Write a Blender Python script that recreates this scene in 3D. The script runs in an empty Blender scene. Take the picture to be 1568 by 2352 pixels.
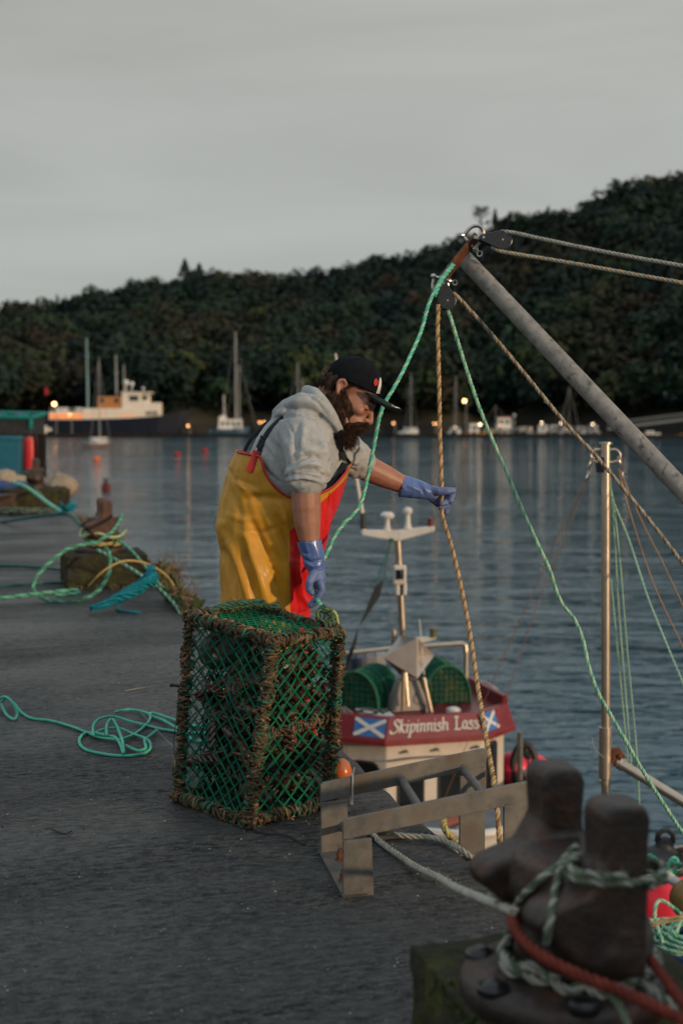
import bpy, bmesh, math, random
import numpy as np
from mathutils import Vector, Matrix, noise
from mathutils.bvhtree import BVHTree
random.seed(7)
rng = np.random.default_rng(7)
SC = bpy.context.scene
COL = SC.collection
R = math.radians
# ---------------------------------------------------------------- camera
F = 3267.0                      # focal length in units of a 1568 x 2352 picture
CH = 1.45                       # camera height above the quay
HOR = 940.0
PITCH = math.atan((1176 - HOR) / F)
cam = bpy.data.cameras.new("camera")
camo = bpy.data.objects.new("camera", cam)
COL.objects.link(camo)
cam.sensor_fit = 'VERTICAL'
cam.sensor_height = 36
cam.sensor_width = 24
cam.lens = 50
cam.clip_start = 0.1
cam.clip_end = 20000
camo.location = (0, 0, CH)
camo.rotation_euler = (math.pi / 2 - PITCH, 0, 0)
cam.dof.use_dof = True
cam.dof.focus_distance = 5.45
cam.dof.aperture_fstop = 2.6
SC.camera = camo
cp, sp = math.cos(PITCH), math.sin(PITCH)

def D(X, Y, d):
    """place a point seen in direction X, Y at the distance d along world y"""
    dx = (X - 784) / F
    dy = (1176 - Y) / F
    v = Vector((dx, cp + dy * sp, -sp + dy * cp))
    return Vector((0, 0, CH)) + v * (d / v.y)

def G(X, Y, z=0.0):
    dx = (X - 784) / F
    dy = (1176 - Y) / F
    v = Vector((dx, cp + dy * sp, -sp + dy * cp))
    return Vector((0, 0, CH)) + v * ((z - CH) / v.z)

WATER = -4.2
E = Vector((-0.262, 0.965, 0)).normalized()    # along the quay edge, away
P = Vector((0.965, 0.262, 0)).normalized()     # out over the water
EDGE0 = Vector((0.08, 5.74, 0))

# ---------------------------------------------------------------- mesh builder
class MB:
    def __init__(s):
        s.v = []
        s.f = []
        s.m = []
        s.mi = 0

    def add(s, vs, fs, mi=None):
        o = len(s.v)
        s.v.extend([tuple(v) for v in vs])
        k = s.mi if mi is None else mi
        for f in fs:
            s.f.append(tuple(i + o for i in f))
            s.m.append(k)

    def box(s, c, size, rot=None, taper=1.0):
        x, y, z = [a / 2 for a in size]
        pts = [Vector((sx * x * (taper if sz > 0 else 1), sy * y * (taper if sz > 0 else 1), sz * z))
               for sz in (-1, 1) for sy in (-1, 1) for sx in (-1, 1)]
        if rot is not None:
            pts = [rot @ p for p in pts]
        c = Vector(c)
        s.add([p + c for p in pts], [(0, 2, 3, 1), (4, 5, 7, 6), (0, 1, 5, 4), (2, 6, 7, 3), (0, 4, 6, 2), (1, 3, 7, 5)])

    def hexa(s, p):
        """8 corners, bottom ring then top ring"""
        s.add(p, [(0, 3, 2, 1), (4, 5, 6, 7), (0, 1, 5, 4), (1, 2, 6, 5), (2, 3, 7, 6), (3, 0, 4, 7)])

    def prism(s, poly, vec):
        vec = Vector(vec)
        n = len(poly)
        a = [Vector(p) for p in poly]
        vs = a + [p + vec for p in a]
        fs = [tuple(range(n))[::-1], tuple(range(n, 2 * n))]
        fs += [(i, (i + 1) % n, n + (i + 1) % n, n + i) for i in range(n)]
        s.add(vs, fs)

    def cyl(s, p0, p1, r0, r1=None, seg=12, caps=True):
        if r1 is None:
            r1 = r0
        p0, p1 = Vector(p0), Vector(p1)
        d = (p1 - p0)
        if d.length < 1e-9:
            return
        a = d.orthogonal().normalized()
        b = d.normalized().cross(a)
        vs = []
        for p, r in ((p0, r0), (p1, r1)):
            for i in range(seg):
                t = 2 * math.pi * i / seg
                vs.append(p + (a * math.cos(t) + b * math.sin(t)) * r)
        fs = [(i, (i + 1) % seg, seg + (i + 1) % seg, seg + i) for i in range(seg)]
        if caps:
            fs += [tuple(range(seg))[::-1], tuple(range(seg, 2 * seg))]
        s.add(vs, fs)

    def tube(s, pts, r, seg=6, closed=False, caps=True, flat=1.0, up=None):
        pts = [Vector(p) for p in pts]
        n = len(pts)
        if n < 2:
            return
        rr = r if hasattr(r, '__len__') else [r] * n
        tang = []
        for i in range(n):
            if closed:
                t = pts[(i + 1) % n] - pts[i - 1]
            else:
                t = pts[min(i + 1, n - 1)] - pts[max(i - 1, 0)]
            if t.length < 1e-9:
                t = Vector((0, 0, 1))
            tang.append(t.normalized())
        a = tang[0].orthogonal().normalized() if up is None else (Vector(up) - tang[0] * Vector(up).dot(tang[0])).normalized()
        vs = []
        for i in range(n):
            t = tang[i]
            if up is not None:
                q = Vector(up) - t * Vector(up).dot(t)
                a = q.normalized() if q.length > 1e-6 else a
            else:
                a = (a - t * a.dot(t))
                a = a.normalized() if a.length > 1e-8 else t.orthogonal().normalized()
            b = t.cross(a)
            for k in range(seg):
                th = 2 * math.pi * k / seg
                vs.append(pts[i] + (a * math.cos(th) * flat + b * math.sin(th)) * rr[i])
        fs = []
        m = n if closed else n - 1
        for i in range(m):
            j = (i + 1) % n
            for k in range(seg):
                l = (k + 1) % seg
                fs.append((i * seg + k, i * seg + l, j * seg + l, j * seg + k))
        if caps and not closed:
            fs.append(tuple(range(seg))[::-1])
            fs.append(tuple(range((n - 1) * seg, n * seg)))
        s.add(vs, fs)

    def ball(s, c, r, seg=12, rings=8, rot=None):
        rx, ry, rz = r if hasattr(r, '__len__') else (r, r, r)
        c = Vector(c)
        vs = [Vector((0, 0, rz))]
        for i in range(1, rings):
            ph = math.pi * i / rings
            for k in range(seg):
                t = 2 * math.pi * k / seg
                vs.append(Vector((rx * math.sin(ph) * math.cos(t), ry * math.sin(ph) * math.sin(t), rz * math.cos(ph))))
        vs.append(Vector((0, 0, -rz)))
        if rot is not None:
            vs = [rot @ v for v in vs]
        vs = [v + c for v in vs]
        fs = [(0, 1 + k, 1 + (k + 1) % seg) for k in range(seg)]
        for i in range(rings - 2):
            for k in range(seg):
                l = (k + 1) % seg
                fs.append((1 + i * seg + k, 1 + (i + 1) * seg + k, 1 + (i + 1) * seg + l, 1 + i * seg + l))
        last = len(vs) - 1
        b = 1 + (rings - 2) * seg
        fs += [(b + (k + 1) % seg, b + k, last) for k in range(seg)]
        s.add(vs, fs)

    def caps(s, p0, r0, p1, r1, seg=16):
        s.cyl(p0, p1, r0, r1, seg)
        s.ball(p0, r0, seg, 10)
        s.ball(p1, r1, seg, 10)

    def chain(s, pts):
        """pts: list of (point, radius)"""
        for (a, ra), (b, rb) in zip(pts[:-1], pts[1:]):
            s.cyl(a, b, ra, rb, 14)
        for a, ra in pts:
            s.ball(a, ra, 14, 10)

    def lathe(s, prof, base=(0, 0, 0), rot=None, seg=24):
        base = Vector(base)
        vs = []
        for r, z in prof:
            for k in range(seg):
                t = 2 * math.pi * k / seg
                v = Vector((r * math.cos(t), r * math.sin(t), z))
                vs.append((rot @ v if rot is not None else v) + base)
        fs = []
        for i in range(len(prof) - 1):
            for k in range(seg):
                l = (k + 1) % seg
                fs.append((i * seg + k, i * seg + l, (i + 1) * seg + l, (i + 1) * seg + k))
        if prof[0][0] > 1e-5:
            fs.append(tuple(range(seg))[::-1])
        if prof[-1][0] > 1e-5:
            fs.append(tuple(range((len(prof) - 1) * seg, len(prof) * seg)))
        s.add(vs, fs)

    def mesh(s, name, mats=(), smooth=False, sharp=40):
        me = bpy.data.meshes.new(name)
        me.from_pydata(s.v, [], s.f)
        for m in (mats if isinstance(mats, (list, tuple)) else [mats]):
            me.materials.append(m)
        if s.m and max(s.m) > 0:
            me.polygons.foreach_set('material_index', s.m)
        me.validate()
        if smooth:
            me.polygons.foreach_set('use_smooth', [True] * len(me.polygons))
            if sharp:
                me.set_sharp_from_angle(angle=R(sharp))
        me.update()
        return me

    def build(s, name, mats, parent=None, smooth=False, sharp=40, bevel=0):
        me = s.mesh(name, mats, smooth, sharp)
        o = bpy.data.objects.new(name, me)
        COL.objects.link(o)
        if parent is not None:
            setpar(o, parent)
        if bevel:
            b = o.modifiers.new('bevel', 'BEVEL')
            b.width = bevel
            b.segments = 2
            b.limit_method = 'ANGLE'
            b.angle_limit = R(35)
        return o

def locmat(o):
    return Matrix.LocRotScale(o.location, o.rotation_euler, o.scale)

def world_of(o):
    m = locmat(o)
    p = o.parent
    while p is not None:
        m = locmat(p) @ m if p.matrix_parent_inverse is None else locmat(p) @ m
        p = p.parent
    return m

def setpar(o, parent):
    """meshes are built in world coordinates: bring them into the parent's frame"""
    m = world_of(parent).inverted()
    if m != Matrix.Identity(4):
        o.data.transform(m)
    o.parent = parent

def thing(name, label, cat, loc=(0, 0, 0), group=None, rz=0):
    o = bpy.data.objects.new(name, None)
    COL.objects.link(o)
    o.empty_display_size = 0.1
    o.location = loc
    o.rotation_euler = (0, 0, rz)
    return tag(o, label, cat, group)

def tag(o, label, cat, group=None, kind=None):
    o['label'] = label
    o['category'] = cat
    if group:
        o['group'] = group
    if kind:
        o['kind'] = kind
    return o

def struct(o):
    o['kind'] = 'structure'
    return o

def copy_tree(o, parent=None):
    c = o.copy()
    COL.objects.link(c)
    c.parent = parent
    for ch in [x for x in bpy.data.objects if x.parent == o]:
        copy_tree(ch, c)
    return c

def remesh(mb, name, voxel, smooth=4, mats=(), smf=0.5):
    me = mb.mesh('tmp')
    o = bpy.data.objects.new('tmp', me)
    COL.objects.link(o)
    m = o.modifiers.new('r', 'REMESH')
    m.mode = 'VOXEL'
    m.voxel_size = voxel
    if smooth:
        s = o.modifiers.new('s', 'SMOOTH')
        s.factor = smf
        s.iterations = smooth
    dg = bpy.context.evaluated_depsgraph_get()
    out = bpy.data.meshes.new_from_object(o.evaluated_get(dg))
    out.name = name
    bpy.data.objects.remove(o)
    bpy.data.meshes.remove(me)
    out.materials.clear()
    for m in (mats if isinstance(mats, (list, tuple)) else [mats]):
        out.materials.append(m)
    out.polygons.foreach_set('use_smooth', [True] * len(out.polygons))
    out.update()
    return out

def link(name, me, parent=None):
    o = bpy.data.objects.new(name, me)
    COL.objects.link(o)
    if parent is not None:
        setpar(o, parent)
    return o

def displace(me, fn):
    n = len(me.vertices)
    co = np.empty(n * 3)
    me.vertices.foreach_get('co', co)
    no = np.array([v.normal[:] for v in me.vertices]).reshape(n, 3)
    co = co.reshape(n, 3)
    d = fn(co, no)
    co = co + (no * d[:, None] if d.ndim == 1 else d)
    me.vertices.foreach_set('co', co.ravel())
    me.update()

def project(co):
    """world points -> picture units (only used to lay folds where they fall on the cloth)"""
    v = co - np.array([0, 0, CH])
    cx = v[:, 0]
    cz = v[:, 1] * cp - v[:, 2] * sp
    cy = v[:, 1] * sp + v[:, 2] * cp
    return np.stack([784 + F * cx / cz, 1176 - F * cy / cz], 1)

def spline(pts, step=0.02, closed=False):
    pts = [Vector(p) for p in pts]
    n = len(pts)
    out = []
    rng_ = range(n if closed else n - 1)
    for i in rng_:
        if closed:
            a, b, c, d = pts[i - 1], pts[i], pts[(i + 1) % n], pts[(i + 2) % n]
        else:
            b, c = pts[i], pts[i + 1]
            a = pts[i - 1] if i > 0 else b * 2 - c
            d = pts[i + 2] if i + 2 < n else c * 2 - b
        k = max(1, int((c - b).length / step))
        # centripetal-ish tangents scaled to the local chord
        lb = (c - b).length
        t1 = (c - a) * (lb / max(1e-6, (c - b).length + (b - a).length))
        t2 = (d - b) * (lb / max(1e-6, (d - c).length + (c - b).length))
        for j in range(k):
            t = j / k
            h1 = 2 * t**3 - 3 * t**2 + 1
            h2 = t**3 - 2 * t**2 + t
            h3 = -2 * t**3 + 3 * t**2
            h4 = t**3 - t**2
            out.append(b * h1 + t1 * h2 + c * h3 + t2 * h4)
    if not closed:
        out.append(pts[-1])
    return out

def resample(pts, step):
    out = [pts[0].copy()]
    acc = 0.0
    for a, b in zip(pts[:-1], pts[1:]):
        L = (b - a).length
        if L < 1e-9:
            continue
        pos = step - acc
        while pos <= L:
            out.append(a.lerp(b, pos / L))
            pos += step
        acc = (acc + L) % step
    if len(out) < 2:
        out.append(pts[-1].copy())
    return out

def rope_mb(mb, pts, r, strands=3, pitch=None, seg=5, mats=None, closed=False, fuzz=0):
    """laid rope: strands twisted round the centre line"""
    if pitch is None:
        pitch = r * 6.2
    step = pitch / 8
    path = resample(spline(pts, step, closed), step)
    n = len(path)
    rs = r * 0.52
    a = None
    fr = []
    for i in range(n):
        t = (path[min(i + 1, n - 1)] - path[max(i - 1, 0)])
        t = t.normalized() if t.length > 1e-9 else Vector((0, 0, 1))
        if a is None:
            a = t.orthogonal().normalized()
        a = (a - t * a.dot(t)).normalized()
        fr.append((t, a, t.cross(a)))
    for k in range(strands):
        q = []
        for i in range(n):
            th = 2 * math.pi * (k / strands + i * step / pitch)
            q.append(path[i] + (fr[i][1] * math.cos(th) + fr[i][2] * math.sin(th)) * (r - rs))
        if mats:
            mb.mi = mats[k % len(mats)]
        mb.tube(q, rs, seg)
    if fuzz:
        for i in range(int(n * fuzz)):
            j = random.randrange(n)
            t, a1, b1 = fr[j]
            th = random.uniform(0, 6.28)
            d = a1 * math.cos(th) + b1 * math.sin(th)
            p0 = path[j] + d * r * 0.8
            p1 = p0 + d * r * random.uniform(.3, 1.0) + t * r * random.uniform(-2, 2)
            mb.tube([p0, p0.lerp(p1, .5) + t * r * .2, p1], r * 0.07, 3, caps=False)
    mb.mi = 0
    return path

def rope(name, pts, r, mats, label=None, cat='rope', group=None, parent=None, strands=3, pitch=None, seg=5, fuzz=0, closed=False):
    mb = MB()
    mats = mats if isinstance(mats, (list, tuple)) else [mats]
    rope_mb(mb, pts, r, strands, pitch, seg, list(range(len(mats))), closed, fuzz)
    o = mb.build(name, mats, parent, smooth=True, sharp=0)
    if label:
        tag(o, label, cat, group)
    return o

# ---------------------------------------------------------------- materials
def lin(c):
    return tuple(((x / 12.92) if x <= 0.04045 else ((x + 0.055) / 1.055)**2.4) for x in c)

def nn(nt, t, **kw):
    n = nt.nodes.new(t)
    for k, v in kw.items():
        setattr(n, k, v)
    return n

def mat(name, c1, c2=None, scale=8.0, rough=0.6, metal=0.0, bump=0.0, bscale=None, rr=0.1, stretch=None, detail=4,
        c3=None, s3=20.0, t3=(0.6, 0.75), spec=0.5, coat=0.0, emit=None, estr=0, fac=(0.35, 0.65), bdist=0.01, sub=0.0, alpha=None):
    m = bpy.data.materials.new(name)
    m.use_nodes = True
    nt = m.node_tree
    b = nt.nodes['Principled BSDF']
    L = nt.links.new
    b.inputs['Roughness'].default_value = rough
    b.inputs['Metallic'].default_value = metal
    b.inputs['Specular IOR Level'].default_value = spec
    b.inputs['Coat Weight'].default_value = coat
    b.inputs['Coat Roughness'].default_value = 0.15
    b.inputs['Base Color'].default_value = (*c1, 1)
    if sub:
        b.inputs['Subsurface Weight'].default_value = sub
        b.inputs['Subsurface Radius'].default_value = (0.02, 0.008, 0.004)
        b.inputs['Subsurface Scale'].default_value = 0.5
    if emit:
        b.inputs['Emission Color'].default_value = (*emit, 1)
        b.inputs['Emission Strength'].default_value = estr
    tc = nn(nt, 'ShaderNodeTexCoord')
    src = tc.outputs['Object']
    if stretch:
        mp = nn(nt, 'ShaderNodeMapping')
        mp.inputs['Scale'].default_value = stretch
        L(src, mp.inputs['Vector'])
        src = mp.outputs['Vector']
    if c2 is not None:
        n = nn(nt, 'ShaderNodeTexNoise')
        n.inputs['Scale'].default_value = scale
        n.inputs['Detail'].default_value = detail
        n.inputs['Roughness'].default_value = 0.6
        L(src, n.inputs['Vector'])
        rmp = nn(nt, 'ShaderNodeMapRange')
        rmp.inputs['From Min'].default_value = fac[0]
        rmp.inputs['From Max'].default_value = fac[1]
        L(n.outputs['Fac'], rmp.inputs['Value'])
        mx = nn(nt, 'ShaderNodeMix', data_type='RGBA')
        mx.inputs['A'].default_value = (*c1, 1)
        mx.inputs['B'].default_value = (*c2, 1)
        L(rmp.outputs['Result'], mx.inputs['Factor'])
        col = mx.outputs['Result']
        if c3 is not None:
            n3 = nn(nt, 'ShaderNodeTexNoise')
            n3.inputs['Scale'].default_value = s3
            n3.inputs['Detail'].default_value = 5
            L(src, n3.inputs['Vector'])
            r3 = nn(nt, 'ShaderNodeMapRange')
            r3.inputs['From Min'].default_value = t3[0]
            r3.inputs['From Max'].default_value = t3[1]
            L(n3.outputs['Fac'], r3.inputs['Value'])
            m3 = nn(nt, 'ShaderNodeMix', data_type='RGBA')
            L(col, m3.inputs['A'])
            m3.inputs['B'].default_value = (*c3, 1)
            L(r3.outputs['Result'], m3.inputs['Factor'])
            col = m3.outputs['Result']
        L(col, b.inputs['Base Color'])
        r2 = nn(nt, 'ShaderNodeMapRange')
        r2.inputs['To Min'].default_value = max(0.02, rough - rr)
        r2.inputs['To Max'].default_value = min(1, rough + rr)
        L(n.outputs['Fac'], r2.inputs['Value'])
        L(r2.outputs['Result'], b.inputs['Roughness'])
    if bump:
        nb = nn(nt, 'ShaderNodeTexNoise')
        nb.inputs['Scale'].default_value = bscale or scale * 4
        nb.inputs['Detail'].default_value = 5
        L(src, nb.inputs['Vector'])
        bp = nn(nt, 'ShaderNodeBump')
        bp.inputs['Strength'].default_value = bump
        bp.inputs['Distance'].default_value = bdist
        L(nb.outputs['Fac'], bp.inputs['Height'])
        L(bp.outputs['Normal'], b.inputs['Normal'])
    return m

M = {}
M['rope_teal'] = mat('rope_teal', (.05, .40, .29), (.09, .52, .38), 30, .55, bump=.4, bscale=250, bdist=.002)
M['rope_green'] = mat('rope_green', (.07, .33, .22), (.16, .48, .30), 30, .6, bump=.4, bscale=250, bdist=.002)
M['rope_mint'] = mat('rope_mint', (.28, .52, .36), (.42, .62, .42), 30, .6, bump=.4, bscale=250, bdist=.002)
M['rope_yellowgreen'] = mat('rope_yellowgreen', (.35, .42, .12), (.5, .5, .2), 25, .6)
M['rope_tan'] = mat('rope_tan', (.42, .27, .12), (.58, .40, .20), 40, .7, bump=.4, bscale=300, bdist=.002)
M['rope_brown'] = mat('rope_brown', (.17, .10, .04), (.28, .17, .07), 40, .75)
M['rope_gold'] = mat('rope_gold', (.5, .33, .10), (.4, .28, .1), 40, .7)
M['rope_grey'] = mat('rope_grey', (.26, .25, .21), (.42, .40, .33), 30, .75, bump=.4, bscale=300, bdist=.002)
M['rope_ivory'] = mat('rope_ivory', (.26, .27, .24), (.42, .42, .37), 30, .8, spec=.2)
M['rope_sea'] = mat('rope_seagreen', (.045, .17, .12), (.10, .28, .19), 30, .75, spec=.25)
M['rope_moss'] = mat('rope_moss', (.07, .10, .07), (.15, .19, .135), 30, .85, spec=.2)
M['rope_red'] = mat('rope_red', (.11, .020, .014), (.18, .035, .022), 30, .8, spec=.2)
M['rope_orange'] = mat('rope_orange', (.5, .20, .05), (.6, .28, .08), 30, .6)
M['rope_darkgreen'] = mat('rope_darkgreen', (.015, .09, .075), (.03, .14, .10), 20, .7)
M['galv'] = mat('galvanised_steel', (.085, .088, .088), (.155, .148, .132), 20, .5, .2, bump=.12, bscale=90, c3=(.09, .058, .035), s3=10, t3=(.56, .76), detail=8, bdist=.003)
M['galv_boom'] = mat('weathered_galvanised_pipe', (.17, .165, .15), (.30, .29, .265), 22, .6, .15, bump=.5, bscale=160, c3=(.07, .07, .06), s3=30, t3=(.56, .72), bdist=.004, detail=7)
M['steel'] = mat('stainless_steel', (.52, .43, .33), (.60, .50, .39), 12, .30, .75, rr=.06)  # warm tint puts reflected golden light into the steel colour
M['chrome'] = mat('shackle_steel', (.55, .52, .46), (.4, .36, .3), 30, .25, 1.0)
M['rust'] = mat('rusty_steel', (.20, .07, .03), (.09, .035, .02), 30, .6, .3, bump=.4, bscale=150)
M['iron'] = mat('bollard_iron', (.024, .018, .016), (.05, .032, .025), 6, .46, .1, rr=.16, bump=1.0, bscale=38, c3=(.075, .034, .022), s3=14, t3=(.54, .72), bdist=.006, spec=.45, detail=8)
M['iron_rust'] = mat('bollard_iron_rusty', (.085, .038, .022), (.04, .027, .022), 4, .6, .1, bump=.35, bscale=30, bdist=.004)
M['recess'] = mat('bolt_recess_black', (.008, .009, .01), rough=.3)
M['black'] = mat('black_plastic', (.010, .012, .015), (.018, .02, .024), 10, .38)
M['block'] = mat('block_plastic', (.014, .017, .024), (.02, .024, .032), 20, .3)
M['plinth'] = mat('mossy_concrete', (.040, .036, .026), (.024, .026, .013), 6, .9, bump=.9, bscale=30, c3=(.055, .062, .016), s3=12, t3=(.50, .66), bdist=.02, spec=.2, detail=8)
M['cap'] = mat('cap_cotton', (.006, .008, .011), (.009, .011, .014), 30, .9, bump=.25, bscale=500, bdist=.002, spec=.08)
M['capbrim'] = mat('cap_brim', (.004, .010, .013), (.010, .02, .022), 18, .7, spec=.2)
M['white'] = mat('white_paint', (.62, .60, .55), (.72, .70, .66), 6, .45)
M['thread_white'] = mat('white_thread', (.6, .58, .55), rough=.8)
M['thread_red'] = mat('red_thread', (.42, .02, .02), rough=.8)
M['hair'] = mat('hair_brown', (.022, .012, .008), (.045, .022, .012), 60, .6, spec=.25)
M['hair_light'] = mat('hair_light', (.16, .10, .05), (.10, .06, .03), 40, .6)
M['glove'] = mat('glove_rubber', (.10, .15, .33), (.14, .20, .39), 14, .55, rr=.08, bump=.15, bscale=60, c3=(.05, .075, .16), s3=9, t3=(.52, .8), detail=6)
M['glove_cuff'] = mat('glove_cuff_rubber', (.07, .13, .35), (.10, .17, .41), 12, .34, rr=.06, bump=.15, bscale=40, coat=.25, c3=(.05, .07, .16), s3=9, t3=(.56, .8))
M['red_rubber'] = mat('red_trim', (.42, .02, .025), (.5, .03, .03), 20, .4)
M['strap'] = mat('strap_black', (.006, .009, .015), (.011, .015, .022), 40, .7, spec=.25)
M['maroon'] = mat('maroon_gelcoat', (.15, .012, .022), (.20, .02, .03), 4, .38, coat=.1, c3=(.22, .06, .05), s3=11, t3=(.60, .78), detail=7)
M['crimson'] = mat('crimson_band', (.17, .015, .02), (.22, .03, .03), 5, .4)
M['cream'] = mat('cream_gelcoat', (.58, .52, .44), (.64, .58, .50), 3, .4, c3=(.36, .24, .15), s3=4, t3=(.58, .8), detail=7, stretch=(2.5, 2.5, .6))
M['offwhite'] = mat('offwhite_gelcoat', (.55, .54, .50), (.64, .62, .58), 5, .4, c3=(.36, .24, .14), s3=9, t3=(.60, .76), detail=7)
M['alu'] = mat('aluminium_sheet', (.42, .38, .34), (.5, .46, .42), 5, .45, .35)
M['flagblue'] = mat('flag_blue', (.03, .14, .42), (.05, .18, .48), 20, .4)
M['flagwhite'] = mat('flag_white', (.62, .62, .58), rough=.4)
M['glassdark'] = mat('cabin_glass', (.012, .014, .015), rough=.06, spec=.8)
M['rubber'] = mat('black_rubber', (.012, .012, .013), (.03, .03, .03), 14, .6)
M['pink'] = mat('pink_buoy', (.75, .03, .07), (.85, .05, .10), 4, .35, rr=.05)
M['orange_b'] = mat('orange_buoy', (.7, .14, .015), (.6, .1, .02), 4, .4)
M['redbuoy'] = mat('red_buoy', (.30, .03, .02), rough=.7, spec=.2)
M['brownbuoy'] = mat('brown_buoy', (.11, .022, .018), rough=.7, spec=.2)
M['bluebarrel'] = mat('blue_barrel', (.012, .055, .20), (.018, .07, .25), 5, .4, c3=(.05, .09, .2), s3=20, t3=(.6, .7))
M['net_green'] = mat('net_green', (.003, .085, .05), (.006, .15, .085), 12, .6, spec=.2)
M['net_lit'] = mat('net_green_sunlit', (.003, .125, .058), (.008, .20, .09), 12, .6, spec=.2)  # net green brightened in colour for the sunlit panels
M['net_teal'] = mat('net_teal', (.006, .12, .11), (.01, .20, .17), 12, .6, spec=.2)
M['teal_bin'] = mat('teal_bin', (.008, .10, .16), (.014, .14, .20), 5, .5)
M['wood'] = mat('weathered_wood', (.09, .07, .05), (.14, .11, .08), 6, .85, bump=.6, bscale=40)
M['redwood'] = mat('varnished_wood', (.26, .06, .03), (.34, .09, .05), 8, .4)
M['navy'] = mat('navy_hull', (.005, .009, .02), (.008, .013, .027), 1, .6, spec=.2)
M['bluehull'] = mat('blue_hull', (.02, .08, .13), (.03, .10, .16), 1, .5)
M['shipwhite'] = mat('ship_white', (.74, .66, .54), (.80, .74, .64), .6, .5)
M['boatwhite'] = mat('boat_white', (.58, .59, .57), (.68, .69, .66), .8, .5)
M['shiporange'] = mat('ship_ochre', (.40, .17, .04), (.46, .20, .06), 1, .6)
M['boatyellow'] = mat('boat_yellow', (.72, .30, .03), (.65, .25, .03), 1, .5)
M['mastgrey'] = mat('mast_grey', (.26, .28, .28), (.34, .35, .35), 1, .5)
M['mastteal'] = mat('mast_teal', (.16, .30, .32), (.2, .34, .36), 1, .5)
M['dark'] = mat('dark_timber', (.010, .010, .010), (.018, .016, .015), .8, .85, spec=.2)
M['stonewall'] = mat('shore_stone', (.012, .013, .013), (.02, .02, .018), .5, .95)
M['bark'] = mat('bark', (.03, .024, .018), (.05, .04, .03), 3, .9)
M['sack'] = mat('pale_sacking', (.36, .30, .22), (.24, .19, .13), 3, .9, bump=.8, bscale=14, bdist=.04)
M['tarpblue'] = mat('blue_tarpaulin', (.01, .03, .12), (.02, .06, .2), 5, .5)
M['tealfray'] = mat('teal_netting', (.006, .14, .20), (.012, .25, .32), 40, .85, bump=.8, bscale=200, spec=.2)
M['grass'] = mat('weed_green', (.05, .085, .02), (.10, .13, .03), 10, .8)
M['grassdry'] = mat('weed_dry', (.16, .09, .06), (.20, .14, .08), 10, .9)
M['zip'] = mat('cable_tie', (.38, .38, .36), rough=.4)
M['crab'] = mat('crab_shell', (.035, .016, .014), (.085, .032, .02), 14, .4, bump=.5, bscale=90, c3=(.22, .11, .05), s3=9, t3=(.60, .78), coat=.2, bdist=.004)
M['crab_dark'] = mat('crab_shell_dark', (.06, .03, .026), (.11, .05, .035), 14, .35, bump=.5, bscale=90, coat=.3, bdist=.004)
M['crab_pale'] = mat('crab_underside', (.22, .13, .07), (.14, .06, .04), 20, .4, coat=.3)
M['lamp_small'] = mat('lamp_glow_small', (.8, .6, .4), emit=(1.0, .40, .12), estr=4.5)
M['lamp'] = mat('lamp_glow', (.8, .6, .4), emit=(1.0, .46, .16), estr=13)
M['lampw'] = mat('lamp_glow_pale', (.8, .7, .6), emit=(1.0, .72, .45), estr=9)
M['lampred'] = mat('lamp_glow_red', (.8, .1, .1), emit=(1.0, .03, .06), estr=15)
M['cabinglow'] = mat('lit_saloon', (.6, .2, .05), emit=(1.0, .22, .03), estr=.75)

def multi_rope_mat(name, stops, scale, rough=.8):
    m = bpy.data.materials.new(name)
    m.use_nodes = True
    nt = m.node_tree
    b = nt.nodes['Principled BSDF']
    tc = nn(nt, 'ShaderNodeTexCoord')
    n = nn(nt, 'ShaderNodeTexNoise')
    n.inputs['Scale'].default_value = scale
    n.inputs['Detail'].default_value = 3
    n.inputs['Roughness'].default_value = .7
    cr = nn(nt, 'ShaderNodeValToRGB')
    cr.color_ramp.interpolation = 'LINEAR'
    while len(cr.color_ramp.elements) < len(stops):
        cr.color_ramp.elements.new(.5)
    for e, (p, c) in zip(cr.color_ramp.elements, stops):
        e.position = p
        e.color = (*c, 1)
    L = nt.links.new
    L(tc.outputs['Object'], n.inputs['Vector'])
    L(n.outputs['Fac'], cr.inputs['Fac'])
    L(cr.outputs['Color'], b.inputs['Base Color'])
    n2 = nn(nt, 'ShaderNodeTexNoise')
    n2.inputs['Scale'].default_value = 260
    n2.inputs['Detail'].default_value = 4
    L(tc.outputs['Object'], n2.inputs['Vector'])
    bp = nn(nt, 'ShaderNodeBump')
    bp.inputs['Strength'].default_value = .8
    bp.inputs['Distance'].default_value = .003
    L(n2.outputs['Fac'], bp.inputs['Height'])
    L(bp.outputs['Normal'], b.inputs['Normal'])
    b.inputs['Roughness'].default_value = rough
    b.inputs['Specular IOR Level'].default_value = .35
    return m

M['twine_green'] = mat('twine_green', (.01, .10, .06), (.02, .17, .10), 60, .8)
M['twine_tan'] = mat('twine_tan', (.16, .10, .05), (.26, .15, .08), 50, .85)
M['binding'] = multi_rope_mat('creel_binding_twine', [(.30, (.008, .014, .010)), (.40, (.03, .04, .022)), (.47, (.09, .055, .03)), (.53, (.015, .075, .045)), (.60, (.19, .085, .04)), (.70, (.11, .09, .05))], 48)
M['binding2'] = multi_rope_mat('creel_binding_brown', [(.30, (.02, .018, .013)), (.42, (.11, .07, .038)), (.52, (.045, .035, .024)), (.62, (.27, .13, .06)), (.72, (.16, .12, .075))], 52)
M['knotgreen'] = multi_rope_mat('creel_knot_green', [(.32, (.02, .06, .045)), (.5, (.05, .12, .08)), (.62, (.14, .19, .06)), (.75, (.25, .25, .06))], 30)

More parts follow.
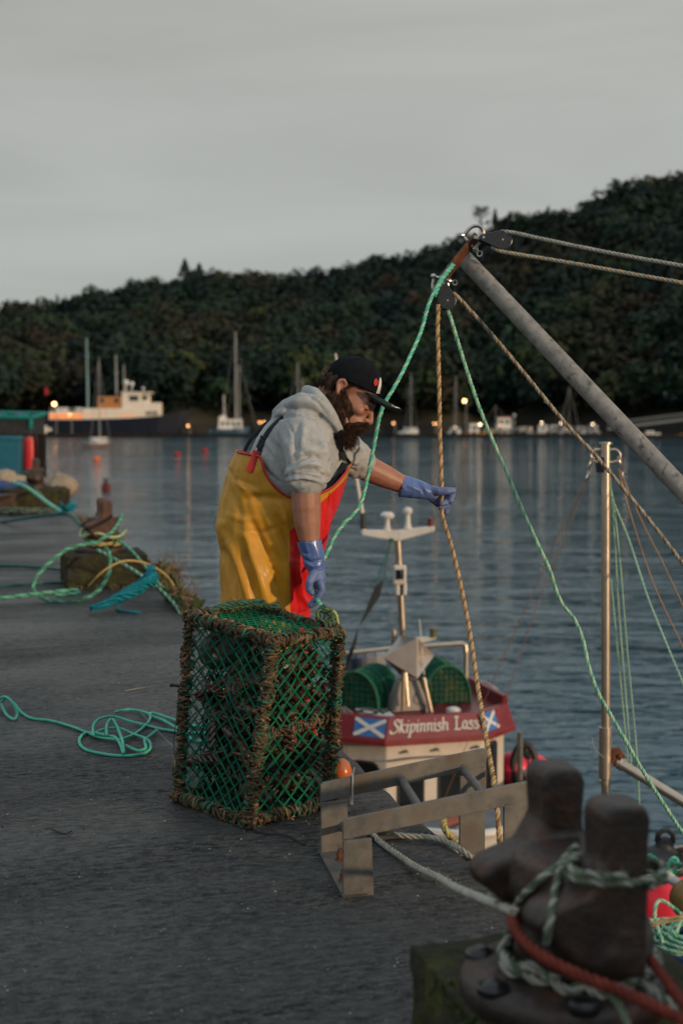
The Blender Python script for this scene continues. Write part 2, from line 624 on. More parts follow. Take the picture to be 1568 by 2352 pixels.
# skin with beard-shadow-free variation
M['skin'] = mat('skin', (.31, .15, .10), (.38, .19, .125), 14, .5, rr=.06, bump=.25, bscale=160, c3=(.30, .095, .065), s3=22, t3=(.52, .8), sub=.12, bdist=.001)
M['lips'] = mat('lips', (.36, .13, .10), rough=.45)
M['eyedark'] = mat('eye_lash', (.02, .012, .01), rough=.6)
# ---------------------------------------------------------------- sky and sun
SUN_AZ = (0.78, -0.62)          # where the low sun stands (towards +x and behind the camera)
SUN_EL = R(7.5)
w = bpy.data.worlds.new("World")
SC.world = w
w.use_nodes = True
nt = w.node_tree
nt.nodes.clear()
L = nt.links.new
out = nn(nt, 'ShaderNodeOutputWorld')
bg = nn(nt, 'ShaderNodeBackground')
bg.inputs['Strength'].default_value = 0.1
sky = nn(nt, 'ShaderNodeTexSky', sky_type='NISHITA', sun_disc=False)
sky.sun_elevation = SUN_EL
sky.sun_rotation = math.atan2(SUN_AZ[0], SUN_AZ[1])
tc = nn(nt, 'ShaderNodeTexCoord')
sep = nn(nt, 'ShaderNodeSeparateXYZ')
L(tc.outputs['Generated'], sep.inputs[0])
# overcast deck: brightness by elevation, broken by long soft cloud bands
cr = nn(nt, 'ShaderNodeValToRGB')
cr.color_ramp.interpolation = 'EASE'
st = [(0.0, (3.75, 4.05, 4.05)), (0.07, (3.85, 4.05, 3.95)), (0.14, (3.90, 4.02, 3.85)), (0.27, (4.1, 4.15, 3.9)), (0.40, (5.0, 5.25, 5.3)), (0.65, (5.4, 5.9, 6.2)), (1.0, (5.8, 6.5, 7.0))]
while len(cr.color_ramp.elements) < len(st):
    cr.color_ramp.elements.new(.5)
for e_, (p_, c_) in zip(cr.color_ramp.elements, st):
    e_.position = p_
    e_.color = tuple(x / 8 for x in c_) + (1,)
L(sep.outputs['Z'], cr.inputs['Fac'])
mp = nn(nt, 'ShaderNodeMapping')
mp.inputs['Scale'].default_value = (1.0, 1.0, 5.5)
mp.inputs['Rotation'].default_value = (0.05, 0.09, 0)
L(tc.outputs['Generated'], mp.inputs['Vector'])
n1 = nn(nt, 'ShaderNodeTexNoise')
n1.inputs['Scale'].default_value = 2.4
n1.inputs['Detail'].default_value = 5
n1.inputs['Roughness'].default_value = .5
n1.inputs['Distortion'].default_value = .4
L(mp.outputs['Vector'], n1.inputs['Vector'])
mr = nn(nt, 'ShaderNodeMapRange')
mr.inputs['From Min'].default_value = .3
mr.inputs['From Max'].default_value = .7
mr.inputs['To Min'].default_value = 7.35
mr.inputs['To Max'].default_value = 9.3
L(n1.outputs['Fac'], mr.inputs['Value'])
vm = nn(nt, 'ShaderNodeVectorMath', operation='SCALE')
L(cr.outputs['Color'], vm.inputs[0])
L(mr.outputs['Result'], vm.inputs['Scale'])
v2 = nn(nt, 'ShaderNodeVectorMath', operation='SCALE')
L(sky.outputs['Color'], v2.inputs[0])
v2.inputs['Scale'].default_value = 0.06
va = nn(nt, 'ShaderNodeVectorMath', operation='ADD')
L(vm.outputs[0], va.inputs[0])
L(v2.outputs[0], va.inputs[1])
L(va.outputs[0], bg.inputs['Color'])
L(bg.outputs[0], out.inputs['Surface'])

sl = bpy.data.lights.new('sun', 'SUN')
sl.energy = 2.35
sl.angle = R(3)
sl.color = (1.0, .69, .42)
so = bpy.data.objects.new('sun', sl)
COL.objects.link(so)
sd = -Vector((SUN_AZ[0] * math.cos(SUN_EL), SUN_AZ[1] * math.cos(SUN_EL), math.sin(SUN_EL))).normalized()
so.rotation_euler = sd.to_track_quat('-Z', 'Y').to_euler()
SC.view_settings.view_transform = 'Standard'
SC.view_settings.look = 'None'
SC.view_settings.exposure = 0
SC.view_settings.gamma = 1
SC.cycles.max_bounces = 6
SC.cycles.sample_clamp_indirect = 4
SC.cycles.caustics_reflective = False
SC.cycles.caustics_refractive = False

# ---------------------------------------------------------------- water
m = bpy.data.materials.new('sea_water')
m.use_nodes = True
nt = m.node_tree
L = nt.links.new
b = nt.nodes['Principled BSDF']
b.inputs['Base Color'].default_value = (.015, .074, .108, 1)
b.inputs['Roughness'].default_value = .06
b.inputs['IOR'].default_value = 1.33
tc = nn(nt, 'ShaderNodeTexCoord')
hs = None
for sc_, amp, st_, det in ((1.15, .15, (.5, 1.25, 1), 3.0), (.28, .30, (.6, 1.2, 1), 2), (3.2, .034, (.5, 1.3, 1), 2)):
    mp = nn(nt, 'ShaderNodeMapping')
    mp.inputs['Scale'].default_value = st_
    mp.inputs['Rotation'].default_value = (0, 0, R(8))
    L(tc.outputs['Object'], mp.inputs['Vector'])
    n = nn(nt, 'ShaderNodeTexNoise')
    n.inputs['Scale'].default_value = sc_
    n.inputs['Detail'].default_value = det
    n.inputs['Distortion'].default_value = .5
    L(mp.outputs['Vector'], n.inputs['Vector'])
    k = nn(nt, 'ShaderNodeMath', operation='MULTIPLY')
    L(n.outputs['Fac'], k.inputs[0])
    k.inputs[1].default_value = amp
    if hs is None:
        hs = k.outputs[0]
    else:
        a_ = nn(nt, 'ShaderNodeMath', operation='ADD')
        L(hs, a_.inputs[0])
        L(k.outputs[0], a_.inputs[1])
        hs = a_.outputs[0]
# calmer and rougher patches of wind
pn = nn(nt, 'ShaderNodeTexNoise')
pn.inputs['Scale'].default_value = .035
pn.inputs['Detail'].default_value = 3
mpp = nn(nt, 'ShaderNodeMapping')
mpp.inputs['Scale'].default_value = (.6, 1.6, 1)
L(tc.outputs['Object'], mpp.inputs['Vector'])
L(mpp.outputs['Vector'], pn.inputs['Vector'])
pr = nn(nt, 'ShaderNodeMapRange')
pr.inputs['From Min'].default_value = .38
pr.inputs['From Max'].default_value = .62
pr.inputs['To Min'].default_value = .5
pr.inputs['To Max'].default_value = 1.0
L(pn.outputs['Fac'], pr.inputs['Value'])
k = nn(nt, 'ShaderNodeMath', operation='MULTIPLY')
L(hs, k.inputs[0])
L(pr.outputs['Result'], k.inputs[1])
bp = nn(nt, 'ShaderNodeBump')
bp.inputs['Strength'].default_value = 1.0
bp.inputs['Distance'].default_value = 1.0
L(k.outputs[0], bp.inputs['Height'])
L(bp.outputs['Normal'], b.inputs['Normal'])
M['water'] = m
mb = MB()
mb.add([(-4000, -300, WATER), (4000, -300, WATER), (4000, 6000, WATER), (-4000, 6000, WATER)], [(0, 1, 2, 3)])
o = mb.build('water', M['water'])
struct(o)
mb = MB()
mb.add([(-4000, -300, WATER - 6), (4000, -300, WATER - 6), (4000, 6000, WATER - 6), (-4000, 6000, WATER - 6)], [(0, 1, 2, 3)])
struct(mb.build('terrain', M['dark']))

# ---------------------------------------------------------------- quay
m = bpy.data.materials.new('quay_concrete')
m.use_nodes = True
nt = m.node_tree
L = nt.links.new
b = nt.nodes['Principled BSDF']
tc = nn(nt, 'ShaderNodeTexCoord')
def nz(scale, det=4, stretch=(1, 1, 1), rot=R(15.2), rough=.6):
    mp = nn(nt, 'ShaderNodeMapping')
    mp.vector_type = 'POINT'
    vr = nn(nt, 'ShaderNodeVectorRotate', rotation_type='Z_AXIS')
    vr.inputs['Angle'].default_value = -rot
    L(tc.outputs['Object'], vr.inputs['Vector'])
    mp.inputs['Scale'].default_value = stretch
    L(vr.outputs['Vector'], mp.inputs['Vector'])
    n = nn(nt, 'ShaderNodeTexNoise')
    n.inputs['Scale'].default_value = scale
    n.inputs['Detail'].default_value = det
    n.inputs['Roughness'].default_value = rough
    L(mp.outputs['Vector'], n.inputs['Vector'])
    return n.outputs['Fac']
def mrng(src, a, b_, c, d_):
    r = nn(nt, 'ShaderNodeMapRange')
    r.inputs['From Min'].default_value = a
    r.inputs['From Max'].default_value = b_
    r.inputs['To Min'].default_value = c
    r.inputs['To Max'].default_value = d_
    L(src, r.inputs['Value'])
    return r.outputs['Result']
def mixc(f, a, b_):
    x = nn(nt, 'ShaderNodeMix', data_type='RGBA')
    for k_, v_ in (('A', a), ('B', b_)):
        if isinstance(v_, tuple):
            x.inputs[k_].default_value = (*v_, 1)
        else:
            L(v_, x.inputs[k_])
    L(f, x.inputs['Factor'])
    return x.outputs['Result']
band = nz(1.5, 5, (.10, 1.7, 1), rough=.7)
broom = nz(33, 6, (.55, 1.15, 1), rough=.82)
grit = nz(85, 2, (1.1, .7, 1))
patch = nz(.9, 4, (.8, 1, 1))
c = mixc(mrng(band, .42, .60, 0, 1), (.010, .011, .0118), (.046, .048, .049))
c = mixc(mrng(broom, .45, .60, 0, 1.0), c, (.078, .081, .082))
mott = nz(5.5, 6, (.45, 1.5, 1), rough=.7)
c = mixc(mrng(mott, .46, .64, 0, .8), c, (.064, .066, .066))
c = mixc(mrng(patch, .48, .66, 0, .5), c, (.010, .0105, .011))
c = mixc(mrng(grit, .60, .70, 0, .85), c, (.15, .15, .145))
L(c, b.inputs['Base Color'])
wet = nz(.7, 5, (.5, 1.4, 1))
rr_ = mrng(wet, .44, .58, .66, .32)
L(rr_, b.inputs['Roughness'])
L(mrng(broom, .38, .62, .06, .50), b.inputs['Specular IOR Level'])
h = nn(nt, 'ShaderNodeMath', operation='MULTIPLY_ADD')
L(grit, h.inputs[0])
h.inputs[1].default_value = .35
L(broom, h.inputs[2])
bp = nn(nt, 'ShaderNodeBump')
bp.inputs['Strength'].default_value = .85
bp.inputs['Distance'].default_value = .016
L(h.outputs[0], bp.inputs['Height'])
L(bp.outputs['Normal'], b.inputs['Normal'])
M['quay'] = m
e0 = EDGE0 - E * 14
e1 = EDGE0 + E * 36
# the edge wanders by a centimetre or two and is chipped
random.seed(3)
N = 500
edge = []
for i in range(N + 1):
    p = e0.lerp(e1, i / N)
    p = p + P * (noise.noise(Vector((i * .6, 0, 0))) * .012 + noise.noise(Vector((i * .13, 5, 0))) * .012)
    edge.append(p)
vs, fs = [], []
for i, p in enumerate(edge):
    vs += [p - P * 40, p - P * .035, p + Vector((0, 0, -.02)), p + Vector((0, 0, -8))]
for i in range(N):
    a = i * 4
    for k in range(3):
        fs.append((a + k, a + 4 + k, a + 5 + k, a + 1 + k))
mb = MB()
mb.add(vs, [f[::-1] for f in fs])
# far end wall
mb.add([edge[-1] - P * 40, edge[-1] - P * .035, edge[-1] + Vector((0, 0, -.02)), edge[-1] + Vector((0, 0, -8)), edge[-1] - P * 40 + Vector((0, 0, -8))], [(0, 1, 2, 3, 4)])
o = mb.build('ground', M['quay'])
struct(o)

# ---------------------------------------------------------------- hill across the water
SK = [(-900, 760), (-500, 745), (-200, 735), (0, 715), (60, 700), (150, 690), (250, 680), (330, 672), (400, 655), (470, 648), (600, 645), (700, 647), (780, 635), (830, 618), (900, 608), (1000, 585), (1040, 574), (1100, 560), (1150, 528), (1200, 506), (1280, 492), (1350, 486), (1420, 450), (1500, 424), (1568, 420), (1750, 380), (2000, 330), (2400, 290), (2800, 280)]
def skyY(X):
    for (a, ya), (b_, yb) in zip(SK[:-1], SK[1:]):
        if X <= b_:
            t = (X - a) / (b_ - a)
            return ya + (yb - ya) * max(0, min(1, t))
    return SK[-1][1]
def shore(X):
    return 330 + 25 * noise.noise(Vector((X * .004, 3, 0))) if X < 1300 else 330 - (X - 1300) * .06
def ridge(X):
    return 560 - 120 * max(0, min(1, (X + 200) / 1700))
TREE_H = 11.0
# unseen mound added on the right to keep the low sun off the far shore
mb = MB()
vs = []
for i in range(41):
    for j in range(31):
        u, v = i / 40 * 2 - 1, j / 30 * 2 - 1
        h = max(0.0, 1 - (u * u)**1.3) * max(0.0, 1 - (v * v)**1.3)
        vs.append((690 + 300 * u, 215 + 190 * v + 90 * u, WATER - 1 + 175 * h**.8 + 8 * noise.noise(Vector((u * 4, v * 4, 2))) * h))
mb.add(vs, [(i * 31 + j, (i + 1) * 31 + j, (i + 1) * 31 + j + 1, i * 31 + j + 1) for i in range(40) for j in range(30)])
struct(mb.build('shade_hill', mat('shade_hill_ground', (.02, .03, .012), (.03, .035, .015), .05, .95), smooth=True, sharp=0))
def hill_pt(X, t):
    """t 0 at the shore, 1 at the ridge, beyond 1 the back slope"""
    d0, d1 = shore(X), ridge(X)
    d = d0 + (d1 - d0) * t
    zt = CH + (HOR - skyY(X)) / F * d1 - TREE_H
    z0 = WATER + 2.2
    tt = min(1, t)
    z = z0 + (zt - z0) * (0.82 * tt**0.8 + 0.18 * tt**2)
    if t > 1:
        z = zt - (t - 1) * 60
    z += 3.0 * noise.noise(Vector((X * .01, t * 4, 1))) * min(1, t * 3) * (1 if t < .9 else max(0, (1 - t) * 10))
    return Vector(((X - 784) / F * d, d, z))
mb = MB()
nx, nt_ = 150, 24
vs = []
XS = [-900 + 3700 * i / nx for i in range(nx + 1)]
TS = [-.02] + [1.5 * j / (nt_ - 1) for j in range(nt_)]
for X in XS:
    for j, t in enumerate(TS):
        p = hill_pt(X, max(0, t))
        if j == 0:
            p.z = WATER - 1
        vs.append(p)
k = len(TS)
fs = [(i * k + j, (i + 1) * k + j, (i + 1) * k + j + 1, i * k + j + 1) for i in range(nx) for j in range(k - 1)]
mb.add(vs, fs)
struct(mb.build('hill', mat('hill_ground', (.02, .024, .014), (.035, .03, .018), .05, .95), smooth=True, sharp=0))

# woodland: one mass of crowns made of leaf clumps
m = bpy.data.materials.new('woodland_leaves')
m.use_nodes = True
nt = m.node_tree
L = nt.links.new
b = nt.nodes['Principled BSDF']
at = nn(nt, 'ShaderNodeAttribute', attribute_name='tint')
L(at.outputs['Color'], b.inputs['Base Color'])
b.inputs['Roughness'].default_value = .75
b.inputs['Specular IOR Level'].default_value = .25
M['leaves'] = m

def crown_proto(kind, n):
    """leaf clumps of one crown in a unit box; kind 0 broad, 1 conifer"""
    ctr, nor = [], []
    if kind == 0:
        lob = [(np.array([0, 0, .55]), np.array([.75, .75, .5]))]
        for _ in range(8):
            a = rng.uniform(0, 6.28)
            rr = rng.uniform(.35, .62)
            lob.append((np.array([math.cos(a) * rr, math.sin(a) * rr, rng.uniform(.35, .85)]), np.array([.42, .42, .34]) * rng.uniform(.7, 1.1)))
        for i in range(n):
            c_, r_ = lob[rng.integers(len(lob))]
            v = rng.normal(size=3)
            v /= np.linalg.norm(v)
            v[2] = abs(v[2]) if rng.random() < .7 else v[2]
            ctr.append(c_ + v * r_ * rng.uniform(.90, 1.03))
            nor.append(v)
    else:
        for i in range(n):
            t = rng.random()**.7
            a = rng.uniform(0, 6.28)
            tier = (1 - t) * 7
            rr = (.06 + .5 * (t)) * (1 - .35 * (tier % 1))
            v = np.array([math.cos(a), math.sin(a), .35])
            ctr.append(np.array([math.cos(a) * rr, math.sin(a) * rr, 1.5 - 1.35 * t]))
            nor.append(v / np.linalg.norm(v))
    return np.array(ctr), np.array(nor)

def crowns_mesh(name, items, protos, mat_, leaf=1.0):
    """items: (x, y, z, radius, height, proto, colour)"""
    V, Cc = [], []
    for (x, y, z, r, hgt, pk, col) in items:
        c_, n_ = protos[pk]
        a = rng.uniform(0, 6.28)
        ca, sa = math.cos(a), math.sin(a)
        rot = np.array([[ca, -sa, 0], [sa, ca, 0], [0, 0, 1]])
        cc = c_ @ rot.T * np.array([r, r, hgt]) + np.array([x, y, z])
        no = n_ @ rot.T + rng.normal(size=n_.shape) * .28
        no /= np.linalg.norm(no, axis=1)[:, None]
        up = rng.normal(size=no.shape)
        u = np.cross(no, up)
        u /= np.linalg.norm(u, axis=1)[:, None] + 1e-9
        v = np.cross(no, u)
        s = leaf * (1.7 if len(cc) == 150 else 1) * rng.uniform(.6, 1.3, size=(len(cc), 1)) * (.55 + r / 9)
        q = np.stack([cc - u * s * .5, cc - v * s * .45, cc + u * s * .55, cc + v * s * .5], 1)
        V.append(q.reshape(-1, 3))
        base = np.array(col)[None, :] * rng.uniform(.86, 1.15, size=(len(cc), 1)) * (rng.uniform(.60, 1.05))
        Cc.append(np.repeat(base, 4, 0))
    V = np.concatenate(V)
    Cc = np.concatenate(Cc)
    me = bpy.data.meshes.new(name)
    nq = len(V) // 4
    me.vertices.add(len(V))
    me.vertices.foreach_set('co', V.ravel())
    me.loops.add(nq * 4)
    me.loops.foreach_set('vertex_index', np.arange(nq * 4))
    me.polygons.add(nq)
    me.polygons.foreach_set('loop_start', np.arange(nq) * 4)
    me.polygons.foreach_set('loop_total', np.full(nq, 4))
    ca = me.color_attributes.new('tint', 'FLOAT_COLOR', 'POINT')
    ca.data.foreach_set('color', np.concatenate([Cc, np.ones((len(Cc), 1))], 1).ravel())
    me.materials.append(mat_)
    me.update()
    me.validate()
    return me

protos = [crown_proto(0, 420) for _ in range(6)] + [crown_proto(1, 230) for _ in range(2)]
greens = [(.010, .028, .014), (.013, .034, .015), (.007, .022, .015), (.020, .038, .014), (.024, .034, .014), (.024, .025, .013), (.014, .026, .016), (.006, .021, .016)]
autumn = [(.034, .030, .012), (.038, .052, .014), (.030, .022, .012)]
items = []
random.seed(11)
for iX in range(0, 2300):
    X = random.uniform(-250, 1830)
    t = random.random()**1.0 * 1.06
    p = hill_pt(X, t)
    pk = random.randrange(6)
    zone = noise.noise(Vector((X * .006, t * 3, 7)))
    if (X < 180 and t > .55 and random.random() < .75) or (zone > .35 and random.random() < .3):
        pk = 6 + random.randrange(2)
        col = greens[random.choice([2, 7])]
        r = random.uniform(3, 4.5)
        hg = random.uniform(6, 8.5)
    else:
        r = random.uniform(4.2, 8.2)
        hg = random.uniform(1.45, 1.75) * r
        if random.random() < (.09 if t < .6 else .03):
            col = random.choice(autumn)
        else:
            z2 = noise.noise(Vector((X * .004, t * 2, 3)))
            col = random.choice([4, 5, 3, 5] if z2 > .1 else [0, 1, 2, 6, 7])
            col = greens[col]
    sd_ = .8 + .5 * (noise.noise(Vector((X * .012, t * 6, 9))) + .5)
    items.append((p.x, p.y, p.z + 1.0, r, hg, pk, tuple(x * sd_ for x in col)))
# the same wood runs on beyond both sides, with coarser crowns
protos.append(crown_proto(0, 150))
for iX in range(1500):
    X = random.choice([random.uniform(-900, -240), random.uniform(1820, 2790)])
    p = hill_pt(X, random.random() * 1.05)
    r = random.uniform(5, 9)
    items.append((p.x, p.y, p.z + 1, r, r * 1.6, len(protos) - 1, random.choice(greens)))
me = crowns_mesh('woodland', items, protos, M['leaves'])
# solid hearts of the crowns so that the wood is dense
o = link('woodland', me)
tag(o, 'dark green autumn woodland covering the whole hillside across the harbour', 'woodland', kind='stuff')

def single_tree(name, X, Y, d, r, hgt, pk, label, trunk=3.0, col=(.014, .022, .013), n=None):
    base = D(X, Y, d)
    t = thing(name, label, 'tree', base)
    pr_ = {0: crown_proto(1 if pk else 0, n or 420)}
    me_ = crowns_mesh('crown', [(base.x, base.y, base.z + trunk, r, hgt, 0, col)], pr_, M['leaves'], .62)
    link('crown', me_, t)
    mb_ = MB()
    mb_.tube([base, base + Vector((.1, 0, trunk)), base + Vector((0, 0, trunk + hgt * (1.2 if pk else .6)))], [.35, .28, .08], 8)
    for k_ in range(6):
        a_ = k_ * 1.1
        s_ = base + Vector((0, 0, trunk * (.75 + .06 * k_)))
        mb_.tube([s_, s_ + Vector((math.cos(a_) * r * .5, math.sin(a_) * r * .5, .5 + hgt * .15))], [.12, .04], 5)
    mb_.build('trunk', M['bark'], t, smooth=True)

single_tree('pine_tree', 1103, 552, 462, 3.9, 4.2, 0, 'lone tall pine standing above the hill skyline near the boom tip', 6.2, n=260)
single_tree('conifer_tree', 1136, 534, 450, 2.6, 3.6, 1, 'small pointed conifer just right of the lone pine on the skyline', 2)
single_tree('conifer_tree', 425, 652, 515, 5.4, 4.6, 1, 'dark conifer clump rising highest on the left part of the skyline', 2)
single_tree('conifer_tree', 458, 650, 515, 4.6, 3.4, 1, 'smaller conifer just right of the highest one on the left skyline', 2)

# ---------------------------------------------------------------- shoreline of the far side
mb = MB()
for i in range(60):
    X0 = -300 + i * 38
    a = hill_pt(X0, 0)
    c_ = hill_pt(X0 + 38, 0)
    a.z = c_.z = WATER
    f1 = Vector((0, -3.0, 0))
    mb.hexa([a + f1 + Vector((0, 0, -1)), c_ + f1 + Vector((0, 0, -1)), c_ + Vector((0, 4, -1)), a + Vector((0, 4, -1)),
             a + f1 + Vector((0, .6, 2.4)), c_ + f1 + Vector((0, .6, 2.4)), c_ + Vector((0, 4, 2.4)), a + Vector((0, 4, 2.4))])
o = mb.build('shore_wall', M['stonewall'])
tag(o, 'dark stone sea wall along the foot of the wooded hill', 'wall')
def xf(mb, T):
    mb.v = [tuple(T @ Vector(v)) for v in mb.v]
    return mb

def hull_mb(L_, B, H, draft=.5, bow_rise=.35, transom=.75, n=14, bowx=1.0):
    """hull along +x (bow), waterline at z 0"""
    mb = MB()
    secs = []
    for i in range(n + 1):
        t = i / n
        x = -L_ / 2 + L_ * t
        wd = B / 2 * (transom + (1 - transom) * min(1, t * 2.2)) * (1 - max(0, (t - .55) / .45)**2.2)
        wd = max(wd, .02)
        zt = H * (1 + bow_rise * max(0, (t - .3) / .7)**2)
        xb = x - (L_ * .06 * max(0, (t - .6) / .4)**2)
        secs.append([(xb, -wd * .25, -draft), (xb, -wd * .85, 0), (x, -wd, zt), (x, wd, zt), (xb, wd * .85, 0), (xb, wd * .25, -draft)])
    vs = [p for s in secs for p in s]
    fs = []
    for i in range(n):
        for k in range(6):
            l = (k + 1) % 6
            fs.append((i * 6 + k, (i + 1) * 6 + k, (i + 1) * 6 + l, i * 6 + l))
    fs += [tuple(range(6)), tuple(range(n * 6, n * 6 + 6))[::-1]]
    mb.add(vs, [f[::-1] for f in fs])
    return mb

def place(X, d, z=WATER):
    return Vector(((X - 784) / F * d / 1.0, d, z))

def far_boat(name, label, cat, X, d, Lm, B, H, yaw, hullm, cabins, masts=(), extra=None, group=None, windows=True):
    p = place(X, d)
    t = thing(name, label, cat, p, group, R(yaw))
    T = Matrix.Translation(p) @ Matrix.Rotation(R(yaw), 4, 'Z')
    xf(hull_mb(Lm, B, H), T).build('hull', hullm, t)
    for (x, L_, b_, z, h_, mm) in cabins:
        mb = MB()
        mb.box((x, 0, z + h_ / 2), (L_, b_, h_), taper=.9)
        mb.box((x, 0, z + h_ + .05), (L_ * .98, b_ * .98, .1))
        c = xf(mb, T).build('cabin', mm, t)
        if windows:
            mb = MB()
            k = max(1, int(L_ / 1.2))
            for i in range(k):
                for s in (-1, 1):
                    mb = MB()
                    mb.box((x - L_ * .42 + L_ * .84 * (i + .5) / k, s * b_ * .48, z + h_ * .62), (L_ * .5 / k, .06, h_ * .32))
                    xf(mb, T).build('window', M['glassdark'], c)
            for s in (-1, 1):
                mb = MB()
                mb.box((x + s * L_ * .48, 0, z + h_ * .62), (.06, b_ * .6, h_ * .3))
                xf(mb, T).build('window', M['glassdark'], c)
    for (x, h_, r_, mm) in masts:
        mb = MB()
        mb.cyl((x, 0, H * .8), (x, 0, h_), r_, r_ * .6, 8)
        mb.cyl((x, -.9, h_ * .7), (x, .9, h_ * .7), r_ * .3, r_ * .3, 5)
        mb.cyl((x + Lm * .45, 0, H * 1.1), (x, 0, h_ * .97), .025, .025, 4)
        mb.cyl((x - Lm * .4, 0, H), (x, 0, h_ * .97), .025, .025, 4)
        xf(mb, T).build('mast', mm, t, smooth=True)
    if extra:
        extra(t, T)
    return t

# the big motor yacht: white upper works on a navy hull
s = 300 / F
p = place(283, 302)
t = thing('motor_yacht', 'long navy hulled motor yacht with white upper works, ochre deckhouse and lit orange saloon', 'yacht', p)
def sx(X):
    return (X - 283) * 302 / F
def sz(Y):
    return (HOR - Y) / F * 302 + CH
T = Matrix.Translation(Vector((p.x, p.y, 0)))
mb = MB()
prof = [(98, 962), (110, 964), (200, 963), (300, 960), (370, 955), (415, 946), (440, 940)]
n = len(prof)
def hw(i):
    return [2.3, 2.9, 3.2, 3.2, 2.7, 1.4, .1][i]
vs = []
for i, (X, Y) in enumerate(prof):
    x = sx(X)
    xb = x - (1.2 * i / n if i > 3 else 0) - (2.0 if i == n - 1 else 0)
    vs += [(xb, -hw(i) * .98, WATER - 1), (x, -hw(i), sz(Y)), (x, hw(i), sz(Y)), (xb, hw(i) * .98, WATER - 1)]
fs = []
for i in range(n - 1):
    for k in range(4):
        l = (k + 1) % 4
        fs.append((i * 4 + k, i * 4 + l, (i + 1) * 4 + l, (i + 1) * 4 + k))
fs += [(3, 2, 1, 0), tuple(range((n - 1) * 4, n * 4))]
mb.add(vs, fs)
xf(mb, T).build('hull', M['navy'], t)
def blk(name, X0, X1, Y0, Y1, b_, mm, par, dy=0):
    mb = MB()
    mb.box(((sx(X0) + sx(X1)) / 2, dy, (sz(Y0) + sz(Y1)) / 2), (sx(X1) - sx(X0), b_, abs(sz(Y0) - sz(Y1))))
    return xf(mb, T).build(name, mm, par, bevel=.08)
sal = blk('saloon', 119, 200, 946, 963.5, 4.4, M['shipwhite'], t)
mb = MB()
for i in range(9):
    X0 = 122 + i * 8.4
    mb.box((sx(X0 + 3.2), -2.21, (sz(950) + sz(961)) / 2), (sx(X0 + 6.2) - sx(X0), .08, sz(950) - sz(961)))
xf(mb, T).build('lit_windows', M['cabinglow'], sal)
blk('deckhouse', 196, 330, 938, 963, 4.8, M['shipwhite'], t)
for X0 in (283, 291, 299, 307, 213, 239):
    mb = MB()
    mb.box((sx(X0 + 3), -2.42, sz(954)), (.42, .06, .3))
    xf(mb, T).build('porthole', M['cabinglow'], t)
och = blk('ochre_deckhouse', 229, 285, 911, 938.2, 3.8, M['shiporange'], t)
for X0, w_ in ((236, 8), (268, 9)):
    mb = MB()
    mb.box((sx(X0 + w_ / 2), -1.92, sz(920)), (w_ * s, .08, .9))
    xf(mb, T).build('window', M['glassdark'], och)
wh = blk('wheelhouse', 285, 330, 904, 938.3, 4.2, M['shipwhite'], t)
blk('wheelhouse_roof', 283, 352, 901, 904, 4.6, M['shipwhite'], t)
wf = blk('wheelhouse_front', 330, 345, 906, 938.4, 3.8, M['shipwhite'], t)
fd = blk('forward_deckhouse', 330.2, 371, 925, 960, 4.3, M['shipwhite'], t)
for (a_, b_, Y0, Y1, dy) in ((302, 323, 909, 921, -2.13), (331, 343, 909, 919, -1.93)):
    mb = MB()
    mb.box((sx((a_ + b_) / 2), dy, (sz(Y0) + sz(Y1)) / 2), ((b_ - a_) * s, .06, (Y1 - Y0) * s))
    xf(mb, T).build('window', M['glassdark'], wh)
for a_ in (340, 347, 354, 361):
    mb = MB()
    mb.box((sx(a_ + 2), -2.18, sz(949)), (.38, .06, .9))
    xf(mb, T).build('window', M['glassdark'], fd)
for (X, Y0, Y1, r_, mm) in ((204, 778, 938, .26, 'mastteal'), (270, 816, 911, .22, 'mastgrey'), (288, 838, 902, .19, 'mastgrey')):
    mb = MB()
    mb.cyl((sx(X), 0, sz(Y1)), (sx(X - 1), 0, sz(Y0)), r_, r_ * .6, 8)
    mb.cyl((sx(X) - .7, 0, sz(Y0 + 40)), (sx(X) + .7, 0, sz(Y0 + 40)), .06, .06, 5)
    xf(mb, T).build('mast', M[mm], t, smooth=True)
for (X, Y, r_) in ((292, 879, .62), (305, 882, .5), (331, 892, .3)):
    mb = MB()
    mb.ball((sx(X), 0, sz(Y)), (r_, r_, r_ * .95), 14, 8)
    mb.cyl((sx(X), 0, sz(Y) - .4), (sx(X), 0, sz(903)), .1, .1, 6)
    xf(mb, T).build('radar_dome', M['boatwhite'], t, smooth=True)
mb = MB()
for i in range(12):
    X0 = 122 + i * 6.4
    mb.cyl((sx(X0), -2, sz(946)), (sx(X0), -2, sz(937)), .04, .04, 4)
mb.cyl((sx(122), -2, sz(938)), (sx(192), -2, sz(938)), .05, .05, 4)
for X0 in (138, 152, 184):
    mb.box((sx(X0), 0, sz(941)), (1.0, 2, .9))
xf(mb, T).build('deck_rail', M['boatwhite'], t)
mb = MB()
mb.cyl((sx(103), 0, sz(962)), (sx(107), 0, sz(893)), .05, .04, 5)
fl = xf(mb, T).build('flagstaff', M['dark'], t)
mb = MB()
mb.box((sx(109), 0, sz(899)), (.7, .05, 1.5))
xf(mb, T).build('ensign', mat('ensign_red', (.4, .01, .03), rough=.7), fl)

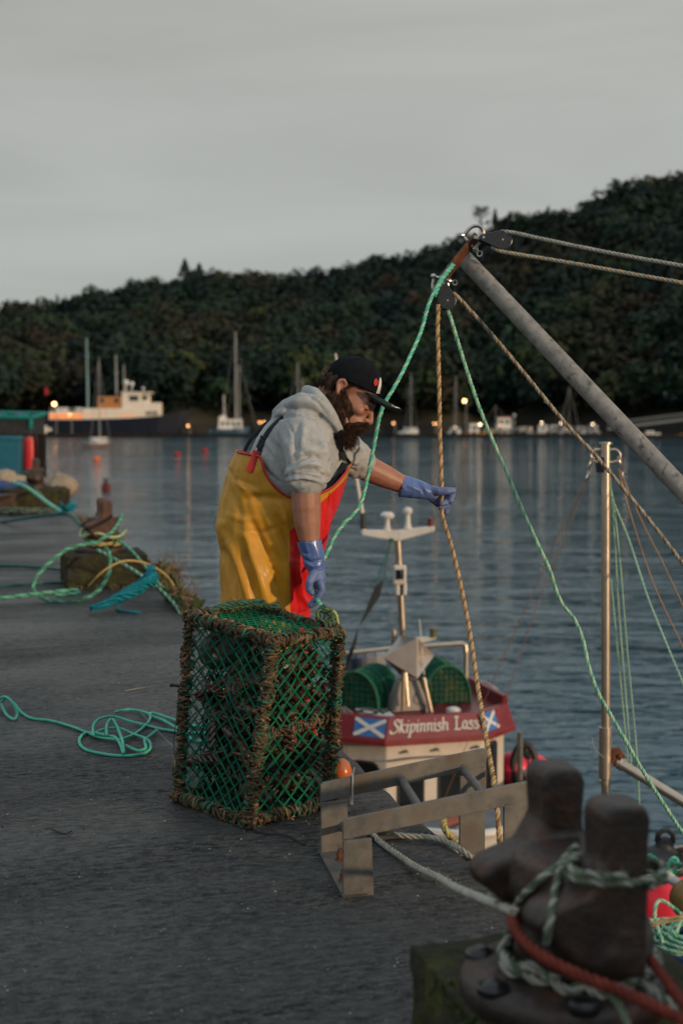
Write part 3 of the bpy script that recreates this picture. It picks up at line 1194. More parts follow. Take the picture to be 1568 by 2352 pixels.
# fishing vessel with tall mast behind the man
def fv(t, T):
    mb = MB()
    mb.box((-1.2, 0, 3.6), (1.4, 1.6, 1.6), Matrix.Rotation(R(-28), 3, 'Y'))
    xf(mb, T).build('gantry', M['boatwhite'], t)
    mb = MB()
    mb.cyl((-.9, 0, 2), (-1.1, 0, 8.7), .14, .1, 6)
    xf(mb, T).build('short_mast', M['boatwhite'], t)
far_boat('fishing_boat', 'blue fishing boat with white cabin and tallest mast behind the man\'s back', 'boat', 527, 296, 8.6, 3, 1.5, 8, M['bluehull'],
         [(.2, 5.2, 2.2, 1.4, 2.1, M['boatwhite'])], [(1.4, 21.6, .2, M['mastgrey']), (2.1, 15.0, .13, M['mastgrey'])], fv)
# small yacht moored in mid harbour, seen end on
def ms(t, T):
    mb = MB()
    mb.ball((-.6, 0, 1.25), (.8, .75, .3), 12, 6)
    xf(mb, T).build('sail_cover', M['boatwhite'], t, smooth=True)
far_boat('moored_yacht', 'little moored sailing yacht seen end on, in front of the navy motor yacht', 'yacht', 226, 205, 6.4, 2.5, .75, 68, mat('dull_hull', (.12, .09, .10), (.16, .13, .13), 1), [(.2, 2.6, 1.5, .75, .75, M['boatwhite'])],
         [(.5, 13.2, .09, M['mastgrey'])], ms)
far_boat('sailing_yacht', 'white sailing yacht with tall bare mast between cap peak and tan rope', 'yacht', 941, 301, 7.5, 2.6, 1.0, 62, M['boatwhite'], [(0, 3, 1.9, .9, .8, M['boatwhite'])], [(.4, 13.4, .1, M['mastgrey'])])
far_boat('sailing_yacht', 'small white yacht with thin mast just left of the bright street lamp', 'yacht', 1044, 303, 6.5, 2.3, .9, 70, M['boatwhite'], [(0, 2.6, 1.6, .8, .8, M['boatwhite'])], [(.4, 12.8, .09, M['mastgrey'])])
far_boat('sailing_yacht', 'distant yacht mast rising just behind the man\'s hood, hull hidden by him', 'yacht', 680, 301, 8, 2.6, 1.0, 30, M['boatwhite'], [(0, 3, 1.9, .9, .8, M['boatwhite'])], [(.4, 15.6, .16, M['mastgrey']), (1.6, 12.2, .1, M['mastgrey'])])
def lb(t, T):
    mb = MB()
    mb.ball((.3, 0, 2.5), .2, 10, 6)
    xf(mb, T).build('deck_lamp', M['lampw'], t)
far_boat('workboat', 'orange yellow hulled workboat with white cabin under the bright street lamp', 'boat', 1098, 296, 6.2, 2.5, .75, 4, M['boatyellow'], [(-1.0, 2.0, 2, .7, 1.9, M['boatwhite'])], [], lb)
def fr(t, T):
    mb = MB()
    mb.box((-.3, 0, 4.0), (3.2, 2.4, .18))
    xf(mb, T).build('red_roof', mat('dull_red_roof', (.2, .03, .04), rough=.6), t)
    mb = MB()
    mb.cyl((2, 0, 2), (2, 0, 4.6), .07, .05, 5)
    mb.ball((2, 0, 4.4), .3, 10, 6)
    xf(mb, T).build('radar', M['boatwhite'], t)
far_boat('fishing_boat', 'white fishing boat with red cabin roof right of the orange workboat', 'boat', 1158, 303, 9, 3, 1.5, 6, mat('grey_hull', (.22, .22, .21), (.28, .28, .27), 1), [(-.3, 3.0, 2.2, 1.5, 2.4, M['boatwhite'])], [(-2, 6.5, .07, M['mastgrey'])], fr)
random.seed(21)
descr = ['low grey cruiser with small cabin left of the post, just under the slanting tan rope', 'white day boat at the pontoon right of the red roofed boat', 'pale motor cruiser at the pontoon directly left of the boom',
         'little grey launch with dark canopy beneath the boom', 'white yacht with two thin stays left of the boom', 'cream cabin boat beside the pontoon lamp left of the boom']
spots = [(1215, 4.6), (1248, 5.2), (1335, 5.5), (1362, 3.6), (1302, 6.0), (1275, 4.8)]
gh = mat('grey_hull_pale', (.30, .31, .31), (.36, .36, .35), 1)
for i, (X, Lm) in enumerate(spots):
    far_boat('small_boat', descr[i], 'boat', X, 300 + i % 3 * 3, Lm, 2, .8, random.uniform(-20, 30), random.choice([M['boatwhite'], gh, gh]),
             [(-.3, Lm * .4, 1.5, .75, 1.1 + .3 * (i % 2), M['boatwhite'] if i % 2 else gh)], [(.3, 10.5, .05, M['mastgrey'])] if i == 4 else [], group='small boats along the marina pontoon')
far_boat('small_boat', 'white speedboat under the gangway on the far right', 'boat', 1492, 285, 4.2, 1.8, .7, 8, M['boatwhite'], [(-.2, 1.6, 1.3, .6, .6, M['boatwhite'])])
far_boat('small_boat', 'tiny white dinghy under the gangway right of the speedboat', 'boat', 1519, 283, 2.4, 1.3, .5, -10, M['boatwhite'], [], windows=False)
far_boat('small_boat', 'small ochre dinghy at the right end of the marina', 'boat', 1549, 285, 3.2, 1.5, .6, 0, mat('dinghy_ochre', (.35, .16, .04), rough=.6), [], windows=False)
far_boat('small_boat', 'white covered boat behind the navy yacht\'s stern, beside the red lamp', 'boat', 91, 292, 5.2, 2.4, 1.4, 5, M['boatwhite'], [(0, 3.6, 2, 1.3, .9, M['boatwhite'])], windows=False)

# boat laid up on the wooded bank on the right
pt = hill_pt(1556, .12)
t = thing('laid_up_yacht', 'pale yacht laid up among the trees on the bank at the far right', 'yacht', D(1556, 912, pt.y - 14))
T = Matrix.Translation(D(1556, 912, pt.y - 14))
xf(hull_mb(6.5, 2.2, 1.0), T).build('hull', M['boatwhite'], t)
mb = MB()
mb.cyl((-.6, 0, .8), (-.6, 0, 7.4), .07, .05, 5)
xf(mb, T).build('mast', M['mastgrey'], t)
mb = MB()
for x_ in (-1.5, 1.5):
    mb.cyl((x_, 0, -6), (x_, 0, 0), .12, .12, 6)
xf(mb, T).build('cradle', M['dark'], t)

# floating pontoon: decks and piles
t = thing('pontoon', 'long low dark pontoon across the far side of the harbour', 'pontoon', place(784, 289))
mb = MB()
for X0, X1, d_ in ((60, 430, 291), (432, 900, 291), (902, 1180, 289), (1182, 1420, 289), (1422, 1700, 280)):
    a_, b_ = place(X0, d_), place(X1, d_)
    mb.box(((a_ + b_) / 2 + Vector((0, 1, .30))), ((b_ - a_).x, 2.4, .75))
mb.build('deck', M['dark'], t)
mb = MB()
random.seed(5)
for X in range(110, 1420, 74):
    a_ = place(X + random.uniform(-15, 15), 292)
    mb.cyl(a_ + Vector((0, 0, -1)), a_ + Vector((0, 0, 2.3)), .14, .14, 8)
mb.build('piles', M['dark'], t, smooth=True)
mb = MB()
for X in list(range(120, 460, 19)) + list(range(1000, 1400, 23)):
    a_ = place(X + random.uniform(-6, 6), 291.4)
    mb.box(a_ + Vector((0, 0, .67 + .2)), (random.uniform(.3, 1.2), .6, random.uniform(.3, .8)))
mb.build('deck_gear', M['dark'], t)

# gangway bridge with lattice sides
t = thing('gangway', 'long pale lattice gangway sloping up to the right behind the boats', 'gangway', D(1420, 985, 286))
mb = MB()
A0, A1 = D(1395, 987, 286), D(1760, 941, 292)
for zz, r_ in ((0, .12), (1.35, .10)):
    mb.cyl(A0 + Vector((0, 0, zz)), A1 + Vector((0, 0, zz)), r_, r_, 6)
for i in range(40):
    a_ = A0.lerp(A1, i / 40)
    b_ = A0.lerp(A1, (i + 1) / 40)
    mb.cyl(a_, a_ + Vector((0, 0, 1.35)), .06, .06, 4)
    mb.cyl(a_, b_ + Vector((0, 0, 1.35)), .05, .05, 4)
mb.build('lattice', mat('gangway_paint', (.14, .17, .17), rough=.6), t)
mb = MB()
mb.prism([A0 + Vector((0, .2, .1)), A1 + Vector((0, .2, .1)), A1 + Vector((0, 1.5, .1)), A0 + Vector((0, 1.5, .1))], (0, 0, .1))
mb.build('walkway', M['mastgrey'], t)

# lamps
def lamp_post(X, Y, d, r_, mm, label, zbase=WATER + .6, watt=0, col=(1, .6, .3)):
    p = D(X, Y, d)
    t = thing('lamp_post', label, 'lamp', Vector((p.x, p.y, zbase)))
    mb = MB()
    mb.cyl((p.x + .35, p.y + .1, zbase), (p.x + .35, p.y + .1, p.z + .35), .07, .05, 6)
    mb.cyl((p.x + .35, p.y + .1, p.z + .35), (p.x, p.y, p.z + .3), .05, .04, 6)
    mb.build('pole', M['mastgrey'], t)
    mb = MB()
    mb.ball(p, r_, 12, 8)
    mb.build('lamp_bulb', M[mm], t, smooth=True)
    if watt:
        l = bpy.data.lights.new('lamp_light', 'POINT')
        l.energy = watt
        l.color = col
        l.shadow_soft_size = .3
        lo = bpy.data.objects.new('lamp_light', l)
        COL.objects.link(lo)
        lo.parent = t
        lo.location = p + Vector((-.3, -1.2, -.3)) - t.location
lamp_post(125, 928, 290, .36, 'lamp', 'tall bright lamp at the stern of the navy yacht, above the pontoon', watt=12)
lamp_post(1066, 921, 291, .30, 'lamp', 'bright street lamp on a tall pole above the orange workboat', watt=20)
lamp_post(161, 953, 297, .24, 'lamp_small', 'small orange lamp before the lit saloon windows')
lamp_post(432, 978, 290, .22, 'lamp_small', 'low lamp on the pontoon off the navy yacht\'s bow')
lamp_post(596, 970, 291, .2, 'lamp_small', 'left one of the lamp pair just behind the man\'s back')
lamp_post(606, 970, 291, .2, 'lamp_small', 'right one of the lamp pair just behind the man\'s back')
lamp_post(903, 972, 291, .2, 'lamp_small', 'low pontoon lamp left of the tall masted white yacht')
lamp_post(996, 973, 291, .17, 'lamp_small', 'left one of the two close lamps beside the tan rope')
lamp_post(1003, 973, 291, .17, 'lamp_small', 'right one of the two close lamps beside the tan rope')
lamp_post(1044, 981, 291, .08, 'lampw', 'faint low lamp left of the orange workboat')
lamp_post(1148, 977, 291, .12, 'lamp_small', 'faint lamp in front of the red roofed boat')
lamp_post(1218, 984, 291, .08, 'lamp_small', 'tiny low lamp right of the red roofed boat')
lamp_post(1285 - 43 + 1, 971, 291, .14, 'lampw', 'pale lamp left of the post head, beyond the tan rope')
lamp_post(1287, 972, 291, .12, 'lampw', 'pale lamp on the pontoon just left of the boom')
lamp_post(1360, 974, 286, .14, 'lampw', 'pale lamp on the pontoon directly under the boom')
lamp_post(1436, 978, 284, .14, 'lampw', 'pale lamp right of the boom near the gangway foot')
lamp_post(89, 961, 288, .20, 'lampred', 'small red navigation lamp left of the navy yacht', watt=0)

# buoys afloat
def buoy(X, Y, r_, mm, label, blk_=False):
    d = (CH - WATER) * F / (Y - HOR)
    p = place(X, d)
    t = thing('mooring_buoy', label, 'buoy', p, None)
    mb = MB()
    if blk_:
        mb.lathe([(.0, -.5), (r_, -.45), (r_ * 1.05, .1), (r_, r_ * 1.2), (r_ * .75, r_ * 1.9), (r_ * .3, r_ * 2.3), (0, r_ * 2.3)], p, seg=16)
        mb.build('float', M[mm], t, smooth=True)
        mb = MB()
        mb.lathe([(.1, r_ * 2.2), (.1, r_ * 2.6), (.24, r_ * 2.65), (.2, r_ * 3.0), (0, r_ * 3.1)], p, seg=12)
        mb.build('top_mark', M['rubber'], t, smooth=True)
    else:
        mb.ball(p + Vector((0, 0, r_ * .35)), (r_, r_, r_ * .85), 16, 10)
        mb.build('float', M[mm], t, smooth=True)
        mb = MB()
        mb.tube([p + Vector((math.cos(a / 8 * 6.28) * .08, 0, r_ * 1.22 + math.sin(a / 8 * 6.28) * .08)) for a in range(9)], .02, 5)
        mb.build('ring', M['rubber'], t)
buoy(222, 1057, .42, 'orange_b', 'orange round buoy floating just below the end on moored yacht')
buoy(408, 1047, .42, 'redbuoy', 'light red round buoy floating left of the man, the nearer of two')
buoy(471, 1037, .42, 'redbuoy', 'dark red round buoy floating left of the man, the farther of two')
buoy(243, 1128, .29, 'brownbuoy', 'dark barrel shaped buoy with black top floating above the far bollard', True)
# ---------------------------------------------------------------- bollards
PL = .27                        # height of the concrete plinths
def bollard_frame(c):
    """c on the ground; local x towards the water, local y along the quay, away"""
    return Matrix(((P.x, E.x, 0, c.x), (P.y, E.y, 0, c.y), (0, 0, 1, c.z), (0, 0, 0, 1)))

def bollard_meshes():
    mb = MB()
    z0 = .02
    # neck and body
    mb.lathe([(0, z0), (.150, z0), (.135, .07), (.118, .13), (.122, .19), (.14, .23), (.13, .29), (0, .30)], seg=24)
    mb.ball((.0, 0, .19), (.115, .205, .10), 20, 12)
    mb.ball((-.01, -.05, .15), (.135, .16, .09), 20, 12)
    for s in (-1, 1):
        y = s * .145
        # pillar of the horn
        pr = [(-.045, .12), (.054, .10), (.056, .28), (.060, .415), (.046, .438), (-.022, .440), (-.036, .420), (-.034, .33), (-.064, .275), (-.150, .248), (-.170, .222), (-.150, .196), (-.095, .14)]
        mb.prism([Vector((a, y - .045, b_)) for a, b_ in pr], (0, .09, 0))
        mb.prism([Vector((a * .93 + .001, y - .052, .01 + b_ * .965)) for a, b_ in pr], (0, .104, 0))
        mb.ball((-.135, y, .222), (.040, .048, .033), 14, 8)
    me = remesh(mb, 'bollard_body', .0085, 4, [M['iron']])
    displace(me, lambda co, no: np.array([noise.noise(Vector(p * 16)) * .003 for p in co]))
    return me

def make_bollard(c, label):
    T = bollard_frame(Vector((c.x, c.y, PL)))
    rz = math.atan2(P.y, P.x)
    t = thing('bollard', label, 'bollard', Vector((c.x, c.y, PL)), 'iron bollards along the quay edge', rz)
    body = bollard_meshes()
    body.transform(T)
    body_o = link('horned_body', body, t)
    mb = MB()
    mb.lathe([(0, .0), (.205, .0), (.211, .02), (.208, .042), (.197, .052), (.15, .062), (.0, .07)], (-.028, 0, 0), seg=48)
    xf(mb, T).build('flange', M['iron'], t, smooth=True, sharp=60)
    for k in range(6):
        a = k * math.pi / 3 + .3
        mb = MB()
        x, y = -.028 + .176 * math.cos(a), .176 * math.sin(a)
        mb.lathe([(.036, .045), (.037, .0585), (.033, .0610), (.028, .0600), (.024, .066), (.014, .071), (0, .072)], (x, y, 0), seg=20)
        xf(mb, T).build('flange_bolt', M['recess'], t, smooth=True)
    return t, body_o

def plinth(c, sx_, sy_, label, off=(0, 0)):
    T = bollard_frame(Vector((c.x, c.y, 0)))
    mb = MB()
    k = 16
    vs, fs = [], []
    # a worn block: grid of top and sides
    def g(u, v):
        return (u, v)
    hx, hy = sx_ / 2, sy_ / 2
    mb2 = MB()
    mb2.box((off[0], off[1], PL / 2 - .002), (sx_, sy_, PL - .004))
    me = remesh(mb2, 'plinth', .014, 2, [M['plinth']])
    displace(me, lambda co, no: np.array([noise.noise(Vector(p * 9)) * .016 + noise.noise(Vector(p * 34)) * .006 for p in co]))
    me.transform(T)
    o = link('bollard_plinth', me)
    tag(o, label, 'plinth', 'concrete plinths under the bollards')
    return o

B1 = Vector((.475, 2.80, 0))
near_b, near_body = make_bollard(B1, 'big dark iron bollard in the near right corner wound with green, white and red ropes')
plinth(B1, .52, .68, 'moss covered concrete block under the nearest bollard', (.02, .01))
B2g = G(262, 1352)
B2 = Vector((B2g.x - .13, B2g.y + .30, 0))
def copy_bollard(c, label, mat_=None, horn=0):
    b_ = copy_tree(near_b)
    b_.location = Vector((c.x, c.y, PL))
    b_['label'] = label
    return b_
b2 = copy_bollard(B2, 'rusty brown bollard in the middle of the quay edge, draped with green rope coils')
plinth(B2, .66, .62, 'concrete block under the middle bollard with weeds at its corner')
for o in bpy.data.objects:
    if o.parent == b2 and o.name.startswith('horned_body'):
        o.data = o.data.copy()
        o.data.materials.clear()
        o.data.materials.append(M['iron_rust'])
        b2body = o
B3g = G(62, 1166)
B3 = Vector((B3g.x + .05, B3g.y + .4, 0))
b3 = copy_bollard(B3, 'farthest bollard at the left edge in front of pale sacking and the red float')
plinth(B3, .95, .9, 'concrete block under the farthest bollard at left')

# ---------------------------------------------------------------- ladder hoops at the quay edge
A = G(803, 2062)                 # front left foot
Bk = G(751, 1964)                # rear left foot
t = thing('ladder_handrail', 'galvanised flat bar ladder handrail bolted at the quay edge beside the creel', 'handrail', A)
def bar_poly(pts2d, org, ux, th, n_):
    """flat bar profile: pts2d in (along, height), extruded by th along n_"""
    return [org + ux * a + Vector((0, 0, b_)) for a, b_ in pts2d]
hn = E.copy()
RU = (P * 1.0)
def frame_side(org, parent, name, TL, TR):
    zr0 = D(TL[0], TL[1], org.y).z
    x1 = .3
    for _ in range(40):
        q_a = org + RU * x1
        x1 += (TR[0] - (784 + F * q_a.x / (q_a.y * cp))) * .0008
    zr1 = D(TR[0], TR[1], (org + RU * x1).y).z
    bw = .064
    x1 -= .02
    mb = MB()
    # top bar
    mb.prism(bar_poly([(-.02, zr0 - bw), (x1 + .02, zr1 - bw), (x1 + .025, zr1 - .006), (x1 + .015, zr1), (-.012, zr0), (-.022, zr0 - .008)], org, RU, 0, 0), hn * .012)
    mb.build(name, M['galv'], parent, bevel=.002)
    mb = MB()
    mb.prism(bar_poly([(-.02, .0), (.075, .0), (.068, zr0 - bw - .0015), (-.02, zr0 - bw - .0015)], org, RU, 0, 0), hn * .012)
    mb.build('leg', M['galv'], parent, bevel=.002)
    mb = MB()
    mb.prism(bar_poly([(x1 - .075, -1.6), (x1 + .02, -1.6), (x1 + .02, zr1 - bw - .0015), (x1 - .07, zr1 - bw - .0015)], org, RU, 0, 0), hn * .012)
    mb.build('leg', M['galv'], parent, bevel=.002)
frame_side(A, t, 'top_bar', (784, 1880), (1229, 1793))
frame_side(Bk, t, 'top_bar', (709, 1797), (1121, 1719))
zA = D(784, 1880, A.y).z
print('ladder', A, Bk, zA)
mb = MB()
ft = .010
mb.prism([A + RU * -.022 + Vector((0, 0, .001)), A + RU * .055 + Vector((0, 0, .001)), Bk + RU * .075 + hn * .03 + Vector((0, 0, .001)), Bk + RU * -.022 + hn * .03 + Vector((0, 0, .001))], (0, 0, ft))
mb.build('base_plate', M['galv'], t, bevel=.002)
for f_ in (.3, .78):
    mb = MB()
    c_ = A.lerp(Bk, f_) + RU * (.005 if f_ < .5 else .03)
    mb.lathe([(.02, ft), (.02, ft + .004), (.014, ft + .006), (.014, ft + .024), (.010, ft + .026), (.010, ft + .036), (0, ft + .037)], c_, seg=6)
    mb.build('bolt', M['rust'], t)
def rung(u_a, z_a, name='rung', r_=.0135):
    mb = MB()
    a_ = A + RU * u_a + Vector((0, 0, z_a)) + hn * .014
    b_ = Bk + RU * (u_a + .02) + Vector((0, 0, z_a + .0)) - hn * .002
    mb.cyl(a_, b_, r_, r_, 14)
    o = mb.build(name, M['galv'], t, smooth=True)
    mb = MB()
    for q, s_ in ((a_, 1), (b_, -1)):
        mb = MB()
        mb.cyl(q, q + (b_ - a_).normalized() * .008 * s_, r_ * 1.5, r_ * 1.15, 14)
        mb.build('weld', M['galv'], o, smooth=True)
rung(.235, zA - .035 + .025)
rung(.45, zA - .035 + .045)
rung(.50, -.12)
rung(.50, -.40)
rung(.50, -.68)
rung(.035, .09, r_=.012)
mb = MB()
rr_ = .05
q = Bk + RU * .085 + Vector((0, 0, D(709, 1797, Bk.y).z - .030)) + hn * -.0
mb.tube([q + Vector((0, 0, .048)) - hn * .004, q + Vector((0, 0, .05)) + hn * .006, q + Vector((0, 0, .048)) + hn * .016, q + Vector((0, 0, -.05)) + hn * .016, q + Vector((0, 0, -.052)) + hn * .006, q + Vector((0, 0, -.048)) - hn * .004], .003, 5, closed=True)
mb.tube([q + Vector((0, 0, .045)) - hn * .004, q + Vector((.006, 0, .075)) - hn * .004], .002, 4)
tag(mb.build('cable_tie', M['zip']), 'pale cable tie strapped round the back rail of the handrail', 'cable tie')

# orange and teal float behind the creel
c = D(772, 1725, 5.35)
t = thing('float_light', 'round float with translucent orange top and teal base between creel and quay edge', 'float', Vector((c.x, c.y, 0)))
mb = MB()
mb.lathe([(0, .0), (.030, .0), (.036, .02), (.036, .05)], (c.x + .02, c.y, 0.0), seg=20)
mb.build('base', mat('float_teal', (.01, .10, .16), rough=.4), t, smooth=True)
mb = MB()
mb.lathe([(.0365, .05), (.040, .055), (.040, .075), (.030, .105), (.012, .118), (0, .12)], (c.x + .02, c.y, 0.0), seg=20)
mb.build('dome', mat('float_orange', (.6, .12, .02), (.35, .16, .08), 20, .3), t, smooth=True)
mb = MB()
mb.box((c.x + .17, c.y - .62, .012), (.12, .07, .012), Matrix.Rotation(.3, 3, 'Z'))
mb.lathe([(.028, .012), (.028, .02), (.018, .02), (.018, .05), (.012, .055), (0, .055)], (c.x + .17, c.y - .62, .006), seg=12)
tag(mb.build('deck_cleat', M['rubber']), 'small black cast fitting on the quay behind the handrail', 'cleat')

# ---------------------------------------------------------------- things far down the quay on the left
def zat(Y, d):
    return CH - (Y - HOR) / F * d
p = D(20, 1066, 24.5)
t = thing('fish_bin', 'large teal plastic fish bin at the left edge beyond the bollard', 'bin', Vector((p.x, p.y, 0)))
mb = MB()
w_ = .62
mb.lathe([(0, .0), (.40, .0), (.42, .5), (.45, .92), (.47, .93), (.47, 1.0), (.44, 1.0), (.43, .94), (0, .90)], Vector((p.x - .05, p.y, 0)), seg=4, rot=Matrix.Rotation(R(45), 3, 'Z'))
mb.v = [tuple(Vector((v[0] - p.x, v[1] - p.y, v[2])) * 1.0 + Vector((p.x, p.y, 0))) for v in mb.v]
mb.build('tub', M['teal_bin'], t, bevel=.02)
p = D(70, 1068, 24.6)
zt = zat(997, 24.6)
t = thing('cylindrical_float', 'tall red cylinder float with domed pink top at the left of the quay', 'float', Vector((p.x, p.y, 0)))
mb = MB()
mb.lathe([(0, .28), (.105, .28), (.13, .34), (.135, .9), (.13, zt - .1)], (p.x, p.y, 0), seg=24)
mb.build('body', mat('float_red', (.55, .02, .03), (.62, .03, .04), 4, .45), t, smooth=True)
mb = MB()
mb.lathe([(.13, zt - .1), (.12, zt - .03), (.07, zt), (0, zt + .01)], (p.x, p.y, 0), seg=24)
mb.build('domed_top', mat('float_pink', (.5, .10, .11), rough=.5), t, smooth=True)
mb = MB()
mb.box((p.x, p.y, .14), (.5, .4, .28))
tag(mb.build('fish_box', M['rubber']), 'black fish box carrying the tall red float', 'box')
p = D(89, 1095, 24.2)
mb = MB()
mb.box((p.x, p.y + .3, zat(1000, 24.2) / 2), (.12, .14, zat(1000, 24.2)))
mb.box((p.x - .9, p.y + .3, zat(1001, 24.2) + .015), (2.0, .14, .03))
o = mb.build('timber_post', M['dark'])
tag(o, 'dark square timber post with a pale capping rail beside the red float', 'post')
p = D(20, 1000, 27)
t = thing('container', 'dark open topped container with teal netted rim at the left edge', 'container', Vector((p.x - .7, p.y, 0)))
zt = zat(958, 27)
mb = MB()
mb.box((p.x - .62, p.y + .6, zt / 2), (2.1, 1.3, zt))
mb.build('body', M['rubber'], t, bevel=.02)
mb = MB()
x0, x1 = p.x - 1.68, p.x + .44
for (a_, b_) in (((x0, p.y - .06, zt + .03), (x1, p.y - .06, zt - .01)), ((x1, p.y - .06, zt - .01), (x1, p.y + 1.3, zt + .06)), ((x0, p.y + 1.3, zt + .12), (x1, p.y + 1.3, zt + .06)), ((x1, p.y - .07, zt), (x1, p.y - .07, zt - .22))):
    mb.tube([Vector(a_), Vector(a_).lerp(Vector(b_), .5) + Vector((0, 0, -.01)), Vector(b_)], .045, 8)
mb.build('net_rim', M['net_teal'], t, smooth=True)
mb = MB()
for i in range(5):
    mb.box((x0 + .2 + i * .42, p.y + .5, zt - .02), (.3, .9, .1), Matrix.Rotation(.1 * i, 3, 'Y'))
mb.build('net_heap', mat('net_heap_teal', (.01, .10, .12), (.01, .05, .10), 6, .8, bump=.8), t)

# sacking heap
p = D(20, 1110, 22.8)
mb = MB()
random.seed(9)
for i in range(16):
    x = -1.05 + 1.95 * i / 15
    mb.ball((p.x + x, p.y + random.uniform(-.2, .25), .16 + .08 * math.sin(i)), (random.uniform(.2, .3), .33, random.uniform(.20, .30) * (1 if x < .45 else .72)), 12, 8)
me = remesh(mb, 'sacking', .03, 4, [M['sack']])
displace(me, lambda co, no: np.array([noise.noise(Vector(q * 5)) * .05 + noise.noise(Vector(q * 14)) * .02 for q in co]))
tag(link('sacking_heap', me), 'heap of pale sacking behind the farthest bollard', 'sacking')
mb = MB()
p = D(10, 1130, 21.6)
for i in range(7):
    mb.ball((p.x - .75 + .2 * i, p.y + .1 * (i % 2), .22), (.22, .3, .13), 12, 8)
me = remesh(mb, 'tarp', .025, 3, [M['tarpblue']])
displace(me, lambda co, no: np.array([noise.noise(Vector(q * 9)) * .05 for q in co]))
tag(link('tarpaulin', me), 'crumpled dark blue tarpaulin left of the farthest bollard', 'tarpaulin')
mb = MB()
p = D(6, 1158, 20.6)
mb.box((p.x, p.y, .11), (.36, .3, .22))
tag(mb.build('wooden_block', mat('brown_block', (.10, .05, .025), (.05, .03, .02), 5, .8), bevel=.01), 'brown wooden block at the left edge below the blue tarpaulin', 'block')

# weeds growing at the edge
def weeds(name, centre, n, spread, h, mats, label, cat, bare=0, seed=1):
    rnd = random.Random(seed)
    t = thing(name, label, cat, centre)
    mb = MB()
    for i in range(n):
        b0 = centre + P * rnd.uniform(-spread[0], spread[0]) + E * rnd.uniform(-spread[1], spread[1])
        hh = h * rnd.uniform(.4, 1)
        lean = Vector((rnd.uniform(-.7, .7), rnd.uniform(-.5, .5), 0)) * hh
        mid = b0 + lean * .4 + Vector((0, 0, hh * .7))
        tip = b0 + lean + Vector((0, 0, hh * rnd.uniform(.6, 1)))
        wv = Vector((rnd.uniform(-1, 1), rnd.uniform(-1, 1), .2)).normalized() * h * rnd.uniform(.06, .16)
        mb.add([b0 - wv * .3, b0 + wv * .3, mid + wv, tip, mid - wv], [(0, 1, 2, 3, 4)], rnd.randrange(2))
    mb.build('leaves', mats, t)
    if bare:
        mb = MB()
        for i in range(bare):
            b0 = centre + P * rnd.uniform(-spread[0], spread[0]) + E * rnd.uniform(-spread[1], spread[1])
            a_ = b0 + Vector((rnd.uniform(-.1, .2), 0, h * rnd.uniform(.8, 1.6)))
            mb.tube([b0, b0.lerp(a_, .5) + Vector((.02, 0, 0)), a_], [.004, .003, .0015], 4)
            mb.tube([b0.lerp(a_, .6), b0.lerp(a_, .8) + Vector((rnd.uniform(-.08, .08), 0, .02))], .002, 3)
        mb.build('stems', M['grassdry'], t)
    return t
weeds('weeds', G(408, 1395) + P * .02, 190, (.06, .42), .16, [M['grass'], M['grassdry']], 'green and brown weeds on the quay edge just left of the creel', 'weeds', 10, 1)
weeds('weeds', G(360, 1340) + P * .06, 110, (.09, .5), .2, [M['grassdry'], M['grass']], 'brown dry weeds on the quay edge right of the middle bollard', 'weeds', 16, 2)
weeds('weeds', G(187, 1200) + P * .02, 60, (.06, .5), .1, [M['grass'], M['grassdry']], 'small weed tuft on the quay edge above the middle bollard', 'weeds', 0, 3)
weeds('weeds', Vector((B1.x, B1.y, PL - .02)) - P * .25 - E * .12, 240, (.03, .26), .03, [M['grass'], mat('moss_dark', (.03, .045, .012), rough=.95)], 'short moss tufts on the corner of the nearest plinth', 'moss', 0, 4)
weeds('weeds', Vector((B2.x, B2.y, 0)) - E * .42 + P * .1, 90, (.42, .03), .06, [M['grass'], M['grassdry']], 'thin line of moss at the foot of the middle plinth', 'moss', 0, 5)
# ---------------------------------------------------------------- the creel full of crabs
cF, cL, cR_ = G(570, 1890, .02), G(408, 1828, .02), G(754, 1842, .02)
cB = cL + cR_ - cF
tF, tL, tR = D(629, 1474, cF.y + .06), D(437, 1416, cL.y + .08), D(776, 1450, cR_.y + .07)
tB = tL + tR - tF
creel = thing('creel', 'tall green netted creel bound in twine, full of crabs, before the man', 'creel', cF.lerp(cB, .5))
random.seed(42)

def wobble(p, a=.004, s=30):
    return p + Vector((noise.noise(p * s), noise.noise(p * s + Vector((7, 0, 0))), noise.noise(p * s + Vector((0, 9, 0))))) * a

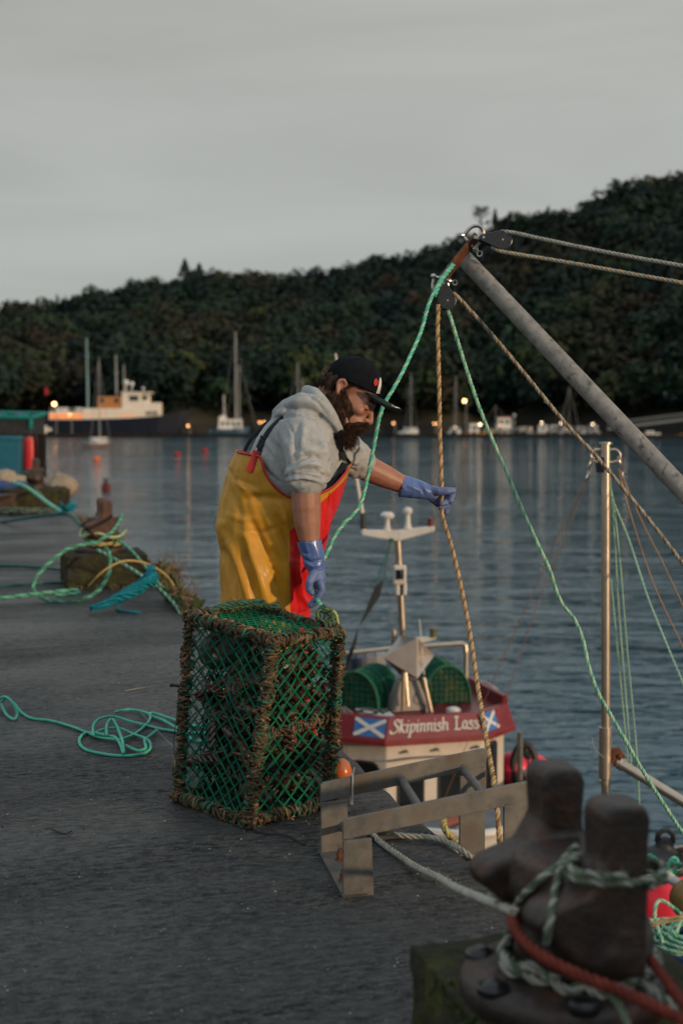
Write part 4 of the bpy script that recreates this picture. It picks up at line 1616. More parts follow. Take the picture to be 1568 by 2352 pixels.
def bound_edge(a, b, r=.016, name='bound_frame', density=1.0, thick=.0045, sag=None):
    """frame rod wrapped in rough twine"""
    a, b = Vector(a), Vector(b)
    Ln = (b - a).length
    if sag is not None:
        path = spline([a, a.lerp(b, .5) + Vector(sag), b], .01)
    else:
        path = [a.lerp(b, i / 20) for i in range(21)]
    path = [wobble(p, .006, 12) for p in path]
    mb = MB()
    mb.tube(path, r * .72, 8)
    # coils
    path = resample(path, .004)
    n = len(path)
    turns = Ln / .027 * density
    q = []
    rad = []
    ax = (b - a).normalized()
    o1 = ax.orthogonal().normalized()
    o2 = ax.cross(o1)
    ph = random.uniform(0, 6)
    sub = 6
    for i in range((n - 1) * sub):
        f = i / sub
        p = path[int(f)].lerp(path[min(n - 1, int(f) + 1)], f % 1)
        th = ph + 2 * math.pi * turns * i / ((n - 1) * sub)
        k = 1 + .38 * noise.noise(Vector((i * .013, ph, 0)))
        q.append(p + (o1 * math.cos(th) + o2 * math.sin(th)) * r * k + ax * .005 * noise.noise(Vector((i * .03, 3, ph))))
        rad.append(thick * (1 + .45 * noise.noise(Vector((i * .02, 9, ph)))))
    if random.random() < .3:
        mb.tube(q, rad, 5)
    # second twine and knots, loose ends
    m2 = int(Ln / .0034)
    mb.mi = 1
    for k in range(m2):
        p = path[random.randrange(n)]
        th = random.uniform(0, 6.28)
        nrm = o1 * math.cos(th) + o2 * math.sin(th)
        c = p + nrm * r * random.uniform(.75, 1.2)
        bi = ax.cross(nrm)
        Lh = random.uniform(.010, .026)
        mb.mi = random.choice([0, 0, 1, 1, 1, 2, 3])
        mb.tube([c - bi * Lh - nrm * .006, c + ax * random.uniform(-.006, .006) + nrm * .003, c + bi * Lh - nrm * .006 + ax * random.uniform(-.022, .022)], [.003, random.uniform(.0035, .0075), .003], 5)
        if random.random() < .35:
            mb.tube([c, c + nrm * random.uniform(.006, .018) + ax * random.uniform(-.01, .01) + Vector((0, 0, -.004))], [.0022, .0008], 3)
    mb.mi = 0
    return mb.build(name, [M['binding'], M['binding2'], M['twine_green'], M['twine_tan']], creel, smooth=True, sharp=0)

for a, b, r, nm in ((cF, tF, .019, 1), (cL, tL, .019, 1), (cR_, tR, .020, 1), (cB, tB, .014, 1),
                (cF, cL, .019, 1), (cF, cR_, .019, 1), (cL, cB, .014, 1), (cR_, cB, .014, 1),
                (tF, tL, .022, 1), (tF, tR, .018, 1), (tL, tB, .017, 1), (tR, tB, .016, 1)):
    bound_edge(a, b, r)
midF, midR = cF.lerp(tF, .47), cR_.lerp(tR, .50)
bound_edge(midF, midR, .011, thick=.005)
bound_edge(tR + Vector((.012, -.035, .0)), cR_ + Vector((.01, -.05, 0)), .011, thick=.0055)
# a few centimetre thick clumps where the twine was knotted at the corners
for c_ in (tF, tL, tR, cF, cL, midF):
    mb = MB()
    for k in range(9):
        d1 = Vector((random.uniform(-1, 1), random.uniform(-1, 1), random.uniform(-1, 1))).normalized()
        d2 = d1.orthogonal().normalized()
        p0 = c_ + d1 * random.uniform(.008, .02)
        mb.mi = k % 2
        mb.tube([p0 + d2 * .018 * math.cos(a_ * .9) + d1.cross(d2) * .016 * math.sin(a_ * .9) for a_ in range(6)], [.004, .007, .008, .008, .007, .004], 5)
    mb.build('corner_knot', [M['binding'], M['binding2']], creel, smooth=True, sharp=0)

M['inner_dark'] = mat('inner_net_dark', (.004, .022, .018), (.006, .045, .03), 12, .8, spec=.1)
def net_face(p00, p10, p11, p01, nu, nv, name, matn, r=.0019, bulge=.012, double=.0065, squeeze=0):
    """diamond netting over a four sided face"""
    mb = MB()
    nrm = (p10 - p00).cross(p01 - p00).normalized()
    def S(u, v):
        u2, v2 = u, v
        p = p00.lerp(p10, u2).lerp(p01.lerp(p11, u2), v2)
        w_ = noise.noise(Vector((u * 4, v * 4, nu))) * .35 + .65
        k = 16 * u * (1 - u) * v * (1 - v)
        j = Vector((noise.noise(Vector((u * 9, v * 9, 1))), noise.noise(Vector((u * 9, v * 9, 5))), noise.noise(Vector((u * 9, v * 9, 8))))) * .011
        return p - nrm * bulge * k * w_ + j * min(1, k * 3)
    asp = nv / nu
    lines = []
    for c_ in range(-nv, nu + 1):
        lines.append([(c_ + t, t) for t in range(nv + 1)])
    for c_ in range(0, nu + nv + 1):
        lines.append([(c_ - t, t) for t in range(nv + 1)])
    for ln in lines:
        for off in ((-1, 1) if double else (0,)):
            seg = []
            for (a_, b_), (a2, b2_) in zip(ln[:-1], ln[1:]):
                if 0 <= min(a_, a2) and max(a_, a2) <= nu:
                    pa, pb = S(a_ / nu, b_ / nv), S(a2 / nu, b2_ / nv)
                    dv = (pb - pa).cross(nrm).normalized()
                    w2 = double * .5 * (1 + .6 * noise.noise(pa * 40))
                    if not seg:
                        seg.append(pa)
                    seg.append(pa.lerp(pb, .25) + dv * w2 * off * .8)
                    seg.append(pa.lerp(pb, .6) + dv * w2 * off)
                    seg.append(pb)
            if len(seg) > 1:
                mb.tube(seg, r, 4, caps=False)
    for i in range(nu + 1):
        for j in range(nv + 1):
            mb.ball(S(i / nu, j / nv), (r * 2.3, r * 2.3, r * 2.3), 5, 4)
    return mb.build(name, matn, creel, smooth=True, sharp=0)
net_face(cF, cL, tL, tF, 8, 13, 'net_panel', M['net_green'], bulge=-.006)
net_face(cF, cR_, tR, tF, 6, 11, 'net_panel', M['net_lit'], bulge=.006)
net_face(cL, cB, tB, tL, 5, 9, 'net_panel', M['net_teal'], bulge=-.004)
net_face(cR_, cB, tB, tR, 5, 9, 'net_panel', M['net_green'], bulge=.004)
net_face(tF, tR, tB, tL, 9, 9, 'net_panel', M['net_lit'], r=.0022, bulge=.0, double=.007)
net_face(cF, cR_, cB, cL, 5, 5, 'net_panel', M['net_green'], bulge=0)

def mid4(k, a_, b_, c_, d_):
    return a_.lerp(b_, k), c_.lerp(d_, k)
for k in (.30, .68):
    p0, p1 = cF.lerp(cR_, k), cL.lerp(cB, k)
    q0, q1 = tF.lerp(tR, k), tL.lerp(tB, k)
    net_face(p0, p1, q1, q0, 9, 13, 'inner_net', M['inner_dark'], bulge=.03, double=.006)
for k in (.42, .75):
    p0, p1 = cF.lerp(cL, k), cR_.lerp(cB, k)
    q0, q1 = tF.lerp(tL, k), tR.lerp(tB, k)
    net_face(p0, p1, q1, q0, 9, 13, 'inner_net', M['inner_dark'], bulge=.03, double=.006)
# slack becket along the top rear edge and the knotted bridle at the right top corner
rope('becket', [tL.lerp(tB, .25) + Vector((0, 0, .01)), tL.lerp(tB, .45) + Vector((.03, -.03, .035)), tL.lerp(tB, .7) + Vector((.05, -.06, .04)), tL.lerp(tB, .95) + Vector((.04, -.05, .035)), tB.lerp(tR, .2) + Vector((0, -.06, .03)), tB.lerp(tR, .33) + Vector((0, -.02, .045))],
     .012, [M['knotgreen'], M['rope_darkgreen']], parent=creel, fuzz=1.5)
rope('becket', [tL.lerp(tB, .5) + Vector((0, -.02, .015)), tL.lerp(tB, .8) + Vector((.04, -.07, .03)), tB.lerp(tR, .1) + Vector((0, -.08, .028)), tB.lerp(tR, .3) + Vector((0, -.02, .02))],
     .010, [M['knotgreen']], parent=creel, fuzz=1.5)
def knot_mb(mb, c, s, r, turns=3, seed=1):
    rnd = random.Random(seed)
    pts = []
    for i in range(int(turns * 7)):
        th = i * 6.28 / 7
        pts.append(c + Vector((math.cos(th) * s * (.8 + .3 * rnd.random()), math.sin(th * 1.31 + 1) * s * .7, math.sin(th) * s * .9 + rnd.uniform(-.3, .3) * s)))
    rope_mb(mb, pts, r, 3, None, 5, [0, 1])
mb = MB()
kc = D(747, 1412, 5.19)
knot_mb(mb, kc, .028, .0085, 3, 4)
knot_mb(mb, kc + Vector((.016, 0, -.02)), .022, .008, 2, 5)
for dx in (-.006, .010, .026):
    rope_mb(mb, [kc + Vector((dx, -.01, -.01)), kc + Vector((dx + .01, -.02, -.045)), kc + Vector((dx * 1.3, -.015, -.08))], .0085, 3, None, 5, [0, 1])
rope_mb(mb, [kc + Vector((.0, 0, .02)), kc + Vector((.035, -.01, .01)), kc + Vector((.048, -.01, -.04))], .006, 3, None, 5, [2, 2])
mb.build('bridle_knot', [M['knotgreen'], M['rope_moss'], M['rope_yellowgreen']], creel, smooth=True, sharp=0)
# dark elastic cord hanging at the left side with a hook
mb = MB()
hk = cL.lerp(tL, .62) + Vector((-.018, -.01, 0))
mb.tube(spline([hk + Vector((.02, -.01, .05)), hk, hk + Vector((-.012, 0, -.10)), hk + Vector((-.026, 0, -.22)), hk + Vector((-.018, 0, -.30)), hk + Vector((.0, -.01, -.37))], .02), .0016, 5)
mb.tube(spline([hk + Vector((.02, -.01, .05)), hk + Vector((.09, -.06, .04)), hk + Vector((.15, -.14, .10)), hk + Vector((.17, -.16, .20))], .02), .0014, 5)
mb.tube([hk + Vector((.01, 0, -.005)), hk + Vector((-.03, -.005, .0))], .006, 6)
mb.ball(hk + Vector((-.032, -.005, .0)), .008, 8, 6)
mb.build('cord_and_hook', M['rubber'], creel, smooth=True)

# crabs, each its own
def crab_meshes():
    r_ = random.Random(77)
    out = {}
    mb = MB()
    mb.ball((0, 0, 0), (.070, .046, .022), 20, 12)
    mb.ball((0, .012, .006), (.060, .034, .022), 18, 10)
    for i in range(9):
        a = math.pi * (.08 + .84 * i / 8)
        mb.ball((math.cos(a) * .064, math.sin(a) * .040, 0), (.011, .010, .009), 8, 6)
    me = remesh(mb, 'carapace', .0035, 2, [M['crab']])
    displace(me, lambda co, no: np.array([noise.noise(Vector(q * 70)) * .0022 for q in co]))
    out['carapace'] = me
    for s in (-1, 1):
        mb = MB()
        mb.chain([(Vector((s * .045, .035, 0)), .009), (Vector((s * .075, .062, .004)), .012), (Vector((s * .060, .088, .004)), .017), (Vector((s * .035, .098, .004)), .014)])
        mb.chain([(Vector((s * .035, .100, .006)), .010), (Vector((s * .010, .104, .008)), .0035)])
        mb.chain([(Vector((s * .038, .090, .0)), .008), (Vector((s * .014, .092, .002)), .003)])
        out['claw%d' % s] = mb.mesh('claw', [M['crab']], True, 50)
    for s in (-1, 1):
        for k in range(4):
            mb = MB()
            y = .02 - k * .018
            mb.chain([(Vector((s * .055, y, -.004)), .007), (Vector((s * (.095 + .008 * k), y - .012 - .014 * k, .012)), .0065), (Vector((s * (.105 + .004 * k), y - .04 - .012 * k, -.008)), .005), (Vector((s * (.085), y - .058 - .010 * k, -.018)), .002)])
            out['leg%d%d' % (s, k)] = mb.mesh('leg', [M['crab']], True, 50)
    mb = MB()
    mb.ball((0, -.004, -.010), (.052, .034, .016), 16, 8)
    out['underside'] = mb.mesh('underside', [M['crab_pale']], True, 50)
    return out
cms = crab_meshes()
first = None
U = cR_ - cF
V_ = cL - cF
spots = []
random.seed(13)
where = ['in the top right of the creel', 'in the top right of the creel, under the upper one', 'behind the right net panel at mid height', 'low behind the right net panel', 'at the bottom front corner', 'at the bottom left corner', 'behind the left net panel at mid height', 'near the top of the left net panel']
lay = [(.82, .12, .78), (.80, .14, .64), (.62, .16, .84), (.84, .2, .52), (.55, .12, .36), (.80, .15, .38), (.3, .15, .22), (.62, .2, .20), (.85, .12, .22), (.45, .3, .10), (.15, .2, .08),
       (.2, .45, .30), (.15, .75, .35), (.18, .8, .14), (.2, .5, .12), (.25, .3, .50), (.2, .6, .55), (.2, .82, .62), (.3, .35, .72), (.25, .6, .78), (.6, .55, .3), (.6, .6, .12), (.5, .5, .46), (.55, .5, .62), (.35, .12, .33), (.9, .4, .66), (.88, .5, .34), (.3, .7, .24), (.15, .55, .68), (.7, .12, .10)]
words_h = lambda w_: 'near the top' if w_ > .7 else 'in the upper half' if w_ > .5 else 'in the lower half' if w_ > .25 else 'at the bottom'
def words_s(u_, v_):
    if v_ <= .27 and u_ >= .5:
        return 'close behind the right net panel'
    if v_ <= .34 and u_ < .5:
        return 'close behind the front corner post'
    if u_ <= .34 and v_ >= .58:
        return 'at the far end of the left net panel'
    if u_ <= .34:
        return 'behind the middle of the left net panel'
    return 'in the middle of the heap'
for i, (u_, v_, w_) in enumerate(lay):
    u_, v_ = .5 + (u_ - .5) * .82, .5 + (v_ - .5) * .80
    b0 = cF + U * u_ + V_ * v_
    t0 = tF + (tR - tF) * u_ + (tL - tF) * v_
    p = b0.lerp(t0, .04 + w_ * .93)
    e_ = (random.uniform(-1.2, 1.6), random.uniform(-1.1, 1.1), random.uniform(0, 6.28))
    if u_ > .45 and v_ < .3:
        e_ = (random.uniform(.9, 2.0), random.uniform(-.4, .4), random.uniform(-.2, .9))
    sc_ = random.uniform(.78, 1.0)
    if first is None:
        t = thing('crab', '', 'crab', p, 'crabs heaped in the creel')
        for k_, me_ in cms.items():
            o_ = bpy.data.objects.new(me_.name.split('.')[0], me_)
            COL.objects.link(o_)
            o_.parent = t
        first = t
    else:
        t = copy_tree(first)
    t.location = p
    t.rotation_euler = e_
    t.scale = (sc_, sc_, sc_)
    t['label'] = 'crab %s, %s%s' % (words_s(u_, v_), words_h(w_), ['', ', shell outward', ', claws up', ', tilted', ', legs outward'][i % 5])
# dark bait tubs and inner net inside
mb = MB()
for (u_, v_, w_, r_) in ((.5, .55, .83, .07), (.3, .85, .82, .07)):
    p = (cF + U * u_ + V_ * v_).lerp(tF + (tR - tF) * u_ + (tL - tF) * v_, w_)
    mb.lathe([(0, -.06), (r_, -.06), (r_ * 1.05, .05), (r_ * .9, .06), (0, .06)], p, rot=Matrix.Rotation(1.2, 3, 'X') @ Matrix.Rotation(.4, 3, 'Y'), seg=18)
mb.build('bait_tubs', mat('dull_purple_tub', (.05, .035, .04), (.08, .05, .05), 10, .4), creel, smooth=True)
mb = MB()
i1, i2 = (cF + U * .5 + V_ * .55), (tF + (tR - tF) * .5 + (tL - tF) * .5)
q = [i1.lerp(i2, .5) + Vector((.10 * math.cos(a), .12 * math.sin(a), .01)) for a in [k * .4 for k in range(17)]]
mb.tube(q, .006, 6)
mb.build('inner_ring', M['binding'], creel, smooth=True)
red = MB()
p = (cF + U * .80 + V_ * .05).lerp(tF + (tR - tF) * .8 + (tL - tF) * .05, .43)
red.box(p, (.014, .006, .045), Matrix.Rotation(-.3, 3, 'Y'))
red.build('tag', mat('red_plastic_tag', (.7, .02, .02), rough=.3), creel, bevel=.002)
# ---------------------------------------------------------------- derrick boom and running ropes
boom = thing('derrick_boom', 'long weathered galvanised boom slanting down to the right edge', 'boom', D(1050, 590, 6.5))
b0, b1 = D(1062, 590, 6.55), D(1568, 1127, 5.75)
b2_ = b0 + (b1 - b0) * 1.75
mb = MB()
mb.cyl(b0, b2_, .0385, .0405, 28)
mb.build('pipe', M['galv_boom'], boom, smooth=True, sharp=60)
ax = (b1 - b0).normalized()
# end plate: a rusty flat bar crossing the end of the pipe
q0, q1 = D(1010, 648, 6.45), D(1096, 541, 6.45)
pl_ax = (q1 - q0).normalized()
pn = ax.cross(pl_ax).normalized()
wv = pl_ax.cross(pn).normalized()
mb = MB()
hw_ = .016
pts = [q0 - pn * .03, q1 - pn * .03, q1 + pn * .03, q0 + pn * .03]
mb.prism([p - wv * .008 for p in pts], wv * .016)
mb.build('end_plate', M['rust'], boom, bevel=.004)
def shackle(c, dirn, side, s, parent, name='shackle'):
    """bow with its pin; dirn: from the pin to the crown; side: pin direction"""
    dirn, side = Vector(dirn).normalized(), Vector(side).normalized()
    mb = MB()
    pts = []
    for k in range(17):
        a = math.pi * k / 16
        pts.append(c + side * math.cos(a) * s * .5 + dirn * (s * .55 + math.sin(a) * s * .6))
    pts = [c + side * s * .5] + pts + [c - side * s * .5]
    mb.tube(pts, s * .12, 8)
    mb.cyl(c - side * s * .75, c + side * s * .8, s * .11, s * .11, 8)
    mb.ball(c + side * s * .55, s * .2, 8, 6)
    mb.ball(c - side * s * .55, s * .2, 8, 6)
    pr = [c + side * s * .8 + (dirn * math.cos(a) + side * (math.sin(a) + 1)) * s * .16 for a in [k * .785 - 1.57 for k in range(9)]]
    mb.tube(pr, s * .05, 5)
    return mb.build(name, M['chrome'], parent, smooth=True)
shackle(D(1075, 556, 6.45), D(1100, 536, 6.4) - D(1078, 560, 6.4), D(1088, 572, 6.4) - D(1062, 545, 6.4), .075, boom)
shackle(D(1013, 640, 6.42), D(1008, 672, 6.42) - D(1013, 640, 6.42), D(1036, 645, 6.42) - D(998, 634, 6.42), .066, boom)

def pulley(name, label, c, dirn, s, nrm):
    """drop shaped block; dirn from the becket to the sheave centre"""
    dirn = Vector(dirn).normalized()
    nrm = Vector(nrm).normalized()
    side = dirn.cross(nrm).normalized()
    t = thing(name, label, 'pulley', c)
    def outline(k=1.0):
        pts = []
        for i in range(22):
            a = -math.pi * .62 + i * (math.pi * 1.24) / 21
            pts.append(c + (dirn * math.cos(a) + side * math.sin(a)) * s * .56 * k)
        top = c - dirn * s * 1.15
        for i in range(7):
            a = math.pi * .62 + i * (math.pi * .76) / 6
            pts.append(top + (dirn * math.cos(a) + side * math.sin(a)) * s * .2 * k)
        return pts
    for sg in (-1, 1):
        mb = MB()
        mb.prism([p + nrm * sg * s * .20 for p in outline()], nrm * sg * s * .09)
        o = mb.build('cheek', M['block'], t, bevel=s * .05)
        mb = MB()
        for k in range(6):
            a = k * math.pi / 3 + .3
            p = c + (dirn * math.cos(a) + side * math.sin(a)) * s * .33
            mb.cyl(p + nrm * sg * s * .285, p + nrm * sg * s * .294, s * .075, s * .075, 10)
        mb.build('vent_holes', M['recess'], o)
        mb = MB()
        mb.cyl(c + nrm * sg * s * .28, c + nrm * sg * s * .34, s * .075, s * .06, 10)
        mb.cyl(c - dirn * s * 1.1 + nrm * sg * s * .28, c - dirn * s * 1.1 + nrm * sg * s * .35, s * .09, s * .075, 10)
        mb.build('rivet', M['chrome'], o, smooth=True)
    mb = MB()
    mb.cyl(c - nrm * s * .16, c + nrm * s * .16, s * .5, s * .5, 24)
    mb.build('sheave', M['rubber'], t, smooth=True)
    mb = MB()
    mb.box(c - dirn * s * 1.42, (s * .2, s * .2, s * .42), dirn.to_track_quat('Z', 'Y').to_matrix())
    mb.build('becket', M['chrome'], t, bevel=.003)
    return t
view = Vector((0.05, -1, .1))
pulley('pulley_block', 'black pulley block hanging below the boom tip with three ropes running from it', D(1026, 692, 6.4), D(1029, 700, 6.4) - D(1016, 650, 6.4), .072, view)
pulley('pulley_block', 'black pulley block shackled to the right of the boom tip with two grey ropes', D(1152, 553, 6.4), D(1152, 553, 6.4) - D(1110, 548, 6.4), .078, view)

def DP(lst):
    return [D(*p) for p in lst]
rope('rope', DP([(1036, 612, 6.42), (1020, 632, 6.36), (1000, 665, 6.3), (984, 700, 6.25), (968, 757, 6.2), (950, 800, 6.12), (925, 853, 6.0), (903, 893, 5.95), (884, 925, 5.92), (872, 955, 5.9), (863, 1000, 5.88), (853, 1050, 5.85), (843, 1100, 5.82), (832, 1145, 5.78), (815, 1177, 5.74), (790, 1202, 5.70), (768, 1232, 5.66), (755, 1262, 5.62), (743, 1285, 5.58), (731, 1312, 5.555), (722, 1340, 5.54), (725, 1366, 5.50), (737, 1392, 5.32), (745, 1408, 5.19)]),
     .0088, [M['rope_teal'], M['rope_teal'], M['rope_mint']], 'green rope from the boom tip passing the man\'s face and ending at the creel knot', 'rope', fuzz=.25)
rope('rope', DP([(1040, 608, 6.42), (1012, 645, 6.34), (996, 680, 6.28)]), .0125, [M['rope_teal'], M['rope_green']], 'thick green strop tied round the lower end of the boom plate', 'rope', fuzz=.6)
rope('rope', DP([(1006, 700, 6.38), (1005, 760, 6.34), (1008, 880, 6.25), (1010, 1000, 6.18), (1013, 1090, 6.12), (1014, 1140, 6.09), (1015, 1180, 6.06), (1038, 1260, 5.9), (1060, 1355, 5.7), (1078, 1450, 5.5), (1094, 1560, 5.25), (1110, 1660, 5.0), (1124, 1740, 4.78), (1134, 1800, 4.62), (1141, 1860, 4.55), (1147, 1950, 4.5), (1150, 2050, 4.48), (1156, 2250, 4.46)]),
     .0098, [M['rope_tan'], M['rope_brown'], M['rope_tan']], 'tan laid rope hanging from the pulley and gripped in the man\'s outstretched hand', 'rope', fuzz=.2)  # brown strand imitates the shaded grooves between tan strands
rope('rope', DP([(1028, 712, 6.4), (1036, 735, 6.38), (1048, 775, 6.36), (1068, 840, 6.34), (1098, 930, 6.3), (1130, 1010, 6.28), (1165, 1090, 6.26), (1205, 1185, 6.24), (1240, 1262, 6.22), (1262, 1310, 6.2), (1276, 1355, 6.2), (1292, 1390, 6.2), (1318, 1422, 6.18), (1338, 1470, 6.15), (1350, 1525, 6.1), (1370, 1585, 6.05), (1400, 1640, 6.0), (1432, 1695, 5.95), (1475, 1770, 5.9), (1520, 1842, 5.85), (1568, 1915, 5.8), (1640, 2020, 5.75)]),
     .0090, [M['rope_mint'], M['rope_green'], M['rope_mint']], 'pale green rope from the pulley snaking down across the water to the right edge', 'rope', fuzz=.3)
rope('rope', DP([(1040, 673, 6.38), (1060, 692, 6.4), (1130, 770, 6.45), (1210, 866, 6.5), (1300, 975, 6.5), (1370, 1050, 6.5), (1430, 1122, 6.45), (1490, 1195, 6.4), (1568, 1296, 6.3), (1700, 1480, 6.2)]),
     .0100, [M['rope_grey'], M['rope_brown'], M['rope_grey']], 'grey tan hauling rope slanting from the pulley past the steel post head', 'rope', fuzz=.2)
rope('rope', DP([(1148, 532, 6.4), (1170, 533, 6.38), (1250, 550, 6.3), (1350, 571, 6.2), (1460, 592, 6.1), (1568, 611, 6.0), (1750, 644, 5.9)]), .0102, [M['rope_grey'], M['rope_ivory'], M['rope_grey']], 'upper grey rope running right from the boom tip pulley', 'rope')
rope('rope', DP([(1128, 567, 6.4), (1150, 577, 6.38), (1250, 594, 6.3), (1350, 611, 6.2), (1460, 631, 6.1), (1568, 650, 6.0), (1750, 682, 5.9)]), .0102, [M['rope_grey'], M['rope_ivory'], M['rope_tan']], 'lower grey rope running right from the boom tip pulley', 'rope')

# ---------------------------------------------------------------- steel post of the near boat with its stays
PD = 9.0
def thin(pts, r, m_, label, seg=5):
    mb = MB()
    rope_mb(mb, DP(pts), r, 2, r * 9, 4, [0])
    return tag(mb.build('rope', M[m_], None, smooth=True, sharp=0), label, 'rope')
post = thing('steel_post', 'upright stainless steel post with shackled rings and a hinged strut low down', 'post', D(1390, 2200, PD))
mb = MB()
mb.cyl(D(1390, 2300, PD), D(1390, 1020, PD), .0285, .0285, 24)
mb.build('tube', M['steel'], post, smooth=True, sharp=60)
mb = MB()
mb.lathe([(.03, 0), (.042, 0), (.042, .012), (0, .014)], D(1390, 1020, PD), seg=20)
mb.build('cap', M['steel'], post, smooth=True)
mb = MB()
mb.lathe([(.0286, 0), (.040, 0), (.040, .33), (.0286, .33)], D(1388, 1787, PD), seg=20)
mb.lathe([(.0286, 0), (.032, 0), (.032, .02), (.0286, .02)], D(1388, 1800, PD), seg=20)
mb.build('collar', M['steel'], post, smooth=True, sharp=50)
for s in (-1, 1):
    mb = MB()
    h0 = D(1390, 1034, PD)
    mb.tube(spline([h0 + Vector((s * .02, 0, 0)), h0 + Vector((s * .06, 0, .004)), h0 + Vector((s * .088, 0, -.02)), h0 + Vector((s * .088, 0, -.055)), h0 + Vector((s * .05, 0, -.075)), h0 + Vector((s * .02, 0, -.075))], .01), .008, 8)
    mb.build('ring_handle', M['steel'], post, smooth=True)
    p = h0 + Vector((s * .085, -.01, -.05))
    shackle(p, (s * .35, 0, -1), (0, 1, 0), .05, post)
    shackle(p + Vector((s * .02, 0, -.09)), (s * .4, 0, -1), (0, 1, 0), .04, post, 'small_shackle')
mb = MB()
hg = D(1402, 1735, PD)
mb.prism([hg + Vector((-.0, -.02, .05)), hg + Vector((.055, -.02, .05)), hg + Vector((.09, -.02, -.0)), hg + Vector((.07, -.02, -.06)), hg + Vector((.02, -.02, -.07)), hg + Vector((.0, -.02, -.04))], (0, .04, 0))
mb.cyl(hg + Vector((.055, -.035, .0)), hg + Vector((.055, .035, .0)), .016, .016, 10)
mb.build('hinge', M['rust'], post, bevel=.004)
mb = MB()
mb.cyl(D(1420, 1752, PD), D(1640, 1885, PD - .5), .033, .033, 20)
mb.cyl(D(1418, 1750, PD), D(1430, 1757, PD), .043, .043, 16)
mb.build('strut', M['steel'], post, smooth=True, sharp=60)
mb = MB()
mb.tube(spline([D(1386, 1740, PD - .04), D(1372, 1728, PD - .04), D(1362, 1712, PD - .04), D(1359, 1694, PD - .04)], .01), .0022, 5)
mb.build('tie_tail', M['zip'], post)
mb = MB()
mb.lathe([(.0286, 0), (.045, .0), (.05, .05), (.045, .1), (.0286, .1)], D(1384, 1085, PD + .02), seg=14)
mb.build('small_block', M['block'], post, smooth=True)
thin([(1357, 1074, PD), (1300, 1190, PD + .5), (1215, 1378, PD + 1.4), (1120, 1590, PD + 2.6), (1020, 1835, PD + 3.6)], .0032, 'rope_orange', 'outer one of two thin orange lines slanting from the post head down left')
thin([(1357, 1078, PD), (1310, 1200, PD + .4), (1240, 1370, PD + 1.0), (1165, 1590, PD + 1.9), (1100, 1790, PD + 2.6)], .003, 'rope_orange', 'inner one of two thin orange lines slanting from the post head down left')
thin([(1419, 1078, PD), (1450, 1190, PD - .2), (1500, 1340, PD - .5), (1560, 1470, PD - .8), (1640, 1640, PD - 1)], .0035, 'rope_orange', 'lower one of two thin orange lines slanting from the post head to the right')
thin([(1421, 1076, PD), (1470, 1190, PD - .2), (1520, 1290, PD - .5), (1568, 1392, PD - .8), (1640, 1550, PD - 1)], .0035, 'rope_orange', 'upper one of two thin orange lines slanting from the post head to the right')
thin([(1399, 1075, PD), (1404, 1140, PD), (1440, 1230, PD), (1490, 1380, PD - .3), (1568, 1570, PD - .7), (1640, 1740, PD - 1)], .0075, 'rope_mint', 'green halyard leading from the post head to the right edge')
thin([(1401, 1120, PD + .05), (1410, 1230, PD + .05), (1420, 1400, PD), (1436, 1600, PD), (1450, 1775, PD)], .0065, 'rope_mint', 'green fall running from the post head down to the strut, the middle one')
thin([(1403, 1125, PD + .08), (1418, 1240, PD), (1440, 1500, PD), (1462, 1740, PD), (1467, 1860, PD - .1), (1466, 1990, PD - .1)], .006, 'rope_mint', 'green fall right of the post ending lowest, past the strut')
thin([(1402, 1330, PD + .1), (1412, 1440, PD + .05), (1427, 1600, PD), (1443, 1770, PD)], .006, 'rope_mint', 'green fall closest to the post on its right side')
thin([(1377, 1110, PD + .1), (1378, 1140, PD + .1)], .006, 'rope_darkgreen', 'short dark green tail behind the post head')

# ---------------------------------------------------------------- rope on the quay
def GP(lst):
    return [G(x, y, z) for x, y, z in lst]
rq = .0075
rope('rope', GP([(-60, 1650, .01), (-25, 1640, .012), (-8, 1612, .05), (10, 1600, .085), (28, 1612, .075), (40, 1640, .02), (33, 1652, .01), (15, 1640, .012), (5, 1615, .03), (15, 1602, .07), (32, 1615, .04), (50, 1636, .01), (75, 1650, rq), (115, 1655, rq), (160, 1667, rq), (200, 1682, rq), (232, 1694, .012), (280, 1697, .02), (325, 1675, rq), (345, 1642, .016), (300, 1630, .012), (262, 1636, .01)]),
     .0072, [M['rope_teal']], 'turquoise rope lying curled on the quay at the left edge', 'rope')
rope('rope', GP([(215, 1688, .022), (216, 1665, .028), (232, 1650, .03), (262, 1646, .02), (300, 1657, .012), (345, 1668, rq), (372, 1675, rq), (420, 1681, rq), (470, 1684, rq), (530, 1685, .012), (520, 1702, .008), (480, 1703, .008), (445, 1700, .008), (425, 1682, .02), (400, 1668, .02), (370, 1652, .012), (344, 1643, .010), (350, 1637, .012), (385, 1648, .012), (440, 1665, .01), (500, 1677, .01), (560, 1690, .01)]),
     .0072, [M['rope_teal']], 'turquoise rope lying in narrow loops on the quay left of the creel', 'rope')
rope('rope', GP([(240, 1687, .03), (200, 1683, .01), (183, 1698, rq), (195, 1720, rq), (240, 1732, rq), (290, 1736, rq), (330, 1731, rq), (346, 1718, .012), (340, 1700, .02), (300, 1683, .018), (270, 1672, .03), (240, 1675, .022), (218, 1686, .014), (235, 1690, .01), (262, 1692, .024), (276, 1708, .026), (284, 1730, .02), (282, 1705, .03), (270, 1670, .04), (258, 1652, .055), (247, 1662, .05), (245, 1688, .03)]),
     .0072, [M['rope_teal']], 'tangled heap of turquoise rope on the quay, widest loop at its foot', 'rope')
rope('rope', GP([(288, 1712, .012), (318, 1724, .014), (334, 1720, .02), (333, 1700, .02), (345, 1690, .016), (360, 1678, .014)]), .0072, [M['rope_teal']], 'short turquoise rope loop at the right of the tangled heap', 'rope')
